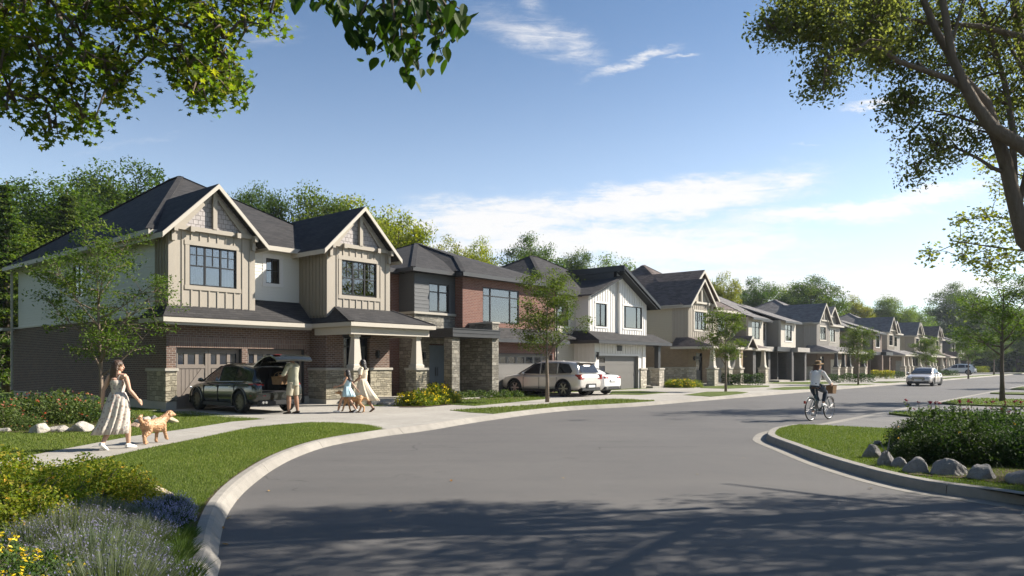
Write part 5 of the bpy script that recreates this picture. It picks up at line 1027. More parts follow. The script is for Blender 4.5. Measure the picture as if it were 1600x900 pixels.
# beech branch right over the camera
b4 = (3.4, -2.6, -.13)
b4 = (13.2, -1.5, 0)
def serr():
    o = [(0, -.5)]; n = 9
    for i in range(1, n):
        t = i/n; wd = .36*math.sin(math.pi*min(1, t*.92+.06))**.75*(1-.35*t); o.append((wd, -.5+t)); o.append((wd*.90, -.5+t+.045))
    r = o[1:]; pts = o+[(0, .58)]+[(-a, b) for a, b in reversed(r)]; k = len(r); return pts, [tuple(range(0, k+2)), tuple([0]+list(range(k+1, 2*k+2)))]
SH['beech'] = serr()
def beech():
    rd = random.Random(3); rg = np.random.default_rng(12); b = Vector((2.6, -3.2, -.13+.13)); b = Vector((-2.6, -5.5, 0)); t = thing('tree', 'dark serrated leaves of a beech branch drooping from the top centre edge', 'tree', b); mb = MB(); LFS = []; 
    lim = [[(b, .24), (Vector((-2.5, -5.4, 3)), .2), (Vector((-2.1, -4.6, 5.6)), .14), (Vector((-1.5, -1.5, 6.0)), .09), (Vector((-.9, 1.6, 5.2)), .06)]+L((600, -150, 4.2, .035), (640, -50, 4.25, .02), (690, 20, 4.3, .008))]
    tw = [[(600,-150),(590,-60),(575,0),(560,30),(540,50)], [(590,-60),(600,10),(590,50),(572,85)], [(640,-50),(612,0),(618,50),(605,90)], [(640,-50),(640,20),(650,70),(655,110)], [(640,-50),(625,10),(628,70),(635,115)], [(640,-50),(660,0),(675,40),(690,85)], [(640,-50),(690,0),(710,25),(720,35)], [(650,-40),(680,10),(695,45),(668,95)], [(600,-100),(520,-40),(500,-10)], [(600,-100),(555,-30),(548,5)], [(630,-60),(650,30),(640,80)], [(640,-40),(615,30),(590,20),(560,60)], [(600,-100),(540,-40),(520,0),(505,8)], [(600,-100),(500,-50),(480,-20),(470,-8)], [(590,-60),(545,-20),(535,10),(532,14)], [(640,-50),(665,-20),(700,0),(728,22)], [(640,-50),(650,0),(672,10),(650,50)], [(640,-50),(632,-10),(608,14),(600,44)]]
    for tr in tw:
        Y = 4.3+rd.uniform(-.25, .3); P = [W(x, y, Y)-b for x, y in tr]; mb.tube(P, [.012*(1-.8*i/(len(P)-1)) for i in range(len(P))], 5)
        for i in range(len(P)-1):
            for s in np.linspace(.0, 1, 10):
                if tr[i][1] < -45: continue
                q = P[i].lerp(P[i+1], s); LFS.append(np.array(q)+rg.normal(0, 1, 3)*np.array([.035, .05, .02])-np.array([0, 0, .035]))
    for Lm in lim: mb.tube([p-b if p is not b else Vector((0, 0, 0)) for p, r in Lm], [r for p, r in Lm], 8)
    for k in range(360): LFS.append((rg.normal()*1.3+.8, rg.normal()*1.6+1.5, 6.2+rg.normal()*.6))
    mb.build('trunk', BARK, t, smooth=True); A = np.array([q for q in LFS])
    N = np.tile(np.array([0, -.8, -.2]), (len(A), 1)); link('crown', leaf_mesh('crown', A, .088, rg, 'beech', nrm=N, vert=1.2, fold=.2), LF_BEE, t)
beech()
# ---------------------------------------------------------------- boulders
def m_rock(name, base, dark, warm):
    m, t = new_mat(name); o = objc(t); a = t.noise(o, 3, 6, .65); b = t.noise(o, 22, 5, .7); v = t.n('ShaderNodeTexVoronoi', {'Vector': o, 'Scale': 40})
    c = t.mix(t.n('ShaderNodeMapRange', {0: a, 1: .35, 2: .65}).outputs[0], base, dark); c = t.mix(t.m('MULTIPLY', b, .5), c, warm); c = t.mix(t.m('MULTIPLY', t.m('LESS_THAN', v.outputs[0], .25), .4), c, tuple(x*.5 for x in dark))
    done(t, principled(t, c, .9, 0, .25, bump(t, t.m('ADD', a, t.m('MULTIPLY', b, .5)), .9, .05))); return m
RK_A = m_rock('grey_rock', (.44, .41, .36), (.30, .28, .25), (.46, .41, .34)); RK_B = m_rock('rosy_rock', (.36, .24, .175), (.25, .175, .13), (.40, .30, .22)); RK_C = m_rock('speckled_rock', (.23, .225, .22), (.125, .12, .118), (.29, .27, .25)); RK_D = m_rock('sand_rock', (.48, .40, .28), (.34, .28, .19), (.5, .44, .33))
def boulder(px0, px1, py0, py1, m, label, seed, depth=.8, group='boulders edging the flower beds', z=0.0, squash=1.0, npt=13):
    rd = random.Random(seed); x, y = gp((px0+px1)/2, py1, z); w_ = (px1-px0)/F*y*1.08; hgt = (py1-py0)/F*y; bm = bmesh.new()
    for k in range(npt):
        a = rd.uniform(0, 6.28); zz = rd.uniform(-.5, 1); q = math.sqrt(max(0, 1-max(0, zz)**2)); r = rd.uniform(.8, 1.05); bm.verts.new((w_/2*q*r*math.cos(a), w_/2*depth*q*r*math.sin(a), hgt*zz*rd.uniform(.85, 1.0)))
    bmesh.ops.convex_hull(bm, input=bm.verts)
    for v in [v for v in bm.verts if not v.link_faces]: bm.verts.remove(v)
    bmesh.ops.bevel(bm, geom=bm.edges[:], offset=min(w_, hgt)*.05, segments=1, affect='EDGES'); bmesh.ops.triangulate(bm, faces=bm.faces)
    bmesh.ops.subdivide_edges(bm, edges=bm.edges[:], cuts=2, use_grid_fill=True)
    from mathutils import noise as ns
    for v in bm.verts: v.co += v.co.normalized()*(ns.noise(v.co*(3.2/w_)+Vector((seed, 0, 0)))*.045*w_+ns.noise(v.co*(11/w_)+Vector((0, seed, 0)))*.018*w_)
    me = bpy.data.meshes.new('boulder'); bm.to_mesh(me); bm.free()
    o = link('boulder', me, m); o.location = (x, y+w_*depth*.35, z); o.rotation_euler = (0, 0, rd.uniform(-.3, .3)); return tag(o, label, 'boulder', group)
for i, b in enumerate([(-8, 13, 664, 675, RK_A, 'grey boulder cut by the left edge of the picture'), (38, 72, 654, 677, RK_A, 'pointed tall grey boulder near the left end of the bed'), (57, 71, 655, 664, RK_A, 'small grey boulder tucked behind the pointed one'), (66, 106, 662, 675, RK_A, 'long flat grey boulder right of the pointed one'), (103, 143, 658, 675, RK_A, 'broad pale boulder between the flat and the rosy one'),
     (139, 166, 660, 676, RK_B, 'rosy brown boulder left of the woman in the long dress'), (200, 216, 657, 668, RK_B, 'small rosy boulder right of the long dress'), (203, 236, 646, 665, RK_A, 'sloping pale slab above the curly dog'), (226, 248, 648, 662, RK_A, 'pale slab beside the head of the curly dog'), (250, 276, 643, 661, RK_D, 'cream boulder at the right end of the bed'), (227, 264, 754, 781, RK_D, 'sandy boulder beside the blue catmint, nearest the camera on the left')]): boulder(*b, seed=20+i)
for i, b in enumerate([(1351, 1382, 693, 716, RK_C, 'leftmost boulder of the right island'), (1366, 1380, 687, 696, RK_C, 'small mossy boulder behind the leftmost island boulder'), (1374, 1403, 703, 728, RK_C, 'second boulder of the right island, ridged'), (1391, 1417, 686, 706, RK_C, 'rear boulder against the end of the island shrubs'), (1396, 1424, 714, 731, RK_C, 'low dark boulder left of the speckled ones'),
     (1418, 1464, 713, 740, RK_C, 'rounded speckled boulder, first of the large front three'), (1462, 1520, 713, 744, RK_C, 'widest speckled boulder, middle of the large front three'), (1519, 1569, 721, 750, RK_C, 'rounded speckled boulder, last of the large front three'), (1584, 1640, 732, 758, RK_C, 'speckled boulder cut by the right edge')]): boulder(*b, seed=50+i, npt=22)

# ---------------------------------------------------------------- shrubs and flowers
def shrub_mesh(seed, rx, h, n, leaf, bloom=0, bsize=.03, shape='oval', spikes=6):
    rg = np.random.default_rng(seed); P = []
    for k in range(n):
        a = rg.uniform(0, 6.28); u = rg.uniform(0, 1); th = math.acos(u*.98); r = rg.uniform(.55, 1.02)*(1+.13*math.sin(3*a+seed)+.10*math.sin(5*a+2*seed+6*u)); P.append((rx*math.sin(th)*math.cos(a)*r, rx*math.sin(th)*math.sin(a)*r, h*math.cos(th)*r*.95+.02))
    for k in range(spikes):
        a = rg.uniform(0, 6.28); q = rg.uniform(0, .7); b = np.array([rx*q*math.cos(a), rx*q*math.sin(a), h*math.sqrt(1-q*q)*.9])
        for j in range(14): P.append(tuple(b+np.array([rg.normal()*.02, rg.normal()*.02, j*h*.018])))
    P = np.array(P); st_ = MB(); rd = random.Random(seed)
    for k in range(9): a = rd.uniform(0, 6.28); q = rd.uniform(.2, .8); st_.tube([(0, 0, 0), (rx*q*.5*math.cos(a), rx*q*.5*math.sin(a), h*.5), (rx*q*math.cos(a), rx*q*math.sin(a), h*.85)], [.010, .007, .003], 4)
    lm_ = leaf_mesh('foliage', P, leaf, rg, shape, flat=.3); bl = None
    if bloom:
        B = []
        for k in range(bloom):
            a = rg.uniform(0, 6.28); u = rg.uniform(.25, 1); th = math.acos(u); c = np.array([rx*math.sin(th)*math.cos(a), rx*math.sin(th)*math.sin(a), h*math.cos(th)])*1.06
            for j in range(7): B.append(c+rg.normal(0, 1, 3)*bsize*.35)
        bl = leaf_mesh('bloom', np.array(B), bsize, rg, 'diamond', flat=.8)
    return st_.mesh('stem', smooth=True), lm_, bl
STEM = m_plain('stem', (.10, .085, .045), .8)
def shrub(meshes, lf, blm, label, px, py, s=1.0, z=0.0, rz=None, group=None, cat='shrub', name='shrub'):
    x, y = gp(px, py, z); t = thing(name, label, cat, (x, y, z), (px*.37) % 6.28 if rz is None else rz, group); t.scale = (s, s, s)
    link('stem', meshes[0], STEM, t); link('foliage', meshes[1], lf, t)
    if meshes[2] and blm: b = link('bloom', meshes[2], blm, t); b['kind'] = 'stuff'
    return t
def m_petal(name, cols): return m_leaf(name, cols, .3, .6)
P_RED = m_petal('red_petal', [(.45, .03, .03), (.55, .10, .05), (.65, .35, .30)]); P_YEL = m_petal('yellow_petal', [(.70, .42, .02), (.85, .60, .03), (.8, .7, .1)]); P_ORG = m_petal('orange_petal', [(.60, .22, .02), (.75, .38, .04), (.8, .55, .1)]); P_BLU = m_petal('blue_petal', [(.20, .19, .46), (.30, .29, .60), (.42, .41, .70)]); P_CRM = m_petal('crimson_petal', [(.13, .012, .05), (.22, .018, .05), (.10, .02, .06)])
LF_ROSE = m_leaf('leaves_rose', [(.03, .055, .015), (.06, .10, .025), (.10, .14, .035), (.15, .18, .06)], .3); LF_LIME = m_leaf('leaves_lime', [(.06, .095, .010), (.12, .165, .016), (.19, .22, .022), (.32, .26, .035)], .4); LF_HED = m_leaf('leaves_hedge', [(.018, .036, .012), (.036, .065, .018), (.06, .095, .028)], .3)
S_ROSE = shrub_mesh(61, .75, .72, 1900, .07, 14, .045); S_ROSE2 = shrub_mesh(62, .65, .62, 1600, .065, 10, .045)
G = 'rose shrubs in the left boulder bed'
for i, (px, py, s, lb) in enumerate([(8, 668, .85, 'rose shrub cut by the left edge, front row'), (47, 672, .5, 'little leafy rose shrub in front, left of the pointed boulder'), (34, 660, 1.0, 'rose shrub behind the pointed boulder'), (78, 661, 1.0, 'rose shrub behind the long flat boulder'), (112, 661, .95, 'rose shrub behind the broad pale boulder'), (148, 659, .85, 'rose shrub behind the rosy boulder'), (178, 657, .8, 'rose shrub hidden behind the long dress'), (5, 652, 1.0, 'rear rose shrub at the left edge'), (48, 650, 1.05, 'rear rose shrub above the pointed boulder'), (92, 649, 1.05, 'rear rose shrub above the flat boulder'), (130, 648, 1.0, 'rear rose shrub at the foot of the young tree'), (190, 662, .5, 'low rose shrub right of the trunk'), (-30, 660, 1.0, 'rose shrub just outside the left edge')]):
    shrub(S_ROSE if i % 2 else S_ROSE2, LF_ROSE, P_RED, lb, px, py, s, group=G)
bed = [gp(*p) for p in [(-60, 676), (20, 676), (100, 676), (166, 676), (215, 667), (245, 661), (262, 655), (200, 646), (120, 640), (40, 640), (-60, 645)]]; sheet('soil', bed, .010, SOIL)
S_LIME = shrub_mesh(63, .55, .62, 5200, .036, 7, .028, spikes=22); S_LIME2 = shrub_mesh(64, .48, .50, 4400, .034, 4, .028, spikes=18)
G = 'lime-leaved shrubs in the near bed'
for i, (px, py, s, lb) in enumerate([(15, 846, 1.05, 'lime shrub at the left edge, fullest of the near bed'), (78, 826, 1.0, 'lime shrub second from the left edge, over the lavender'), (135, 806, .9, 'lime shrub in the middle of the near bed'), (182, 797, .88, 'lime shrub third from its right end'), (205, 803, .62, 'low lime shrub beside the sandy boulder'), (45, 797, 1.0, 'lime shrub behind, with orange tips, left end'), (-25, 812, 1.1, 'lime shrub cut by the left edge, rear'), (105, 786, .85, 'rear lime shrub before the walk'), (158, 782, .7, 'rear lime shrub nearest the walk'), (-40, 860, 1.2, 'lime shrub cut by the left edge, front'), (55, 870, .8, 'front lime shrub above the yellow flowers')]):
    shrub(S_LIME if i % 2 == 0 else S_LIME2, LF_LIME, P_ORG if i % 3 == 0 else P_YEL, lb, px, py, s, group=G)
def spike_mesh(seed, rx, h, n, tipfrac=.35, wd=.006, tipw=.012):
    """many fine stalks fanning out of one crown, and the flower spikes on their tips"""
    rg = np.random.default_rng(seed); a = rg.uniform(0, 6.28, n); q = rg.uniform(0, 1, n)**.6; b = np.stack([rx*.35*q*np.cos(a), rx*.35*q*np.sin(a), np.zeros(n)], 1); hh = h*rg.uniform(.7, 1.08, n)*(1-.38*q*q)
    t = np.stack([rx*q*np.cos(a), rx*q*np.sin(a), hh], 1)+rg.normal(0, .02, (n, 3)); m = b*.45+t*.55; m[:, 2] += .03
    ca = rg.uniform(0, 6.28, n); w_ = np.stack([np.cos(ca), np.sin(ca), np.zeros(n)], 1)*wd/2; V = np.stack([b-w_, b+w_, m+w_, m-w_, t], 1).reshape(-1, 3); o = (np.arange(n)*5)[:, None]
    Lp = (o+np.array([0, 1, 2, 3, 3, 2, 4])[None, :]).ravel(); st_ = np_mesh('foliage', V, Lp, np.tile([4, 3], n), np.repeat(rg.random(n), 2))
    k = rg.random(n) < tipfrac; T_, M_ = t[k], m[k]; B = []
    for s in (0, .12, .24, .36): B.append(T_*(1-s)+M_*s+rg.normal(0, .004, T_.shape))
    B = np.concatenate(B); tip = leaf_mesh('bloom', B, tipw*1.6, rg, 'diamond', flat=.2, vert=1); return MB().tube([(0, 0, -.02), (0, 0, .05)], [.02, .02], 5).mesh('stem'), st_, tip
LF_LAV = m_leaf('leaves_lavender', [(.07, .095, .06), (.11, .14, .085), (.16, .18, .12), (.20, .21, .15)], .3, .7); P_LAV = m_petal('lavender_petal', [(.12, .11, .20), (.17, .16, .27), (.21, .20, .32)])
LF_FRN = m_leaf('leaves_fern', [(.03, .06, .015), (.06, .10, .025), (.10, .14, .035)], .35)
S_LAV = spike_mesh(71, .42, .44, 2600, .15, .005, .009); S_LAV2 = spike_mesh(72, .36, .38, 2300, .12, .005, .009); S_CAT = spike_mesh(73, .34, .36, 1500, .26, .008, .015)
G = 'lavender clumps in the near bed'
for i, (px, py, s, lb) in enumerate([(50, 895, 1.0, 'lavender clump nearest the yellow flowers'), (110, 884, 1.05, 'lavender clump at the centre of the bed'), (160, 872, 1.0, 'lavender clump below the sandy boulder'), (150, 842, .85, 'rear lavender clump under the lime shrubs'), (200, 838, .75, 'rear lavender clump beside the catmint'), (150, 925, 1.05, 'front lavender clump in shade, left'), (198, 915, .9, 'front lavender clump in shade, by the kerb'), (215, 868, .72, 'lavender clump closest to the kerb'), (90, 945, 1.1, 'lavender clump at the bottom edge, left'), (175, 985, 1.1, 'lavender clump cut by the bottom edge'), (100, 856, .85, 'lavender clump at the left under the lime leaves')]):
    shrub(S_LAV if i % 2 else S_LAV2, LF_LAV, P_LAV, lb, px, py, s, group=G, cat='lavender', name='lavender')
G = 'blue catmint clumps'
for i, (px, py, s, lb) in enumerate([(230, 822, .68, 'blue catmint clump in front of the sandy boulder'), (268, 806, .62, 'blue catmint clump at the rear by the lawn'), (272, 830, .62, 'blue catmint clump nearest the kerb'), (246, 842, .62, 'blue catmint clump in the middle, lowest'), (288, 808, .42, 'smallest blue catmint clump at the lawn edge')]):
    shrub(S_CAT, LF_FRN, P_BLU, lb, px, py, s, group=G, cat='catmint', name='catmint')
S_YF = shrub_mesh(74, .45, .46, 2600, .028, 40, .026, spikes=10); S_GR = spike_mesh(75, .3, .26, 500, .0)
for i, (px, py, s, lb) in enumerate([(10, 1000, 1.0, 'bright yellow wallflower clump in the bottom left corner'), (62, 985, .85, 'yellow wallflower clump right of the corner one'), (-30, 960, 1.0, 'yellow wallflower clump cut by the left edge'), (120, 1060, .8, 'greenish wallflower clump at the bottom edge')]): shrub(S_YF, LF_FRN, P_YEL, lb, px, py, s, group='yellow wallflowers', cat='wallflower', name='wallflower')
for i, (px, py, s, lb) in enumerate([(258, 860, .75, 'grassy tuft between catmint and kerb'), (250, 892, .8, 'grassy tuft at the kerb beside the lavender'), (280, 842, .5, 'small grassy tuft under the catmint'), (272, 915, .8, 'grassy tuft lowest along the kerb'), (268, 875, .7, 'grassy tuft between the other two kerb tufts')]): shrub(S_GR, LF_FRN, None, lb, px+14, py, s, group='grassy tufts by the kerb', cat='grass tuft', name='grass_tuft')
sheet('soil', [gp(*p) for p in [(-120, 800), (0, 772), (120, 764), (225, 776), (285, 795), (306, 822), (302, 860), (292, 905), (282, 1000), (270, 1200), (-300, 1200)]], .008, SOIL)
# beds before the houses
S_MED = shrub_mesh(65, .7, .64, 1700, .085, 34, .07); S_LOW = shrub_mesh(66, .6, .45, 700, .10, 0)
G = 'yellow-flowering shrubs by the drive'
for i, (px, py, s, lb) in enumerate([(638, 634.5, .75, 'yellow-flowering shrub at the tip of the bed by the drive'), (658, 634, .9, 'yellow-flowering shrub second from the tip'), (680, 632.5, .9, 'yellow-flowering shrub third from the tip'), (700, 630, .8, 'yellow-flowering shrub at the right of the bed'), (656, 625, 1.0, 'rear yellow-flowering shrub, left'), (680, 624, 1.05, 'rear yellow-flowering shrub by the stone pillar')]): shrub(S_MED, LF_LIME, P_YEL, lb, px, py, s, group=G)
for i, (px, py, s, lb) in enumerate([(716, 624, .7, 'low green shrub right of the yellow ones'), (733, 623, .75, 'low green shrub before the stone wall'), (752, 622.5, .75, 'low green shrub under the dark stone wall'), (770, 622, .7, 'low green shrub before the second stone pillar'), (789, 621.5, .75, 'low green shrub before the garage'), (808, 621, .65, 'low green shrub by the front wheel of the silver car')]): shrub(S_LOW, LF_ROSE, None, lb, px, py, s, group='low green shrubs before the stone porch')
for i, (px, py, s, lb) in enumerate([(806, 616.5, .8, 'orange-flowering shrub beside the silver car, left'), (826, 615.5, .8, 'orange-flowering shrub beside the silver car, right')]): shrub(S_MED, LF_LIME, P_ORG, lb, px, py, s, group='orange-flowering shrubs')
sheet('soil', [gp(*p) for p in [(624, 637), (660, 637), (705, 633), (720, 626), (820, 623), (832, 617), (740, 616), (680, 618), (640, 624)]], .022, SOIL)
G = 'shrubs before the brown-roofed house'
for i, (px, py, s, lb) in enumerate([(1048, 605.5, .8, 'first shrub right of the white porch pillar'), (1060, 606, .85, 'second shrub right of the white porch pillar, flowering'), (1073, 606, .85, 'third shrub right of the white porch pillar'), (1086, 605.5, .75, 'fourth shrub, beside the tan brick door')]): shrub(S_MED, LF_HED, P_YEL if i in (1, 2) else None, lb, px, py, s, group=G)
def hedge_box(pxa, pxb, py, h, dpt, label, lf=LF_HED, seed=0, bloom=None, grp='clipped hedges along the houses'):
    a = Vector((*gp(pxa, py), 0)); b = Vector((*gp(pxb, py), 0)); L_ = (b-a).length; rg = np.random.default_rng(seed); n = int(L_*500*h/.6); t = thing('hedge', label, 'hedge', a, math.atan2((b-a).y, (b-a).x), grp)
    P = np.stack([rg.uniform(0, L_, n), rg.uniform(0, dpt, n), rg.uniform(.02, 1, n)**.7*h], 1); P[:, 2] *= 1+.08*np.sin(P[:, 0]*5); link('foliage', leaf_mesh('foliage', P, .12, rg, 'diamond', flat=.3), lf, t)
    m_ = MB()
    for k in range(int(L_/.5)+1): m_.tube([(k*.5, dpt/2, 0), (k*.5+.05, dpt/2, h*.8)], [.015, .006], 4)
    m_.build('stem', STEM, t)
    if bloom: q = P[P[:, 2] > h*.6][::3]+np.array([0, 0, .05]); bo = link('bloom', leaf_mesh('bloom', q, .10, rg, 'diamond', flat=.8), bloom, t); bo['kind'] = 'stuff'
hedge_box(1130, 1196, 602.5, .85, .8, 'green hedge between the young tree and the grey brick house', seed=1); hedge_box(1298, 1320, 598.5, .7, .9, 'green hedge left of the young tree by the cyclist', seed=2); hedge_box(1322, 1368, 598, .75, .9, 'green hedge right of the cyclist, before the cream garage', seed=3)
hedge_box(1366, 1400, 592.5, .9, 1.0, 'yellow-flowering hedge left of the oncoming car', LF_LIME, 4, P_YEL); hedge_box(1402, 1416, 592, .8, 1.0, 'short green hedge touching the oncoming car', seed=5); hedge_box(1466, 1500, 587.2, .7, 1.5, 'low green hedge before the parked hatchback', seed=6); hedge_box(1520, 1548, 583, 1.2, 2, 'brownish hedge beyond the parked hatchback', LF_LIME, 7); hedge_box(1550, 1600, 581.5, 1.5, 2, 'far green hedge at the street end', seed=8)
# right island planting
S_ISL = shrub_mesh(67, .62, .70, 5200, .046, 3, .03, spikes=22); S_ISL2 = shrub_mesh(68, .56, .66, 4600, .044, 0, .04, spikes=18)
def tall_bloom_mesh(seed, h=.86):
    rg = np.random.default_rng(seed); st_ = MB(); Lf = []; B = []; rd = random.Random(seed)
    for k in range(4):
        a = rd.uniform(0, 6.28); r = rd.uniform(.02, .30); e = Vector((r*math.cos(a), r*math.sin(a), h*rd.uniform(.82, 1.02))); st_.tube([(0, 0, 0), e*.6+Vector((0, 0, .03)), e], [.006, .005, .003], 4)
        for s in np.linspace(.3, .95, 16): Lf.append(np.array(e*s)+rg.normal(0, .02, 3))
        for j in range(9): B.append(np.array(e)+rg.normal(0, .010, 3))
    return st_.mesh('stem'), leaf_mesh('foliage', np.array(Lf), .055, rg, 'oval'), leaf_mesh('bloom', np.array(B), .036, rg, 'oval', flat=.5)
S_TB = tall_bloom_mesh(5); G = 'dense shrubs of the right island'; n = 0
for r_, (xs, yy, nm) in enumerate([((1432, 1475, 1520, 1566, 1612, 1660, 1710), 722, 'front'), ((1425, 1462, 1502, 1542, 1584, 1628, 1680), 708, 'middle'), ((1418, 1450, 1488, 1528, 1568, 1610, 1655), 696, 'rear')]):
    for i, x_ in enumerate(xs):
        lb = f"dense island shrub of the {nm} row, " + ['at its left end', 'second from its left end', 'third from its left end', 'fourth from its left end', 'fifth, near the right edge', 'sixth, cut by the right edge', 'last, outside the right edge'][i]
        shrub((S_ISL, S_ISL2)[(i+r_) % 2], LF_HED, P_ORG, lb, x_, yy+i*1.2, .62 if i == 0 else .95 if r_ else .85, group=G); n += 1
for i, x_ in enumerate((1432, 1455, 1470, 1495, 1520, 1548, 1575, 1590, 1620)):
    shrub(S_TB, LF_ROSE, P_CRM, 'crimson rose on tall stems above the island shrubs, ' + ['leftmost', 'second from left', 'third from left', 'fourth from left', 'fifth from left', 'sixth from left', 'seventh from left', 'last inside the right edge', 'outside the right edge'][i], x_, 700+(i % 3)*4, 1.0, group='tall crimson roses', cat='rose', name='rose')
sheet('soil', [gp(*p) for p in [(1398, 712), (1420, 742), (1520, 750), (1600, 760), (1720, 770), (1760, 720), (1680, 692), (1560, 688), (1440, 688), (1405, 695)]], .010, SOIL)
# fallen leaves by the kerb
rgl = np.random.default_rng(77); Q = [(*rp(px, py), ZR+.012) for px, py in [(352, 852), (357, 811), (349, 826), (372, 782), (1090, 742), (1162, 716), (990, 640+40), (705, 752), (1360, 764), (880, 748), (420, 768), (610, 800)]]
DRY = m_leaf('dry_leaf', [(.30, .16, .04), (.42, .26, .08)], .1)
FLN = ['nearest the left kerb joint','by the kerb beside the catmint','small, on the kerb edge by the lavender','farther up the left kerb','lone one before the island point','nearest the island kerb tip','in the middle of the road','left of the road centre','by the island gutter','small one far in the road','pale one near the curve','by the kerb of the drive']
for i, q in enumerate(Q):
    o = link('fallen_leaf', leaf_mesh('fallen_leaf', [(0, 0, 0)], .06, rgl, 'oval', flat=3), DRY); o.location = q; tag(o, 'dry fallen leaf on the asphalt, '+FLN[i], 'leaf', 'fallen leaves on the road')

# belt of woodland at the end of the street; unseen trees added behind the right-hand lots
rgw = np.random.default_rng(9); Pw = []
for k in range(1300):
    u = rgw.uniform(165, 420) if k % 3 else rgw.uniform(168, 200); c = row(u, rgw.uniform(8, 150) if k % 3 else rgw.uniform(-14, 40)); h = rgw.uniform(1, 12); Pw.append(rgw.normal(0, 1, (90, 3))*np.array([2.4, 2.4, 1.9])+np.array([c.x, c.y, h*.62]))
Pw = np.concatenate(Pw); Pw = Pw[Pw[:, 2] > 0]; tag(link('wood', leaf_mesh('wood', Pw, 1.0, rgw, 'diamond'), LF_DRK), 'dark belt of distant woodland closing the far end of the street', 'woodland', None, 'stuff')
for i in range(9):  # unseen tree line, added for the house windows to reflect
    p = row(6+i*17, -56-(i*7 % 5)*2); k = ('broad', 'round', 'young')[i % 3]
    place_tree(BG[k][0], BG[k][1], KIND[k]+' added behind the right-hand lots for reflections, number %s from the corner' % ('one two three four five six seven eight nine'.split()[i]), p.x, p.y, .95, i*1.3, 'trees added behind the right-hand lots for window reflections', 'tree', -.12)
for i, (x_, y_, sc2) in enumerate([(-24, 4, 1.1), (-20.5, 11, 1.0), (-28, 16, 1.15), (-33, 27, 1.2), (-18, -2, 1.0), (-36, 12, 1.2), (-12, -9, 1.0), (-1, -16, 1.1), (9, -15, 1.0)]):  # unseen trees, added to hold sky light off the brick side wall
    k = ('broad', 'round', 'young')[i % 3]; place_tree(BG[k][0], BG[k][1], KIND[k]+' added to block sky, '+('west of the near bed', 'beside the left end of the path', 'behind the boulder bed', 'off the rear corner of the brick wall', 'left of the camera', 'deep in the left garden', 'behind the camera at left', 'straight behind the camera', 'behind the camera at right')[i], x_, y_, sc2, i*1.1, 'trees added outside the picture to block sky light')
# thin summer haze
hz = MB().box(-420, 420, -60, 620, -2.4, 62).build('haze', None); hz['kind'] = 'stuff'; hz['label'] = 'thin summer haze in the air'; hz['category'] = 'haze'
mh, th = new_mat('haze'); th.n('ShaderNodeOutputMaterial', {1: th.n('ShaderNodeVolumePrincipled', {'Color': (.80, .88, 1, 1), 'Density': .00022, 'Anisotropy': .3}).outputs[0]}); hz.data.materials.append(mh)
# ---------------------------------------------------------------- cars (x forward, y left, z up)
TYRE = m_plain('tyre_rubber', (.018, .018, .018), .85, bmp=.2); ALLOY = m_plain('alloy', (.42, .41, .40), .3, .9); ALLOY_D = m_plain('dark_alloy', (.10, .095, .07), .35, .8); TRIMB = m_plain('black_plastic', (.02, .02, .021), .6); CHROME = m_plain('chrome', (.6, .6, .6), .15, 1.0)
CARGLASS = m_plain('car_glass', (.02, .022, .025), .06, 0, .8, var=.02); REDL = m_plain('red_lens', (.26, .012, .012), .2, 0, .6); HEADL = m_plain('clear_lens', (.5, .52, .55), .12, .3, .7); PLATE = m_plain('plate', (.7, .7, .68), .5); CABIN = m_plain('cabin', (.022, .022, .024), .9)
def loft(stations, sect, wd):
    mb = MB(); rings = []
    for s in stations:
        half = sect(s, wd); ring = [(s[0], y, z) for y, z in half]+[(s[0], -y, z) for y, z in reversed(half[1:-1])]; rings.append(ring)
    n = len(rings[0]); vs = [p for r in rings for p in r]
    fs = [(i*n+j, i*n+(j+1) % n, (i+1)*n+(j+1) % n, (i+1)*n+j) for i in range(len(rings)-1) for j in range(n)]+[tuple(range(n)), tuple(reversed(range((len(rings)-1)*n, len(rings)*n)))]
    return mb.add(vs, fs)
def low_sect(s, wd):
    x, k, zl, zs, zt = s; w_ = wd/2*k; return [(0, zl), (w_*.55, zl), (w_*.90, zl+.02), (w_*.985, zl+.12), (w_, zl+.30*(zs-zl)+.08), (w_*.995, zs-.28*(zs-zl)), (w_*.975, zs-.04), (w_*.90, zs+.6*(zt-zs)), (w_*.55, zt+.005), (0, zt+.015)]
def top_sect(s, wd):
    x, kb, zb, kt, zt = s; wb, wt = wd/2*kb, wd/2*kt; return [(0, zb-.05), (wb*.9, zb-.05), (wb, zb), (wb+(wt-wb)*.5, zb+(zt-zb)*.5), (wt, zt-.22*(zt-zb)*.5), (wt*.93, zt-.02), (wt*.6, zt+.008), (0, zt+.02)]
def interp(st, x, i):
    for a, b in zip(st, st[1:]):
        if a[0] <= x <= b[0]: t = (x-a[0])/(b[0]-a[0]); return a[i]+(b[i]-a[i])*t
    return st[0][i] if x < st[0][0] else st[-1][i]
def cutmesh(me, cutters):
    o = bpy.data.objects.new('work', me); COL.objects.link(o); cs = []
    for c in cutters:
        cm_ = c.mesh('cut'); cm_.materials.append(TRIMB); cm_.materials.append(CABIN); cm_.polygons.foreach_set('material_index', [1]*len(cm_.polygons)); co = bpy.data.objects.new('cut', cm_); COL.objects.link(co); cs.append(co)
        md = o.modifiers.new('b', 'BOOLEAN'); md.operation = 'DIFFERENCE'; md.object = co; md.solver = 'EXACT'
    dg = bpy.context.evaluated_depsgraph_get(); dg.update(); r = bpy.data.meshes.new_from_object(o.evaluated_get(dg))
    for c in cs: bpy.data.objects.remove(c)
    bpy.data.objects.remove(o); return r
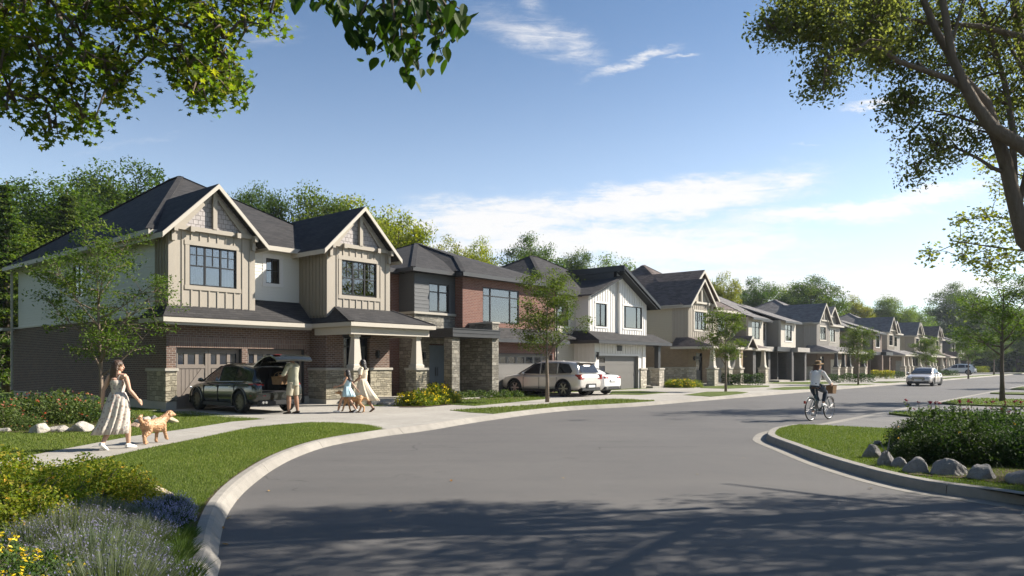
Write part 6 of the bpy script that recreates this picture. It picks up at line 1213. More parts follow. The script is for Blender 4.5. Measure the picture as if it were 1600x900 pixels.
def side_patch(top, wd, poly, off=.010):
    out = {}
    for sg in (1, -1):
        P = []
        n = len(poly)
        for i in range(n):
            a, b = poly[i], poly[(i+1) % n]
            for k in range(4): t = k/4; P.append((a[0]+(b[0]-a[0])*t, a[1]+(b[1]-a[1])*t))
        cx, cz = sum(p[0] for p in P)/len(P), sum(p[1] for p in P)/len(P)
        def sy(x, z):
            kb, zb, kt, zt = [interp(top, x, i) for i in (1, 2, 3, 4)]; f = max(0, min(1.0, (z-zb)/max(.05, zt-zb))); return wd/2*(kb+(kt-kb)*f)+off
        mb = MB(); V = [(cx, sg*sy(cx, cz), cz)]+[(x, sg*sy(x, z), z) for x, z in P]; mb.add(V, [(0, i+1, (i+1) % len(P)+1) for i in range(len(P))]); out[sg] = mb
    return out
def wheel(root, x, y, r, wd, spokes, rim_m, twin=False, sg=1):
    t = MB(); t.lathe((x, y, r), (0, 1, 0), [(r*.70, -wd/2+.012), (r*.90, -wd/2), (r*.985, -wd/2+.035), (r, -wd*.22), (r, wd*.22), (r*.985, wd/2-.035), (r*.90, wd/2), (r*.70, wd/2-.012)], 28)
    w_ = t.build('wheel', TYRE, root, smooth=True); m_ = MB(); o = sg*(wd/2-.03)
    m_.lathe((x, y, r), (0, 1, 0), [(r*.72, -wd/2+.03), (r*.72, o), (r*.68, o), (r*.66, o-sg*.02), (r*.66, -wd/2+.03)], 28)
    for k in range(spokes):
        a0 = 2*math.pi*k/spokes
        for da in ((-.09, .09) if twin else (0,)):
            a = a0+da*2.2; b = a0+da*.6; m_.beam((x+r*.10*math.cos(b), y+o-sg*.015, r+r*.10*math.sin(b)), (x+r*.68*math.cos(a), y+o-sg*.012, r+r*.68*math.sin(a)), r*(.09 if twin else .17), .02, up=(0, 1, 0))
    m_.lathe((x, y, r), (0, 1, 0), [(0.001, o), (r*.14, o), (r*.16, o-sg*.03)], 16); m_.build('rim', rim_m, w_)
    MB().lathe((x, y, r), (0, 1, 0), [(0.001, sg*.02), (r*.64, sg*.02)], 24).build('brake_disc', TRIMB, w_)
def car(name, label, cat, paint, kind, wheel_kw, loc, rz, open_gate=False, glass=CARGLASS, scale=1.0):
    c = thing(name, label, cat, loc, rz); c.scale = (scale,)*3
    if kind == 'suv':
        wd, L_ = 1.95, 4.75; wr = .385; ax = (1.45, -1.45)
        low = [(-2.37, .78, .50, .78, .86), (-2.33, .90, .36, .95, 1.02), (-2.2, .96, .30, 1.00, 1.07), (-1.8, .99, .27, 1.02, 1.08), (-1.0, 1.0, .26, 1.01, 1.05), (0, .99, .26, .99, 1.02), (.8, .99, .26, .98, 1.02), (1.2, .99, .26, .96, 1.03), (1.7, .97, .27, .90, .99), (2.05, .92, .29, .82, .92), (2.28, .82, .33, .72, .80), (2.37, .66, .42, .60, .66)]
        top = [(-2.22, .90, 1.00, .86, 1.06), (-2.02, .90, 1.0, .72, 1.40), (-1.84, .91, 1.0, .69, 1.53), (-1.4, .93, 1.0, .70, 1.615), (-.6, .94, .99, .71, 1.67), (.0, .94, .98, .71, 1.66), (.34, .93, .98, .69, 1.58), (.92, .90, .98, .78, 1.24), (1.42, .84, .98, .82, .99)]
        side = [[(.98, 1.06), (.62, 1.32), (.30, 1.50), (-.02, 1.55), (-.05, 1.05)], [(-.13, 1.05), (-.10, 1.555), (-.98, 1.53), (-1.02, 1.07)], [(-1.10, 1.08), (-1.06, 1.52), (-1.35, 1.47), (-1.68, 1.30), (-1.74, 1.20), (-1.62, 1.12)]]
        rear = (-2.245, -1.945, 1.09, 1.52)
    elif kind == 'estate':
        wd, L_ = 1.95, 4.95; wr = .385; ax = (1.50, -1.50)
        low = [(-2.47, .80, .52, .80, .88), (-2.44, .92, .38, .98, 1.04), (-2.3, .965, .32, 1.04, 1.09), (-1.8, .99, .28, 1.05, 1.09), (-1.0, 1.0, .27, 1.03, 1.07), (0, .99, .27, 1.01, 1.05), (.9, .99, .27, 1.00, 1.05), (1.3, .99, .27, .99, 1.07), (1.8, .97, .28, .95, 1.04), (2.2, .93, .30, .88, .98), (2.40, .86, .34, .78, .88), (2.47, .74, .42, .64, .74)]
        top = [(-2.36, .90, 1.03, .86, 1.10), (-2.22, .91, 1.03, .77, 1.48), (-2.10, .92, 1.03, .76, 1.64), (-1.6, .93, 1.03, .74, 1.68), (-.6, .94, 1.01, .74, 1.72), (.0, .94, 1.0, .74, 1.70), (.34, .93, 1.0, .72, 1.62), (.95, .90, 1.0, .79, 1.27), (1.48, .85, 1.0, .83, 1.03)]
        side = [[(1.0, 1.09), (.64, 1.35), (.32, 1.54), (-.02, 1.60), (-.05, 1.08)], [(-.13, 1.08), (-.10, 1.615), (-1.05, 1.61), (-1.08, 1.09)], [(-1.15, 1.10), (-1.12, 1.605), (-1.72, 1.55), (-1.98, 1.22), (-1.92, 1.12)]]
        rear = (-2.37, -2.135, 1.14, 1.55)
    else:
        wd, L_ = 1.86, 4.75; wr = .335; ax = (1.42, -1.40)
        low = [(-2.37, .76, .48, .74, .80), (-2.33, .88, .32, .90, .97), (-2.15, .95, .24, .94, 1.02), (-1.7, .98, .20, .95, 1.04), (-1.0, 1.0, .19, .94, .97), (0, .99, .19, .92, .95), (.8, .99, .19, .90, .95), (1.2, .99, .19, .87, .93), (1.7, .97, .20, .80, .88), (2.05, .93, .21, .73, .81), (2.28, .84, .24, .63, .71), (2.37, .70, .32, .52, .58)]
        top = [(-1.80, .86, .98, .80, 1.01), (-1.35, .89, .96, .72, 1.22), (-.95, .91, .94, .68, 1.38), (-.5, .92, .93, .68, 1.43), (.05, .92, .92, .68, 1.43), (.35, .91, .92, .68, 1.38), (.85, .88, .92, .74, 1.15), (1.25, .84, .92, .82, .95)]
        side = [[(.85, 1.0), (.33, 1.29), (0, 1.335), (-.03, .98)], [(-.10, .98), (-.07, 1.335), (-.80, 1.31), (-1.22, 1.12), (-1.18, 1.0)]]
        rear = (-1.72, -1.02, 1.03, 1.345)
    body = loft(low, low_sect, wd).mesh('body'); body.materials.append(paint); body.materials.append(CABIN); body = applied(body, [('SUBSURF', {'levels': 2, 'render_levels': 2})])
    cut = []
    for x in ax:
        for sg in (1, -1): cut.append(MB().cyl((x, sg*(wd/2-.36), wr+.005), (x, sg*(wd/2+.1), wr+.005), wr*1.14, n=32))
    if open_gate: cut.append(MB().box(-2.8, -1.30, -.66, .66, .70, 1.3))
    body = cutmesh(body, cut); body.polygons.foreach_set('use_smooth', [True]*len(body.polygons))
    try: body.set_sharp_from_angle(angle=R(35))
    except Exception: pass
    link('body', body, None, c)
    gh = loft(top, top_sect, wd).mesh('roof'); gh.materials.append(paint); gh.materials.append(CABIN); gh = applied(gh, [('SUBSURF', {'levels': 2, 'render_levels': 2})])
    if open_gate: gh = cutmesh(gh, [MB().box(-2.9, -.95, -.60, .60, .8, 1.53)])
    gh.polygons.foreach_set('use_smooth', [True]*len(gh.polygons))
    try: gh.set_sharp_from_angle(angle=R(35))
    except Exception: pass
    link('roof', gh, None, c)
    for p in side:
        sp_ = side_patch(top, wd, p)
        for sg in (1, -1):
            sp_[sg].build('side_window', glass, c)
    # bright line under the side glass
    for sg in (1, -1):
        yb = lambda x: sg*(wd/2*interp(top, x, 1)+.012); xs = [side[0][0][0]+.02, .3, -.5, side[-1][-1][0]]; m_ = MB(); m_.tube([(x, yb(x), interp(top, x, 2)+(.055)) for x in xs], [.010]*4, 6); m_.build('window_trim', CHROME if kind != 'estate' else TRIMB, c)
    zb = top[-1][2]; ft = top[-3] if kind == 'suv' else top[-3]
    A = top[-2]; B0 = top[-1]; T0 = top[-3]
    ws = MB(); k = .93
    ws.add([(B0[0]-.03, -wd/2*B0[1]*k, B0[2]+.06), (B0[0]-.03, wd/2*B0[1]*k, B0[2]+.06), (A[0]+.035, wd/2*A[3]*.95, A[4]+.02), (T0[0]+.03, wd/2*T0[3]*.90, T0[4]-.0), (T0[0]+.03, -wd/2*T0[3]*.90, T0[4]-.0), (A[0]+.035, -wd/2*A[3]*.95, A[4]+.02)], [(0, 1, 2, 5), (5, 2, 3, 4)]); ws.build('windscreen', glass, c)
    if not open_gate:
        xa, xb, z0, z1 = rear; hw0, hw1 = wd/2*interp(top, xa, 1)*.86, wd/2*interp(top, xb, 3)*.86; o = .03
        MB().add([(xa-o, -hw0, z0), (xa-o, hw0, z0), (xb-o, hw1, z1+.01), (xb-o, -hw1, z1+.01)], [(0, 1, 2, 3)]).slab([(0, 0, -9), (0, .001, -9), (.001, 0, -9)], .001).build('rear_window', glass, c) if False else MB().add([(xa-o, -hw0, z0), (xa-o, hw0, z0), (xb-o, hw1, z1+.01), (xb-o, -hw1, z1+.01)], [(0, 1, 2, 3)]).build('rear_window', glass, c)
        MB().box(xb-.16, xb+.08, -hw1-.05, hw1+.05, z1+.055, z1+.085).build('spoiler', paint, c, bevel=.01) if kind != 'sedan' else None
    for i, x in enumerate(ax):
        for sg in (1, -1):
            wheel(c, x, sg*(wd/2-.135), wr, .24, *wheel_kw, sg=sg)
            a = MB(); a.tube([(x+wr*1.16*math.cos(t), sg*(wd/2-.004), wr+.005+wr*1.16*math.sin(t)) for t in np.linspace(-.25, math.pi+.25, 18)], [(.022, .03)]*18, 8); a.build('wheel_arch', paint if kind != 'estate' else TRIMB, c, smooth=True)
    MB().box(-1.0, 1.0, -wd/2+.02, wd/2-.02, .17 if kind == 'sedan' else .22, .34).build('sill', TRIMB, c, bevel=.02)
    xr, xf = -L_/2, L_/2
    MB().box(xr-.015, xr+.22, -wd*.40, wd*.40, .27, .44).build('rear_bumper', TRIMB, c, bevel=.03); MB().box(xf-.28, xf-.02, -wd*.38, wd*.38, .20, .42).build('front_bumper', TRIMB, c, bevel=.03)
    g0, g1 = ((.46, .70) if kind == 'sedan' else (.52, .82)); gr = MB().box(xf-.14, xf+.012, -wd*.24, wd*.24, g0, g1)
    g = gr.build('grille', TRIMB, c, bevel=.02)
    bars = MB()
    for k in range(4): z = g0+.04+(g1-g0-.08)*k/3; bars.box(xf, xf+.02, -wd*.22, wd*.22, z-.008, z+.008)
    bars.build('grille_bar', CHROME, g)
    for sg in (1, -1):
        hz = .70 if kind == 'sedan' else .80
        MB().tube([(xf-.04, sg*wd*.27, hz-.06), (xf-.12, sg*wd*.37, hz-.03), (xf-.36, sg*wd*.462, hz+.02)], [(.05, .05), (.06, .06), (.01, .02)], 10).build('headlight', HEADL, c, smooth=True)
        if kind == 'estate': t = MB().box(xr-.015, xr+.30, sg*wd*.435-.06, sg*wd*.435+.06, .82, 1.06).box(xr-.01, xr+.1, min(sg*wd*.30, sg*wd*.42), max(sg*wd*.30, sg*wd*.42), .84, .88)
        elif kind == 'suv': t = MB().tube([(xr+.06, sg*wd*.30, .95), (xr+.07, sg*wd*.40, .96), (xr+.34, sg*(wd*.490), .98)], [(.022, .03), (.026, .04), (.006, .014)], 8)
        else: t = MB().tube([(xr+.05, sg*wd*.22, .85), (xr+.06, sg*wd*.38, .87), (xr+.36, sg*(wd*.487), .90)], [(.04, .06), (.045, .07), (.008, .02)], 8)
        t.build('tail_light', REDL, c, smooth=kind != 'estate')
        if kind == 'suv': MB().tube([(xr+.02, sg*wd*.27, .60), (xr+.05, sg*wd*.42, .60), (xr+.28, sg*wd*.488, .60)], [.018, .018, .01], 8).build('reflector', REDL, c)
        e = MB()
        if kind != 'estate':
            for d in ((-.055, .055) if kind == 'suv' else (0,)): e.cyl((xr-.03, sg*wd*.30+d, .38), (xr+.15, sg*wd*.30+d, .38), .045, n=14)
            e.build('exhaust_tip', CHROME, c)
        mz = 1.06 if kind != 'sedan' else .99; mx_ = .82; mm = MB().tube([(mx_+.06, sg*(wd/2+.02), mz), (mx_+.02, sg*(wd/2+.12), mz+.03), (mx_, sg*(wd/2+.19), mz+.03)], [(.05, .05), (.09, .075), (.07, .06)], 10); m2 = mm.build('mirror', paint, c, smooth=True); MB().beam((mx_+.05, sg*(wd/2-.1), mz-.03), (mx_+.05, sg*(wd/2+.05), mz-.01), .04, .03).build('mirror_stalk', TRIMB, m2)
        for hx in (.10, -.90): MB().box(hx-.10, hx+.10, min(sg*wd/2*.995, sg*(wd/2+.022)), max(sg*wd/2*.995, sg*(wd/2+.022)), .86, .885).build('door_handle', paint if kind != 'suv' else CHROME, c, bevel=.006)
        sh = MB()
        for sx in (.92, -.06, -1.12): sh.box(sx-.004, sx+.004, sg*(wd/2-.035) if sg > 0 else sg*(wd/2+.004), sg*(wd/2+.004) if sg > 0 else sg*(wd/2-.035), .36, .92)
        sh.build('door_gap', TRIMB, c)
        if kind != 'sedan': MB().tube([(-1.3, sg*.60, interp(top, -1.3, 4)+.00), (-1.2, sg*.60, interp(top, -1.2, 4)+.03), (-.1, sg*.60, interp(top, -.1, 4)+.03), (.05, sg*.60, interp(top, .05, 4))], [.011]*4, 6).build('roof_rail', TRIMB if kind == 'suv' else CHROME, c)
    pz = .74 if kind == 'sedan' else .50
    if kind == 'estate': MB().box(xr-.035, xr, -.40, .40, .40, .62).build('number_plate_recess', TRIMB, c, bevel=.02)
    if not open_gate: MB().box(xr-.045, xr-.012, -.26, .26, pz-.055, pz+.055).build('number_plate', PLATE, c)
    fp = MB().box(xf+.012, xf+.032, -.26, .26, .42, .53).build('number_plate', PLATE, c)
    if open_gate:
        P = [(-1.82, 1.585), (-2.12, 1.74), (-2.55, 1.90), (-2.88, 1.93), (-3.10, 1.86), (-3.20, 1.76)]; g = MB(); n = len(P); vs = []
        for i, (x, z) in enumerate(P):
            hw = .70-.05*abs(i-3)/3
            for y in (-hw, -hw*.6, 0, hw*.6, hw): vs.append((x, y, z+.03*(1-(y/hw)**2)))
        for i, (x, z) in enumerate(P):
            hw = .70-.05*abs(i-3)/3
            for y in (-hw, -hw*.6, 0, hw*.6, hw): vs.append((x+.01, y, z-.05+.02*(1-(y/hw)**2)))
        m_ = n*5; fs = []
        for i in range(n-1):
            for j in range(4): a = i*5+j; fs += [(a, a+1, a+6, a+5), (m_+a+5, m_+a+6, m_+a+1, m_+a)]
        for j in range(4): fs += [(j, m_+j, m_+j+1, j+1), ((n-1)*5+j+1, m_+(n-1)*5+j+1, m_+(n-1)*5+j, (n-1)*5+j)]
        for i in range(n-1): fs += [(i*5, i*5+5, m_+i*5+5, m_+i*5), (i*5+4, m_+i*5+4, m_+i*5+9, i*5+9)]
        tg = g.add(vs, fs).build('tailgate', paint, c, smooth=False); MB().box(-2.62, -2.05, -.52, .52, 1.70, 1.706).build('gate_glass', glass, tg)
        MB().box(-3.05, -2.80, .38, .62, 1.935, 1.945).build('gate_light', REDL, tg)
        for sg in (1, -1): MB().cyl((-1.95, sg*.60, 1.40), (-2.35, sg*.60, 1.80), .014, n=8).build('gas_strut', TRIMB, tg)
        MB().box(-2.30, -1.35, -.60, .60, .70, .74).build('boot_floor', CABIN, c)
        for sg in (1, -1): MB().box(-1.36, -1.22, sg*.36-.25, sg*.36+.25, .74, 1.12).box(-1.34, -1.24, sg*.36-.12, sg*.36+.12, 1.14, 1.32).build('rear_seat', CABIN, c, bevel=.03)
    return c
PT_DARK = m_carpaint('dark_green_grey_paint', (.026, .030, .027), .5, .22); PT_SILV = m_carpaint('warm_silver_paint', (.62, .58, .54), .35, .3); PT_WHITE = m_carpaint('white_car_paint', (.78, .77, .75), 0, .25); PT_PALE = m_carpaint('pale_beige_paint', (.55, .50, .46), .3, .3)
hd = RROT+R(90)     # nose towards the garages
p = row(1.47, -2.28); car('suv', 'dark sport utility car with its tailgate raised, parked nose-in at the brown brick garage', 'car', PT_DARK, 'suv', (10, ALLOY_D, True), (p.x, p.y, .006), hd, True, scale=.94)
p = row(17.72, -2.75); car('estate_car', 'warm silver family car parked nose-in before the red brick garage', 'car', PT_SILV, 'estate', (6, ALLOY), (p.x, p.y, .006), hd)
p = row(20.05, -2.6); car('sedan', 'white sedan parked beside the silver family car, rear towards the street', 'car', PT_WHITE, 'sedan', (5, ALLOY_D, True), (p.x, p.y, .006), hd)
p = row(54.3, -12.3); car('sedan', 'pale beige sedan driving towards the camera along the far side of the street', 'car', PT_PALE, 'sedan', (5, ALLOY, True), (p.x, p.y, ZR), RROT+R(180))
p = row(120.3, -4.3); car('hatchback', 'white car parked side-on before the far brown gabled house', 'car', PT_WHITE, 'suv', (5, ALLOY, True), (p.x, p.y, .006), hd)
# ---------------------------------------------------------------- figures (y is where they face, x their right hand)
def remesh(mb, vox, smooth=1, disp=None):
    me = bpy.data.meshes.new('r'); me.from_pydata(mb.v, [], mb.f); bm = bmesh.new(); bm.from_mesh(me); bmesh.ops.recalc_face_normals(bm, faces=bm.faces); bm.to_mesh(me); bm.free()
    r = applied(me, [('REMESH', {'mode': 'VOXEL', 'voxel_size': vox, 'use_smooth_shade': True}), ('SMOOTH', {'iterations': smooth, 'factor': .5})])
    if disp:
        from mathutils import noise as ns
        amp, fr = disp; nv = len(r.vertices); co = np.empty(nv*3, np.float32); r.vertices.foreach_get('co', co); co = co.reshape(-1, 3); no = np.empty(nv*3, np.float32); r.vertices.foreach_get('normal', no); no = no.reshape(-1, 3)
        d = np.array([ns.noise(Vector(c)*fr) for c in co.tolist()]); co += no*(d[:, None]*amp); r.vertices.foreach_set('co', co.ravel()); r.update()
    r.polygons.foreach_set('use_smooth', [True]*len(r.polygons)); return r
V3 = Vector
def pose(**k):
    J = dict(pelvis=(0, 0, .93), waist=(0, 0, 1.06), chest=(0, .01, 1.24), neck=(0, 0, 1.41), head=(0, .02, 1.555))
    for s, n in ((1, 'R'), (-1, 'L')): J.update({'sh'+n: (s*.17, 0, 1.365), 'el'+n: (s*.215, -.03, 1.10), 'wr'+n: (s*.22, .05, .87), 'hip'+n: (s*.085, 0, .90), 'kn'+n: (s*.09, .02, .49), 'an'+n: (s*.09, -.03, .075), 'hd'+n: (0, .2, -1), 'toe'+n: (0, 1, -.12)})
    J.update(k); return {a: V3(b) for a, b in J.items()}
def limb(mb, a, b, c, ra, rb, rc, n=10, bulge=1.06):
    mb.tube([a, a.lerp(b, .35), a.lerp(b, .8), b, b.lerp(c, .3), b.lerp(c, .75), c], [ra, ra*bulge*.98, rb*1.04, rb, rb*bulge, (rb+rc)*.5, rc], n)
def hand(mb, w_, d, side, grip=False, k=1.0):
    d = d.normalized(); up = V3((0, 1, 0)) if abs(d.y) < .8 else V3((0, 0, 1)); a = d.cross(up).normalized(); b = a.cross(d).normalized()
    mb.tube([w_, w_+d*.03*k, w_+d*.085*k], [(.016*k, .024*k), (.016*k, .036*k), (.014*k, .038*k)], 10)
    for i, (o, l) in enumerate(((-.028, .058), (-.010, .070), (.010, .066), (.027, .050))):
        p0 = w_+d*.075*k+b*o*k; cu = a*(-side)
        if grip: q = [p0, p0+(d*.030+cu*.008)*k, p0+(d*.036+cu*.036)*k, p0+(d*.012+cu*.048)*k]
        else: q = [p0, p0+d*l*.45*k+cu*.004*k, p0+d*l*.8*k+cu*.014*k, p0+d*l*k+cu*.026*k]
        mb.tube(q, [.0085*k, .0082*k, .0075*k, .006*k], 6)
    t0 = w_+d*.022*k+b*.028*k; mb.tube([t0, t0+(b*.022+d*.022)*k, t0+(b*.026+d*.052-a*side*.008)*k], [.012*k, .010*k, .007*k], 6)
def head_parts(mb, c, yaw, tilt=0.0, k=1.0):
    M = Matrix.Rotation(yaw, 3, 'Z') @ Matrix.Rotation(tilt, 3, 'X')
    def P(x, y, z): return c+M @ V3((x*k, y*k, z*k))
    def T(pts, rs, n=10): mb.tube([P(*p) for p in pts], [tuple(q*k for q in r) if isinstance(r, tuple) else r*k for r in rs], n)
    q = MB(); q.ball((0, -.008, .022), (.072, .088, .092), 16, 12); q.ball((0, .020, -.035), (.054, .062, .072), 14, 10); q.ball((0, .055, -.075), (.024, .024, .020), 8, 6)   # skull, face, chin
    q.tube([(0, .078, .018), (0, .092, -.010), (0, .100, -.024), (0, .084, -.034)], [.008, .010, .013, .008], 8)
    q.tube([(-.018, .078, -.052), (0, .086, -.052), (.018, .078, -.052)], [.006, .009, .006], 8); q.tube([(-.045, .066, .026), (-.015, .080, .026), (.015, .080, .026), (.045, .066, .026)], [.006, .008, .008, .006], 6)
    for s in (1, -1): q.ball((s*.072, .0, -.010), (.008, .016, .026), 8, 6)
    mb.add([tuple(P(*v)) for v in q.v], q.f); return P
def body(J, skin, voxel=.007, k=1.0, fem=True, yaw=0.0, tilt=0.0, grip=(False, False), name='body', tight=1.0):
    mb = MB(); w_ = (1.0 if fem else 1.12)*tight; hp = 1.0 if fem else .95
    mb.tube([J['pelvis']-V3((0, 0, .07)), J['pelvis'], J['waist'], J['chest'], J['chest'].lerp(J['neck'], .55), J['neck']-V3((0, 0, .015)), J['neck']+V3((0, 0, .05))],
            [(.13*hp, .095), (.158*hp, .110), (.118*w_, .088), (.150*w_, .108), (.150*w_, .088), (.068, .060), (.050, .052)], 16)
    mb.tube([J['shL'], J['shL'].lerp(J['shR'], .5)+V3((0, -.005, .015)), J['shR']], [.052*w_, .062*w_, .052*w_], 10); mb.tube([J['neck']-V3((0, 0, .03)), J['head']-V3((0, 0, .05))], [.052*w_, .048*w_], 12)
    if fem:
        for s in (1, -1): mb.ball(J['chest']+V3((s*.062, .085, -.0)), (.058, .050, .055), 10, 8)
    for n, s in (('R', 1), ('L', -1)):
        limb(mb, J['hip'+n], J['kn'+n], J['an'+n], .088*hp, .055*w_, .034*w_, 12, 1.08); limb(mb, J['sh'+n], J['el'+n], J['wr'+n], .047*w_, .036*w_, .024*w_, 10)
        d = (J['wr'+n]-J['el'+n]).normalized()*.6+J['hd'+n].normalized()*.4; hand(mb, J['wr'+n], d, s, grip[0 if n == 'R' else 1], 1.0/k if k < .9 else 1.0)
        an = J['an'+n]; td = J['toe'+n].normalized(); mb.tube([an-td*.045-V3((0, 0, .035)), an+td*.02-V3((0, 0, .03)), an+td*.13-V3((0, 0, .038)), an+td*.185-V3((0, 0, .042))], [(.032, .030), (.036, .034), (.042, .024), (.028, .016)], 10)
    P = head_parts(mb, J['head'], yaw, tilt, 1.0 if k > .9 else 1.18)
    me = remesh(mb, voxel, 1); me.materials.append(skin); return me, P
EYE = m_plain('eye', (.03, .02, .015), .2); LIP = m_plain('lip', (.34, .12, .10), .5)
def face(root_part, P):
    for s in (1, -1): e = MB(); c = P(s*.030, .074, .008); e.ball(c, (.011, .009, .007), 8, 6); e.build('eye', EYE, root_part, smooth=True)
    for s in (1, -1): b = MB(); b.tube([P(s*.016, .083, .030), P(s*.034, .078, .035), P(s*.050, .064, .029)], [.003, .004, .002], 5); b.build('eyebrow', EYE, root_part)
    m_ = MB(); m_.tube([P(-.020, .080, -.052), P(0, .0925, -.052), P(.020, .080, -.052)], [.003, .0065, .003], 6); m_.build('mouth', LIP, root_part, smooth=True)
def hair_long(P, length, back=.06, sway=(0, 0), vol=1.0, seed=0, bun=False):
    mb = MB(); rd = random.Random(seed); q = MB(); q.ball((0, -.022, .040), (.080*vol, .088*vol, .088), 16, 12); mb.add([tuple(P(*v)) for v in q.v], q.f)
    for i in range(15):
        a = math.pi*(i/14)*1.08+math.pi*.96; x, y = .070*vol*math.cos(a), -.01+.078*vol*math.sin(a); L_ = length*rd.uniform(.8, 1.0)
        p0 = P(x*.8, y, .05); p1 = P(x*1.1, y-.015, -.04); b = P(0, 0, 0)
        pts = [p0, p1]; 
        for t in (.4, .7, 1.0): pts.append(p1+V3((sway[0]*t*t+rd.uniform(-.015, .015)-(p1.x-b.x)*.25*t, sway[1]*t*t+rd.uniform(-.012, .012), -L_*t)))
        mb.tube(pts, [.030, .034, .034*vol, .028*vol, .008], 7)
    if bun: mb.ball(P(0, -.10, .0), (.045, .045, .05), 10, 8)
    return remesh(mb, .009, 1, (.006, 45))
def cloth_tube(mb, pts, rs, n=14): mb.tube(pts, rs, n)
def skirt(rings, n=72, seed=0, pleat=.05, folds=9):
    """rings: (centre, rx, ry, pleat strength 0..1)"""
    rd = random.Random(seed); ph = [rd.uniform(0, 6.28) for _ in range(4)]; vs = []
    for lay in (0, 1):
        for (c, rx, ry, pw) in rings:
            for j in range(n):
                t = 2*math.pi*j/n; f = 1+pw*(pleat*math.sin(folds*t+ph[0])+pleat*.6*math.sin((folds*2-3)*t+ph[1])+pleat*.8*math.sin(3*t+ph[2])); r = f-(.010/rx if lay else 0); vs.append((c[0]+rx*r*math.cos(t), c[1]+ry*r*math.sin(t), c[2]))
    k = len(rings); fs = []
    for lay in (0, 1):
        o = lay*k*n
        for i in range(k-1):
            for j in range(n): f = (o+i*n+j, o+i*n+(j+1) % n, o+(i+1)*n+(j+1) % n, o+(i+1)*n+j); fs.append(f if not lay else f[::-1])
    for i in (0, k-1):
        for j in range(n): fs.append((i*n+j, i*n+(j+1) % n, k*n+i*n+(j+1) % n, k*n+i*n+j))
    me = bpy.data.meshes.new('dress'); me.from_pydata(vs, [], fs); bm = bmesh.new(); bm.from_mesh(me); bmesh.ops.recalc_face_normals(bm, faces=bm.faces); bm.to_mesh(me); bm.free(); me.polygons.foreach_set('use_smooth', [True]*len(fs)); return me
def shoe(root, J, n, m, sole=None, k=1.0, low=False):
    an = J['an'+n]; td = J['toe'+n].normalized(); mb = MB(); h = V3((0, 0, 1))
    mb.tube([an-td*.062-h*.036, an-td*.02-h*.030, an+td*.06-h*.032, an+td*.14-h*.040, an+td*.20-h*.044], [(.036, .034), (.043, .040), (.047, .034), (.047, .026), (.028, .016)], 12)
    if not low: mb.tube([an-h*.02, an+h*.012], [.043, .041], 12)
    s = remesh(mb, .008, 1); s.materials.append(m); o = link('shoe', s, None, root)
    if sole: MB().tube([an-td*.062-h*.060, an+td*.06-h*.062, an+td*.19-h*.058], [(.034, .010), (.044, .010), (.034, .009)], 10).build('sole', sole, o)
SK_A = m_skin('fair_skin', (.56, .34, .24)); SK_B = m_skin('brown_skin', (.33, .185, .12)); SK_C = m_skin('tan_skin', (.40, .235, .155))
HR_BR = m_hair('brown_hair', (.035, .018, .010), (.10, .055, .03)); HR_BK = m_hair('black_hair', (.010, .008, .007), (.03, .022, .018)); HR_CH = m_hair('chestnut_hair', (.06, .028, .015), (.14, .07, .04))
FLORAL = m_cloth('floral_cloth', (.52, .47, .41), ((.35, .22, .16), (.20, .22, .24), (.48, .30, .26)), 30); CREAMC = m_cloth('cream_cloth', (.68, .58, .44)); BLUEC = m_cloth('pale_blue_cloth', (.42, .58, .64)); KHAKI = m_cloth('khaki_cloth', (.36, .35, .26)); SHORTS = m_cloth('shorts_cloth', (.38, .34, .25)); KNIT = m_cloth('white_knit', (.72, .69, .66), None, 90); DENIM = m_cloth('dark_denim', (.028, .040, .058), None, 90)
WSHOE = m_plain('white_shoe', (.75, .73, .70), .6); BSHOE = m_plain('brown_shoe', (.09, .055, .035), .6); STRAW = m_brick('straw', (.45, .30, .15), (.36, .23, .11), (.22, .13, .06), bw=.02, bh=.01, ms=.002); WICK = m_brick('wicker', (.30, .19, .10), (.22, .135, .07), (.08, .045, .025), bw=.05, bh=.022, ms=.004)

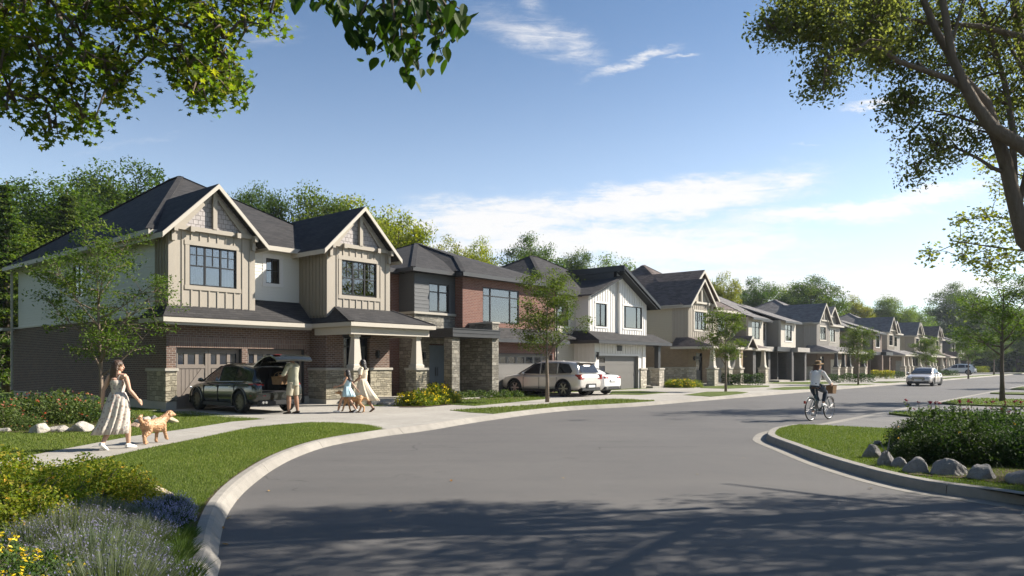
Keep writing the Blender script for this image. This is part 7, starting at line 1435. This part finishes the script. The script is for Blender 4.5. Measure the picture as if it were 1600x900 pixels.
# the woman with the long floral dress
def woman_dress():
    x, y = gp(184, 702); t = thing('person', 'woman in a long pale floral strap dress walking away along the path, head turned right', 'person', (x, y, .006), R(-14)); t.scale = (.955,)*3
    J = pose(anR=(.06, .20, .078), knR=(.075, .16, .49), anL=(-.07, -.30, .125), knL=(-.085, -.02, .50), toeL=(0, .8, -.62), shR=(.165, .01, 1.365), elR=(.245, .02, 1.11), wrR=(.31, .16, .93), shL=(-.165, -.01, 1.365), elL=(-.235, -.10, 1.10), wrL=(-.235, -.12, .86), hdR=(.3, .6, -.7))
    me, P = body(J, SK_A, yaw=R(-62)); b = link('body', me, None, t); face(b, P)
    mb = MB(); mb.tube([(0, .0, 1.00), (0, .0, 1.06), (0, .008, 1.15), (0, .012, 1.24), (0, .01, 1.30)], [(.135, .103), (.126, .097), (.140, .104), (.163, .122), (.160, .108)], 20)
    for s in (1, -1): mb.ball((s*.062, .090, 1.235), (.064, .055, .060), 10, 8)
    m1 = remesh(mb, .008, 1); m1.materials.append(FLORAL); d = link('dress_bodice', m1, None, t)
    for s in (1, -1): MB().tube([(s*.085, .105, 1.28), (s*.095, .06, 1.385), (s*.10, 0, 1.425), (s*.09, -.07, 1.37), (s*.07, -.095, 1.27)], [.006]*5, 6).build('strap', FLORAL, d)
    link('skirt', skirt([((0, 0, 1.07), .140, .112, .1), ((0, -.0, .97), .182, .150, .3), ((-.01, -.02, .82), .210, .190, .9), ((-.035, -.04, .62), .222, .215, 1.2), ((-.08, -.075, .42), .245, .245, 1.5), ((-.12, -.10, .29), .262, .27, 1.7)], seed=2, pleat=.075, folds=13), FLORAL, t)
    h = hair_long(P, .40, sway=(.0, -.02), vol=1.18, seed=4); link('hair', h, HR_BR, t)
    for n in 'RL': shoe(t, J, n, WSHOE, WSHOE)
woman_dress()
# the man unloading the car, and what he holds
def man():
    p = row(1.62, -4.98); t = thing('person', 'man in a khaki shirt and beige shorts unloading the open car, back to the street', 'person', (p.x, p.y, .006), RROT+R(16)); t.scale = (1.085,)*3
    J = pose(anR=(.13, -.05, .075), knR=(.12, .0, .49), anL=(-.13, .04, .075), knL=(-.12, .05, .49), chest=(0, .02, 1.24), shR=(.19, .02, 1.37), shL=(-.19, .02, 1.37), elR=(.25, .10, 1.12), wrR=(.15, .33, 1.08), elL=(-.25, .12, 1.12), wrL=(-.15, .34, 1.08), hdR=(-.3, 1, 0), hdL=(.3, 1, 0), head=(0, .035, 1.555))
    me, P = body(J, SK_B, fem=False, grip=(True, True), tilt=R(-14), yaw=R(10)); b = link('body', me, None, t); face(b, P)
    mb = MB(); mb.tube([(0, 0, .80), (0, 0, .90), (0, .0, 1.06), (0, .02, 1.24), (0, .015, 1.34), (0, .0, 1.42)], [(.180, .140), (.178, .135), (.160, .125), (.186, .138), (.180, .112), (.078, .072)], 20); mb.tube([J['shL'], V3((0, .01, 1.395)), J['shR']], [.074, .078, .074], 12)
    for n in 'RL': mb.tube([J['sh'+n], J['sh'+n].lerp(J['el'+n], .6), J['el'+n], J['el'+n].lerp(J['wr'+n], .18)], [.070, .064, .058, .056], 12)
    m = remesh(mb, .010, 1, (.008, 9)); m.materials.append(KHAKI); s = link('shirt', m, None, t); MB().tube([(.065, .03, 1.425), (0, -.055, 1.45), (-.065, .03, 1.425), (0, .075, 1.40), (.065, .03, 1.425)], [.016]*5, 8).build('collar', KHAKI, s)
    mb = MB(); mb.tube([(0, 0, .80), (0, 0, .94)], [(.172, .128), (.170, .126)], 16)
    for n in 'RL': mb.tube([J['hip'+n]-V3((0, 0, .0)), J['hip'+n].lerp(J['kn'+n], .5), J['hip'+n].lerp(J['kn'+n], .92)], [.105, .100, .094], 12)
    m = remesh(mb, .010, 1, (.006, 10)); m.materials.append(SHORTS); link('shorts', m, None, t)
    q = MB(); q.ball((0, -.016, .036), (.078, .094, .084), 14, 10); mb = MB(); mb.add([tuple(P(*v)) for v in q.v], q.f); m = remesh(mb, .009, 1, (.004, 50)); link('hair', m, HR_BK, t)
    for n in 'RL': shoe(t, J, n, BSHOE, None, low=True)
    c = t.matrix_basis @ V3((0, .50, .90)); c = Matrix.Translation(t.location) @ Euler(t.rotation_euler).to_matrix().to_4x4() @ V3((0, .46*1.085, .83*1.085)); bk = thing('picnic_basket', 'woven brown picnic basket with a raised handle, held at the open tailgate', 'basket', c, t.rotation_euler.z)
    w_ = MB(); a = [(-.24, -.15), (.24, -.15), (.24, .15), (-.24, .15)]; 
    rg_ = [(0, .86), (.02, .90), (.22, 1.0), (.25, 1.03), (.25, .98), (.03, .86)]; vs = [(x*k, y*k, z) for z, k in rg_ for x, y in a]; fs = [(i*4+j, i*4+(j+1) % 4, i*4+4+(j+1) % 4, i*4+4+j) for i in range(5) for j in range(4)]+[(3, 2, 1, 0), (20, 21, 22, 23)]; w_.add(vs, fs).build('basket_body', WICK, bk)
    for y in (-.03, .03): MB().tube([(-.20, y*3, .24), (-.17, y*2, .34), (-.08, y, .385), (.08, y, .385), (.17, y*2, .34), (.20, y*3, .24)], [.010]*6, 8).build('handle', STRAW, bk, smooth=True)
man()
def girl():
    x, y = gp(543, 645.5); t = thing('person', 'girl in a short pale blue sleeveless dress walking left beside the golden dog', 'person', (x, y, .006), R(84)); k = .80; t.scale = (k,)*3
    J = pose(anR=(.07, -.33, .12), knR=(.08, -.06, .52), toeR=(0, .8, -.6), anL=(-.07, .36, .085), knL=(-.08, .24, .50), toeL=(0, 1, .15), elR=(.22, -.16, 1.14), wrR=(.22, -.30, .92), elL=(-.22, .10, 1.13), wrL=(-.24, .33, 1.04), hdR=(0, -.5, -.8), hdL=(0, 1, .1))
    J['elR'] = V3((.21, -.14, 1.13)); me, P = body(J, SK_C, k=k); b = link('body', me, None, t); face(b, P)
    mb = MB(); mb.tube([(0, 0, .98), (0, .0, 1.08), (0, .01, 1.22), (0, .005, 1.34), (0, 0, 1.40)], [(.140, .105), (.132, .100), (.155, .115), (.150, .100), (.105, .075)], 18); m = remesh(mb, .010, 1); link('dress_top', m, BLUEC, t)
    link('skirt', skirt([((0, 0, 1.04), .138, .105, .2), ((0, 0, .90), .185, .17, 1), ((0, -.02, .74), .215, .235, 1.2), ((0, -.03, .64), .235, .265, 1.3)], seed=5, pleat=.06), BLUEC, t)
    link('hair', hair_long(P, .30, sway=(0, -.10), seed=6), HR_BK, t)
    for n in 'RL': shoe(t, J, n, WSHOE, WSHOE)
girl()
def mother():
    x, y = gp(567, 644); t = thing('person', 'woman in a cream short-sleeved midi dress walking left behind the girl', 'person', (x, y, .006), R(80)); t.scale = (1.01,)*3
    J = pose(anR=(.06, -.32, .12), knR=(.075, -.04, .50), toeR=(0, .8, -.6), anL=(-.06, .20, .078), knL=(-.075, .17, .49), elL=(-.22, .02, 1.10), wrL=(-.19, .20, .96), elR=(.22, -.03, 1.09), wrR=(.22, .04, .85), hdL=(0, 1, -.3))
    me, P = body(J, SK_B); b = link('body', me, None, t); face(b, P)
    mb = MB(); mb.tube([(0, 0, 1.0), (0, .0, 1.06), (0, .01, 1.22), (0, .005, 1.34), (0, 0, 1.41)], [(.140, .108), (.130, .100), (.162, .120), (.158, .100), (.085, .068)], 20); mb.tube([J['shL'], V3((0, .0, 1.385)), J['shR']], [.062, .066, .062], 12)
    for s in (1, -1): mb.ball((s*.062, .088, 1.235), (.062, .054, .058), 10, 8)
    for n in 'RL': mb.tube([J['sh'+n], J['sh'+n].lerp(J['el'+n], .7)], [.062, .062], 12)
    m = remesh(mb, .009, 1); link('dress_top', m, CREAMC, t)
    link('skirt', skirt([((0, 0, 1.06), .132, .104, .1), ((0, 0, .95), .168, .150, .6), ((0, -.03, .75), .205, .225, 1), ((0, -.08, .55), .235, .31, 1.3), ((0, -.13, .36), .265, .39, 1.5)], seed=8, pleat=.06), CREAMC, t)
    link('hair', hair_long(P, .24, sway=(0, -.06), seed=9), HR_BK, t)
    for n in 'RL': shoe(t, J, n, BSHOE, None, low=True)
    hc = Matrix.Translation(t.location) @ Euler(t.rotation_euler).to_matrix().to_4x4() @ V3((-.19, .30, .90)); return hc
hand_m = mother()
# dogs
FUR_G = m_hair('golden_fur', (.42, .20, .08), (.62, .36, .17), 60); FUR_A = m_hair('apricot_fur', (.36, .19, .095), (.52, .31, .17), 30)
def dog(label, loc, rz, s, fur, curly, legs, head_up=.0, tail_up=True, look=0.0):
    t = thing('dog', label, 'dog', loc, rz); t.scale = (s,)*3; mb = MB(); f = 1.38 if curly else 1.0
    mb.tube([(0, -.33, .44), (0, -.26, .455), (0, -.10, .44), (0, .08, .43), (0, .22, .445), (0, .30, .48)], [(.05*f, .06*f), (.098*f, .105*f), (.088*f, .095*f), (.105*f, .125*f), (.098*f, .128*f), (.065*f, .085*f)], 14)
    hx = math.sin(look)*.1; H_ = V3((hx, .46, .66+head_up)); mb.tube([(0, .22, .50), (hx*.4, .34, .58+head_up*.5), H_-V3((0, .03, .02))], [.085*f, .070*f, .060*f], 10)
    M = Matrix.Rotation(-look, 3, 'Z'); q = MB(); q.ball((0, 0, 0), (.062*f, .075*f, .062*f), 12, 9); q.tube([(0, .04, -.010), (0, .10, -.022), (0, .145, -.028)], [(.042*f, .040*f), (.034*f, .032*f), (.024, .022)], 10)
    for sx in (1, -1): q.tube([(sx*.050, -.01, .035), (sx*.075*f, -.012, .0), (sx*.075*f, -.010, -.06)], [(.020, .012), (.032, .014), (.022*f, .012)], 8)
    mb.add([tuple(H_+M @ V3(v)) for v in q.v], q.f)
    for (n, dy, lift) in legs:
        sx = .075 if n[1] == 'R' else -.075
        if n[0] == 'F': mb.tube([(sx*.9, .22, .46), (sx, .215+dy*.25, .30), (sx, .21+dy*.6, .20+lift), (sx, .21+dy, .045+lift), (sx, .25+dy, .02+lift)], [.062*f, .044*f, .030*f, .025*f, .024*f], 10)
        else: mb.tube([(sx*.9, -.24, .46), (sx, -.20+dy*.3, .31), (sx, -.30+dy*.8, .17+lift), (sx, -.27+dy, .045+lift), (sx, -.22+dy, .02+lift)], [.078*f, .060*f, .031*f, .025*f, .024*f], 10)
    if tail_up: mb.tube([(0, -.32, .50), (0, -.40, .58), (0, -.42, .66), (0, -.36, .70)], [.028*f, .034*f, .036*f, .022*f], 8)
    else: mb.tube([(0, -.32, .48), (0, -.44, .44), (0, -.52, .36)], [.028, .034, .016], 8)
    m = remesh(mb, .010, 1, (.016, 48) if curly else (.008, 30)); link('body', m, fur, t)
    MB().ball(H_+M @ V3((0, .165, -.022)), .012, 8, 6).build('nose', EYE, t)
    for sx in (1, -1): MB().ball(H_+M @ V3((sx*.034*f, .062, .014)), .008, 8, 6).build('eye', EYE, t)
    c_ = MB(); c_.tube([(.070*math.cos(a)*f+hx*.3, .325+.03*math.sin(a), .575+head_up*.4+.055*math.sin(a)*f) for a in np.linspace(0, 2*math.pi, 17)], [.009]*17, 6); c_.build('collar', BSHOE, t)
    return t
x, y = gp(240, 693); dog('curly apricot dog trotting on the path beside the woman in floral dress', (x, y, .006), R(-18), .80, FUR_A, True, [('FR', .12, .05), ('FL', -.06, 0), ('BR', -.08, 0), ('BL', .10, 0)], .02, True, .5)
x, y = gp(552, 644.8); DG = dog('smooth golden dog walking left between girl and woman in cream', (x, y+.02, .006), R(82), 1.0, FUR_G, False, [('FR', -.08, 0), ('FL', .12, .02), ('BR', .10, 0), ('BL', -.10, 0)], -.02, False, 0)
DG['label'] = 'smooth golden dog walking left between girl and woman in cream'
a_ = Matrix.Translation(DG.location) @ Euler(DG.rotation_euler).to_matrix().to_4x4() @ V3((0, .33, .60)); ls = MB().tube([hand_m, hand_m.lerp(a_, .5)-V3((0, 0, .04)), a_], [.006]*3, 6).build('leash', BSHOE); tag(ls, 'thin brown leash from the hand of the woman in cream to the golden dog', 'leash')

# the bicycle and its rider
def bicycle():
    p0 = V3((*rp(1267, 657.8), ZR)); hd_ = R(50); fw = V3((math.sin(hd_), math.cos(hd_), 0)); o = p0+fw*.52; t = thing('bicycle', 'dark green city bicycle with fenders and wicker front basket, ridden away up the street', 'bicycle', o, -hd_)
    FRM = m_plain('bicycle_enamel', (.035, .075, .080), .3); r = .345
    for y in (-.52, .56):
        w_ = MB(); w_.tube([(0, y+(r-.02)*math.cos(a), r+(r-.02)*math.sin(a)) for a in np.linspace(0, 2*math.pi, 41)], [.019]*41, 8); wh = w_.build('wheel', TYRE, t, smooth=True)
        MB().tube([(0, y+(r-.042)*math.cos(a), r+(r-.042)*math.sin(a)) for a in np.linspace(0, 2*math.pi, 41)], [(.008, .014)]*41, 6).build('rim', ALLOY, wh, smooth=True)
        s = MB()
        for k in range(28): a = 2*math.pi*k/28; s.tube([(.02*(-1)**k, y+.02*math.cos(a+.8), r+.02*math.sin(a+.8)), (0, y+(r-.045)*math.cos(a), r+(r-.045)*math.sin(a))], [.0016]*2, 4)
        s.cyl((-.045, y, r), (.045, y, r), .020, n=12); s.build('spokes', ALLOY, wh)
        a0, a1 = (.15, 2.9) if y < 0 else (.6, 2.6); MB().tube([(0, y+(r+.020)*math.cos(a), r+(r+.020)*math.sin(a)) for a in np.linspace(a0, a1, 22)], [(.024, .004)]*22, 8).build('fender', ALLOY, t, smooth=True)
    f = MB(); BB = (0, -.08, .29); ST = (0, -.25, .80); HT, HB = (0, .34, .93), (0, .40, .66); RH, FH = (0, -.52, r), (0, .56, r)
    f.tube([BB, ST], [.016]*2, 10); f.tube([HT, HB], [.019]*2, 10); f.tube([HB, (0, .20, .42), BB], [.018]*3, 10); f.tube([(0, .355, .86), (0, .14, .60), (0, -.19, .58)], [.014]*3, 10)
    for sx in (.05, -.05): f.tube([(sx*.4, -.10, .29), (sx, -.52, r)], [.010]*2, 8); f.tube([(sx*.4, -.24, .76), (sx, -.52, r)], [.009]*2, 8); f.tube([(sx*.9, .405, .64), (sx, .50, .48), (sx, .56, r)], [.012, .011, .010], 8)
    f.build('frame', FRM, t, smooth=True)
    s = MB(); s.tube([(0, -.40, .965), (0, -.30, .975), (0, -.16, .965), (0, -.08, .960)], [(.075, .028), (.085, .026), (.035, .02), (.018, .014)], 12); sd_ = s.build('saddle', BSHOE, t, smooth=True); MB().cyl((0, -.25, .78), (0, -.28, .95), .013, n=10).build('seat_post', ALLOY, sd_)
    MB().tube([(.27, .16, 1.055), (.27, .27, 1.07), (.16, .36, 1.06), (0, .36, 1.03), (-.16, .36, 1.06), (-.27, .27, 1.07), (-.27, .16, 1.055)], [.011]*7, 8).build('handlebar', ALLOY, t, smooth=True); MB().cyl((0, .335, .92), (0, .36, 1.04), .014, n=10).build('stem', ALLOY, t)
    for sx in (.27, -.27): MB().cyl((sx, .13, 1.05), (sx, .24, 1.066), .017, n=10).build('grip', BSHOE, t)
    c = MB(); c.lathe((.045, -.08, .29), (1, 0, 0), [(.085, 0), (.095, 0), (.095, .006), (.085, .006), (.085, 0)], 28); c.cyl((.04, -.08, .29), (.05, -.08, .29), .03, n=12)
    for sx, dy, dz in ((.075, .08, .145), (-.075, -.08, -.145)): c.beam((sx, -.08, .29), (sx, -.08+dy, .29+dz), .014, .022, up=(1, 0, 0)); c.box(min(sx, sx*2.2), max(sx, sx*2.2), -.08+dy-.04, -.08+dy+.04, .29+dz-.01, .29+dz+.012)
    c.tube([(.045, -.08, .38), (.045, -.52, r+.035)], [.004]*2, 5); c.tube([(.045, -.08, .20), (.045, -.52, r-.035)], [.004]*2, 5); c.build('crank', TRIMB, t)
    MB().box(-.03, .03, -.885, -.865, .52, .60).build('tail_light', REDL, t)
    b = MB(); a = [(-.17, -.12), (.17, -.12), (.17, .12), (-.17, .12)]; rg_ = [(.78, .86), (.80, .88), (1.02, 1.0), (1.04, 1.04), (1.04, .97), (.80, .84)]; vs = [(x*k, .60+y*k, z) for z, k in rg_ for x, y in a]; fs = [(i*4+j, i*4+(j+1) % 4, i*4+4+(j+1) % 4, i*4+4+j) for i in range(5) for j in range(4)]+[(3, 2, 1, 0), (20, 21, 22, 23)]; b.add(vs, fs).build('basket', WICK, t)
    MB().tube([(0, .37, .90), (0, .47, .86)], [.008]*2, 6).build('basket_bracket', ALLOY, t)
    q = thing('person', 'woman cyclist in white knit top, dark jeans and straw hat, riding away', 'person', o, -hd_)
    J = pose(pelvis=(0, -.27, 1.06), waist=(0, -.25, 1.17), chest=(0, -.19, 1.32), neck=(0, -.14, 1.475), head=(0, -.10, 1.615), shR=(.165, -.15, 1.43), shL=(-.165, -.15, 1.43), elR=(.25, .0, 1.21), elL=(-.25, .0, 1.21), wrR=(.27, .145, 1.085), wrL=(-.27, .145, 1.085), hdR=(0, 1, -.05), hdL=(0, 1, -.05),
             hipR=(.085, -.25, 1.02), hipL=(-.085, -.25, 1.02), knR=(.12, .12, .84), anR=(.12, -.03, .50), toeR=(0, 1, -.1), knL=(-.11, .07, .62), anL=(-.12, -.20, .225), toeL=(0, 1, -.15))
    me, P = body(J, SK_A, yaw=R(-48), grip=(True, True)); bd = link('body', me, None, q); face(bd, P)
    mb = MB(); mb.tube([(0, -.28, 1.02), (0, -.26, 1.14), (0, -.19, 1.32), (0, -.15, 1.42), (0, -.14, 1.48)], [(.170, .128), (.150, .115), (.175, .130), (.165, .105), (.070, .066)], 20); mb.tube([J['shL'], V3((0, -.145, 1.45)), J['shR']], [.066, .07, .066], 12)
    for n in 'RL': mb.tube([J['sh'+n], J['sh'+n].lerp(J['el'+n], .6), J['el'+n], J['el'+n].lerp(J['wr'+n], .6), J['el'+n].lerp(J['wr'+n], .9)], [.064, .060, .056, .054, .036], 12)
    link('sweater', remesh(mb, .010, 1, (.008, 11)), KNIT, q)
    mb = MB(); mb.tube([(0, -.29, .98), (0, -.27, 1.10)], [(.165, .130), (.155, .118)], 16)
    for n in 'RL': limb(mb, J['hip'+n], J['kn'+n], J['kn'+n].lerp(J['an'+n], .85), .104, .066, .050, 12)
    link('jeans', remesh(mb, .010, 1, (.004, 12)), DENIM, q); link('hair', hair_long(P, .34, sway=(-.02, -.07), vol=1.05, seed=11), HR_CH, q)
    ht = MB(); c0 = P(0, -.005, .075); ht.lathe(c0, (0, -.12, 1), [(.175, -.020), (.150, -.008), (.098, .006), (.094, .055), (.080, .080), (.045, .086), (.001, .080), (.001, .070), (.085, .060), (.090, .0), (.150, -.014), (.175, -.024)], 28); hh = ht.build('hat', STRAW, q, smooth=True); MB().lathe(c0, (0, -.12, 1), [(.100, .008), (.098, .030), (.095, .030), (.096, .008)], 28).build('hat_band', BSHOE, hh, smooth=True)
    for n in 'RL': shoe(q, J, n, WSHOE, WSHOE)
bicycle()
